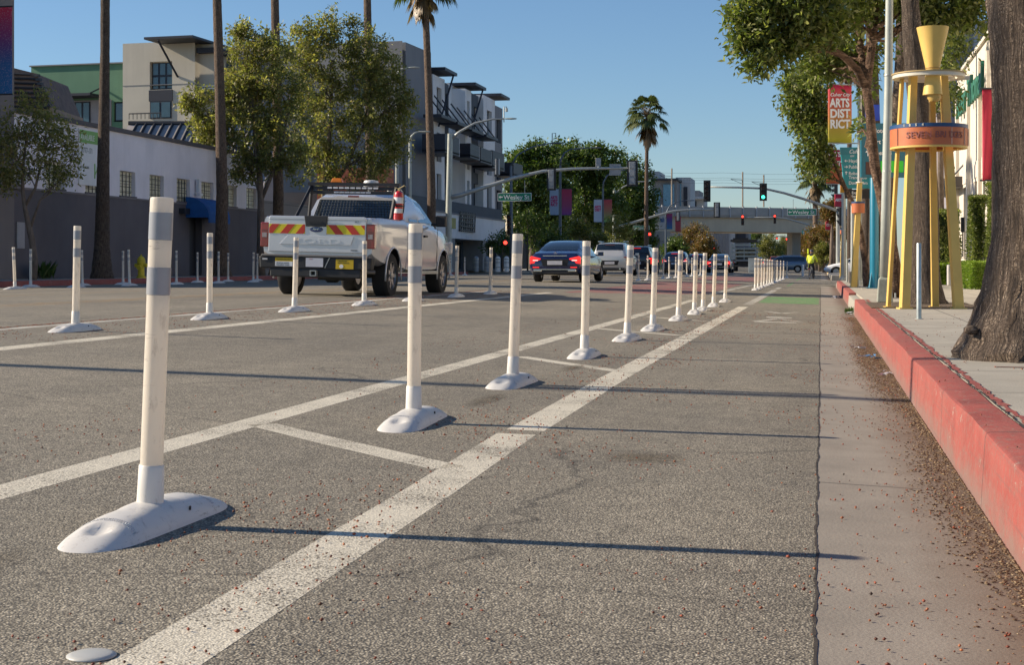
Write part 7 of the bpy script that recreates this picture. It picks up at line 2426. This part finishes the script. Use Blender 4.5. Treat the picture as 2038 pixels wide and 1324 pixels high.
# see-through mesh guard behind the glass: thin bars
gm = MB()
for i in range(25):
    x = -.76 + i * 1.52 / 24
    gm.tube([(x, 2.235, 1.44), (x * .88, 2.32, 1.80)], .0035, 4)
for j in range(8):
    t = j / 7
    gm.tube([(-.78 + .09 * t, 2.233 + .085 * t, 1.44 + .36 * t), (.78 - .09 * t, 2.233 + .085 * t, 1.44 + .36 * t)], .0035, 4)
gm.build('window_guard', mat('guard mesh grey', (.03, .04, .05), .5, .3), pk)
for s in (-1, 1):
    def gp_(y, z):
        w_ = .94 + (.735 - .94) * min(1, (z - 1.335) / .52)
        return (s * (w_ + .012), y, z)
    for nm, poly in (('rear_side_window', [(2.62, 1.42), (3.22, 1.42), (3.22, 1.84), (2.80, 1.82)]), ('front_side_window', [(3.30, 1.42), (4.32, 1.42), (3.85, 1.80), (3.30, 1.85)])):
        a = [gp_(y, z) for y, z in poly]
        b = [(x + s * .006, y, z) for x, y, z in a]
        MB().add(a + b, [(0, 1, 2, 3), (4, 5, 6, 7), (0, 1, 5, 4), (1, 2, 6, 5), (2, 3, 7, 6), (3, 0, 4, 7)]).build(nm, mat('side window sky glass', (.03, .06, .08), .03, 0, coat=1), pk)
    # doors drawn by real shut lines, handles
    sl_ = MB()
    for y in (2.62, 3.26, 4.40): sl_.box((s * 1.012 - .004, y - .006, .55), (s * 1.012 + .004, y + .006, 1.32))
    sl_.build('shut_line', M_black, pk)
    for y in (3.05, 3.45): MB().cbox((s * 1.03, y, 1.16), (.035, .20, .04)).build('door_handle', M_plastic, pk, bevel=.01)
    MB().cbox((s * 1.17, 4.05, 1.47), (.20, .12, .22)).cbox((s * 1.04, 4.07, 1.40), (.16, .05, .06)).build('mirror', M_plastic, pk, bevel=.035, seg=3)
    MB().box((s * 1.01 - .04, 2.5, .43), (s * 1.01 + .06, 4.3, .49)).build('running_board', M_galv, pk)
    # arch trim
    for yc in (1.32, 5.0):
        mb = MB()
        pts = []
        for k in range(15):
            a = math.pi * (-.06 + 1.12 * k / 14)
            wb = 1.012 if yc < 3 else 1.0
            pts.append((s * wb, yc + math.cos(a) * .505, .41 + math.sin(a) * .505))
        mb.tube(pts, .016, 6)
        mb.build('arch_trim', M_pk, pk, smooth=True)
    tl = MB().obox((s * .935 - .075, .105, .88), (.15, 0, 0), (0, .11, 0), (0, 0, .43)).build('tail_light', M_tl, pk, bevel=.015)
    MB().obox((s * .935 - .04, .098, 1.05), (.08, 0, 0), (0, .01, 0), (0, 0, .08)).build('reverse_lamp', mat('dull lamp white', (.38, .33, .32), .3), tl)
    MB().obox((s * .935 - .06, .0985, 1.18), (.12, 0, 0), (0, .01, 0), (0, 0, .09)).build('brake_lamp', mat('brighter red lens', (.34, .015, .015), .2, coat=1), tl)
    wheel(pk, s * .86, 1.32, .41, .27, s, 7); wheel(pk, s * .86, 5.0, .41, .27, s, 7)
    MB().cbox((s * .80, 5.8, .95), (.35, .12, .25)).build('headlight', M_tlw, pk, bevel=.03)
MB().tube([(-.8, 1.32, .41), (.8, 1.32, .41)], .055, 10).lathe([(.09, -.16), (.16, -.08), (.16, .08), (.09, .16)], 14, (-.1, 1.32, .41), 'x').build('rear_axle', M_plastic, pk)
MB().tube([(.45, .2, .50), (.45, 1.9, .46)], .04, 10).tube([(.5, .35, .47), (.9, .55, .47)], .04, 10).build('exhaust', mat('tarnished steel', (.28, .25, .22), .45, .8), pk)
MB().box((-.5, .3, .50), (-.38, 5.5, .62)).box((.38, .3, .50), (.5, 5.5, .62)).box((-.35, .9, .46), (.35, 1.0, .6)).cbox((.15, .75, .42), (.5, .5, .22)).build('chassis', M_plastic, pk)
# tailgate with pressed panel
tg = MB().box((-.86, .095, .80), (.86, .16, 1.405)).build('tailgate', M_pk, pk, bevel=.012)
MB().prism([(-.66, .93), (.60, .93), (.66, 1.09), (-.52, 1.09)], (0, .094, 0), UX, UZ, (0, -.012, 0)).build('pressed_panel', M_pk, tg, bevel=.006)
MB().prism([(-.86, 1.365), (.86, 1.365), (.84, 1.43), (-.84, 1.43)], (0, .16, 0), UX, UZ, (0, -.072, 0)).build('top_spoiler', M_pk, tg, bevel=.012)
t_ = text('FORD', .085, (-.40, .079, .955), UX, -UY, M_pk, tg, depth=.0035, sx=2.7)
MB().prism([(-.19, 1.25), (.17, 1.25), (.20, 1.44), (-.22, 1.44)], (0, .074, 0), UX, UZ, (0, -.02, 0)).build('tailgate_camera_trim', M_plastic, tg, bevel=.02)
MB().prism([(-.13, 1.30), (.11, 1.30), (.10, 1.34), (-.12, 1.34)], (0, .054, 0), UX, UZ, (0, -.006, 0)).build('release_handle', M_black, tg)
# chevron sheets
M_cr, M_cy = mat('chevron red', (.55, .045, .02), .4, var=.05), mat('chevron yellow', (.75, .62, .02), .4, var=.05)
for x0_, x1_, sgn in ((-.85, -.21, 1), (.17, .84, -1)):
    z0_, z1_ = 1.12, 1.285
    o_ = MB().box((x0_, .089, z0_), (x1_, .094, z1_)).build('chevron_sheet', M_cy, tg)
    mb = MB()
    n_ = 5
    stp = (x1_ - x0_) * .43
    for k in range(-1, 4):
        if sgn > 0:
            xa = x0_ + k * stp
            poly = [(xa - stp * .28, z0_), (xa + stp * .22, z0_), (xa + stp * .70, z1_), (xa + stp * .20, z1_)]
        else:
            xa = x0_ + k * stp
            poly = [(xa + stp * .56, z0_), (xa + stp * 1.06, z0_), (xa + stp * .58, z1_), (xa + stp * .08, z1_)]
        # clip to the sheet
        bm = bmesh.new()
        f = bm.faces.new([bm.verts.new((x, z, 0)) for x, z in poly])
        for co, no in (((x0_ + .001, 0, 0), (-1, 0, 0)), ((x1_ - .001, 0, 0), (1, 0, 0))):
            bmesh.ops.bisect_plane(bm, geom=bm.verts[:] + bm.edges[:] + bm.faces[:], plane_co=co, plane_no=no, clear_outer=True)
        for f in bm.faces:
            pp = [(v.co.x, v.co.y) for v in f.verts]
            mb.prism(pp, (0, .089, 0), UX, UZ, (0, -.003, 0))
        bm.free()
    mb.build('red_stripe', M_cr, o_)
# badge
bd = MB().lathe([(.001, 0), (.115, 0), (.105, .012), (.001, .014)], 28, (0, 0, 0), 'z', sy=.42)
bo = MB()
bo.add([(x - .01, .088 - z, y + 1.20) for x, y, z in bd.v], bd.f)
bo = bo.build('badge', mat('badge blue', (.01, .03, .14), .3, coat=1), tg, smooth=40)
text('Ford', .036, (-.07, .074, 1.188), UX, -UY, M_chrome, bo, depth=.002, shear=.4)
text('XLT', .03, (.66, .093, 1.33), UX, -UY, M_dark, tg, depth=.002)
MB().box((.60, .09, .84), (.72, .094, .855)).build('model_mark', M_dark, tg)
# rear bumper
bu = MB().prism([(-.98, .50), (.98, .50), (1.0, .72), (-1.0, .72)], (0, .02, 0), UX, UZ, (0, .2, 0)).build('rear_bumper', M_plastic, pk, bevel=.03, seg=3)
MB().prism([(-.96, .715), (.96, .715), (.94, .755), (-.94, .755)], (0, .0, 0), UX, UZ, (0, .18, 0)).build('bumper_step', mat('worn step', (.16, .15, .14), .6), bu, bevel=.01)
MB().box((-.80, .03, .36), (.80, .22, .51)).build('bumper_valance', M_plastic, bu, bevel=.02)
MB().prism([(-.18, .53), (.16, .53), (.20, .72), (-.22, .72)], (0, .016, 0), UX, UZ, (0, -.004, 0)).build('plate_pocket', M_black, bu)
MB().box((-.155, .004, .545), (.15, .012, .70)).build('number_plate', M_plate, bu)
text('CITY', .018, (-.09, .003, .672), UX, -UY, mat('plate red', (.45, .08, .06), .5), bu, depth=.001)
ye = mat('label yellow', (.62, .42, .01), .5, var=.06)
lb = MB().box((-.70, .012, .63), (-.39, .018, .695)).build('yellow_label', ye, bu)
MB().box((-.70, .012, .545), (-.39, .018, .629)).build('white_label', M_inkw, lb)
text('CAUTION STAY BACK', .022, (-.685, .011, .652), UX, -UY, M_black, lb, depth=.001, sx=.9)
text('VEHICLE MAKES', .024, (-.68, .011, .592), UX, -UY, M_black, lb, depth=.001, sx=.95)
text('FREQUENT STOPS', .024, (-.68, .011, .558), UX, -UY, M_black, lb, depth=.001, sx=.85)
lb = MB().box((.37, .012, .52), (.68, .018, .685)).build('yellow_label', ye, bu)
text('CAUTION', .026, (.40, .011, .648), UX, -UY, M_dark, lb, depth=.001)
text('WORK VEHICLE', .020, (.40, .011, .615), UX, -UY, M_dark, lb, depth=.001)
MB().lathe([(.035, 0), (.035, .004)], 14, (.47, .008, .565), 'y').build('white_seal', M_inkw, lb)
MB().box((-.06, -.06, .385), (.05, .03, .40)).box((-.06, -.06, .47), (.05, .03, .485)).box((-.06, -.06, .40), (-.045, .03, .47)).box((.035, -.06, .40), (.05, .03, .47)).build('tow_hitch', M_galv, pk)
MB().box((-.93, .01, .65), (-.84, .018, .68)).build('step_lamp', M_tlw, bu)
mb = MB()
mb.tube([(.18, .012, .53), (.26, .012, .71)], .008, 5)
mb.build('diagonal_edge', M_galv, bu)
# headache rack
rk = MB()
for s in (-1, 1):
    rk.tube([(s * .88, 1.55, 1.44), (s * .80, 2.16, 2.06)], .035, 4)
    rk.tube([(s * .84, 2.16, 1.44), (s * .80, 2.16, 2.06)], .032, 4)
rk.box((-.86, 2.11, 2.06), (.86, 2.21, 2.12)).box((-.82, 2.13, 1.90), (.82, 2.18, 1.97)).box((-.82, 2.13, 1.98), (.82, 2.15, 2.05))
rk.box((-.9, 2.1, 1.40), (.9, 2.2, 1.45))
rk = rk.build('headache_rack', M_black, pk)
lbm = MB()
for i in range(9): lbm.box((-.48 + i * .108, 2.095, 2.005), (-.395 + i * .108, 2.11, 2.035))
lbm.build('light_bar', M_tlw, rk)
lbm = MB()
for i in range(7): lbm.box((-.36 + i * .10, 2.112, 1.925), (-.27 + i * .10, 2.13, 1.95))
lbm.build('light_bar', M_tlw, rk)
MB().box((-.14, 2.26, 1.85), (.06, 2.30, 1.885)).build('high_brake_light', M_tl, pk)
MB().prism([(-.11, 0), (.11, 0), (.08, .08), (-.08, .08)], (-.32, 2.12, 2.121), UX, UZ, (0, .1, 0)).build('amber_beacon', mat('amber lens', (.75, .20, .01), .3), rk, bevel=.01)
MB().lathe([(.05, 0), (.06, .03), (.125, .06), (.14, .10), (.14, .17), (.12, .21), (.05, .22)], 20, (.22, 2.5, 1.97)).build('white_dome', mat('dome white', (.62, .62, .60), .4), pk, smooth=35)
MB().lathe([(.045, 0), (.045, .05), (.025, .09), (.005, .10)], 12, (.60, 2.4, 1.96)).build('antenna_puck', M_white, pk, smooth=35)
# fire extinguisher strapped to the rack: a thing of its own
Mw = Matrix.LocRotScale(pk.location, pk.rotation_euler, pk.scale)
ex = thing('fire_extinguisher', 'red fire extinguisher with white labels strapped upright on the right side of the pickup bed', 'fire extinguisher', tuple(Mw @ Vector((.90, 1.95, 1.44))))
ex.rotation_euler = pk.rotation_euler
ex.scale = pk.scale
MB().lathe([(.075, 0), (.088, .02), (.088, .44), (.07, .50), (.03, .53)], 20).build('cylinder', mat('extinguisher red', (.55, .012, .015), .3, coat=.8, var=.05), ex, smooth=35)
MB().lathe([(.0885, .30), (.0895, .301), (.0895, .41), (.0885, .411)], 20).build('label_band', M_inkw, ex, smooth=35)
MB().lathe([(.0885, .12), (.0895, .121), (.0895, .20), (.0885, .201)], 20).build('label_band', M_inkw, ex, smooth=35)
MB().lathe([(.089, .235), (.093, .236), (.093, .265), (.089, .266)], 20).build('strap', M_black, ex)
MB().tube([(0, 0, .52), (0, 0, .58)], .02, 8).tube([(0, 0, .57), (.10, 0, .63), (.13, 0, .61)], .012, 6).tube([(0, 0, .57), (-.08, 0, .60)], .01, 6).build('valve_handle', mat('brass', (.45, .36, .18), .35, .8), ex)
MB().tube([(.03, -.02, .56), (.11, -.05, .50), (.115, -.05, .25), (.10, -.04, .12)], .011, 8).build('hose', M_black, ex, smooth=True)

# ================================================================== CYCLIST
def skin(name, verts, edges, radii, m, parent, sub=2, root=0):
    me = bpy.data.meshes.new(name)
    me.from_pydata(verts, edges, [])
    me.materials.append(m)
    o = bpy.data.objects.new(name, me)
    COL.objects.link(o)
    o.modifiers.new('skin', 'SKIN')
    sv = me.skin_vertices[0].data
    for i, r in enumerate(radii):
        sv[i].radius = (r, r) if not isinstance(r, tuple) else r
        sv[i].use_root = (i == root)
    s = o.modifiers.new('sub', 'SUBSURF'); s.levels = s.render_levels = sub
    bpy.context.view_layer.update()
    me2 = bpy.data.meshes.new_from_object(o.evaluated_get(bpy.context.evaluated_depsgraph_get()))
    o.modifiers.clear(); o.data = me2
    me2.polygons.foreach_set('use_smooth', [True] * len(me2.polygons))
    me2.materials.clear(); me2.materials.append(m)
    o.parent = parent
    return o
d = 88.5
q = W(1612, 551, d)
bz_ = zr(q.x)
turn = R(-11)
bk_ = thing('bicycle', 'bicycle ridden away from the viewer in the cycle lane', 'bicycle', (q.x, q.y, bz_), turn)
for y_ in (0, 1.05):
    wl = MB()
    k = 24
    wl.tube([(0, y_ + .34 * math.cos(2 * math.pi * i / k), .34 + .34 * math.sin(2 * math.pi * i / k)) for i in range(k + 1)], .022, 8)
    wl = wl.build('wheel', M_tyre, bk_, smooth=True)
    sp2 = MB()
    for i in range(12):
        a = 2 * math.pi * i / 12
        sp2.tube([(0, y_, .34), (0, y_ + .33 * math.cos(a), .34 + .33 * math.sin(a))], .004, 4)
    sp2.tube([(-.05, y_, .34), (.05, y_, .34)], .025, 8)
    sp2.build('spokes', M_chrome, wl)
fr = MB()
for a, b in (((0, 0, .34), (0, .40, .30)), ((0, 0, .34), (0, .28, .80)), ((0, .40, .30), (0, .28, .85)), ((0, .40, .30), (0, .90, .78)), ((0, .28, .80), (0, .88, .86)), ((0, 1.05, .34), (0, .88, .92))):
    fr.tube([a, b], .018, 8)
fr.build('frame', mat('bike frame', (.12, .12, .13), .4, .5), bk_)
MB().tube([(-.28, .92, 1.0), (-.1, .88, .99), (.1, .88, .99), (.28, .92, 1.0)], .014, 8).build('handlebar', M_black, bk_)
MB().cbox((0, .22, .88), (.16, .26, .05)).build('saddle', M_black, bk_, bevel=.02)
MB().tube([(-.14, .40, .18), (-.05, .40, .18)], .02, 6).tube([(.05, .40, .44), (.14, .40, .44)], .02, 6).tube([(0, .40, .18), (0, .40, .44)], .012, 6).build('crank', M_chrome, bk_)
MB().cbox((0, -.30, .62), (.08, .03, .06)).build('rear_light', M_tl, bk_)
pe = thing('person', 'cyclist in a bright yellow jacket and helmet riding away in the cycle lane', 'person', (q.x, q.y, bz_), turn)
m_sk = mat('skin', (.42, .24, .16), .5); m_tr = mat('dark trousers', (.03, .03, .035), .9); m_ja = mat('hi-vis yellow', (.85, .98, .05), .7, var=.1, vs=6, emit=0)
V = [(0, .24, .94), (0, .30, 1.12), (0, .40, 1.32), (0, .48, 1.46), (0, .52, 1.56), (0, .54, 1.66),            # 0-5 spine to head
     (-.11, .26, .92), (-.15, .55, .72), (-.11, .44, .36), (-.11, .50, .24), (-.11, .58, .21),                      # left leg, knee up
     (.11, .26, .92), (.14, .50, .60), (.11, .38, .22), (.11, .44, .13), (.11, .52, .11),
     (-.17, .46, 1.42), (-.27, .62, 1.20), (-.27, .88, 1.04), (-.27, .93, 1.02),
     (.17, .46, 1.42), (.27, .62, 1.20), (.27, .88, 1.04), (.27, .93, 1.02)]
E = [(0, 1), (1, 2), (2, 3), (3, 4), (4, 5), (0, 6), (6, 7), (7, 8), (8, 9), (9, 10), (0, 11), (11, 12), (12, 13), (13, 14), (14, 15), (3, 16), (16, 17), (17, 18), (18, 19), (3, 20), (20, 21), (21, 22), (22, 23)]
Rr = [.14, .13, .15, .10, .055, .09, .095, .075, .05, .045, .035, .095, .075, .05, .045, .035, .06, .045, .035, .03, .06, .045, .035, .03]
body = skin('body', V, E, Rr, m_tr, pe)
# jacket over the torso and arms
Vj = [(0, .23, .90), (0, .29, 1.12), (0, .39, 1.32), (0, .47, 1.47), (-.18, .46, 1.42), (-.28, .62, 1.19), (-.275, .84, 1.06), (.18, .46, 1.42), (.28, .62, 1.19), (.275, .84, 1.06)]
Ej = [(0, 1), (1, 2), (2, 3), (3, 4), (4, 5), (5, 6), (3, 7), (7, 8), (8, 9)]
skin('jacket', Vj, Ej, [(.21, .16), (.20, .155), (.235, .15), (.11, .11), .085, .068, .055, .085, .068, .055], m_ja, pe)
MB().lathe([(.03, -.12), (.075, -.09), (.092, -.02), (.092, .03), (.07, .09), (.02, .115)], 18, (0, .545, 1.665)).build('head', m_sk, pe, smooth=True)
MB().cbox((-.095, .545, 1.66), (.02, .04, .06)).cbox((.095, .545, 1.66), (.02, .04, .06)).build('ear', m_sk, pe, bevel=.008)
MB().lathe([(.108, .0), (.112, .03), (.10, .09), (.06, .135), (.005, .15)], 18, (0, .535, 1.67)).build('helmet', mat('dark helmet', (.05, .05, .07), .4), pe, smooth=True)
for x_ in (-.15, .10): MB().obox((x_, .18, 1.02), (.05, 0, 0), (0, -.01, 0), (0, .10, .40)).build('reflective_stripe', mat('reflective grey yellow', (.60, .66, .35), .4), pe)
for s in (-1, 1):
    hnd = MB()
    hnd.cbox((s * .27, .93, 1.02), (.075, .07, .035))
    for f_ in range(4):
        x = s * .27 + (-.03 + f_ * .02)
        hnd.tube([(x, .95, 1.03), (x, .985, 1.022), (x, .975, .995), (x, .955, .985)], .009, 6)
    hnd.tube([(s * .235, .93, 1.02), (s * .225, .955, 1.0), (s * .23, .96, .985)], .01, 6)
    hnd.build('hand', m_sk, pe, bevel=.005)
    MB().cbox((s * .11, .57 if s < 0 else .51, .205 if s < 0 else .105), (.09, .26, .08)).build('shoe', M_black, pe, bevel=.025)
# yellow flag on a whip behind the rider's left shoulder
bk_.scale = pe.scale = (.95,) * 3
o = MB().tube([(-.10, .10, .70), (-.12, .12, 1.85)], .006, 5).obox((-.20, .12, 1.55), (.08, 0, 0), (0, .01, 0), (0, 0, .30)).build('safety_flag', m_ja, bk_)

# ---- leftovers: far pedestrian signal and pale post beside the cyclist
o = MB().lathe([(.09, 0), (.09, .75), (.06, .82), (.01, .84)], 12).build('bollard', M_white)
q = W(1598, 549, 108); o.location = (q.x, q.y, zr(q.x)); tag(o, 'stout pale bollard just left of the cyclist', 'bollard')
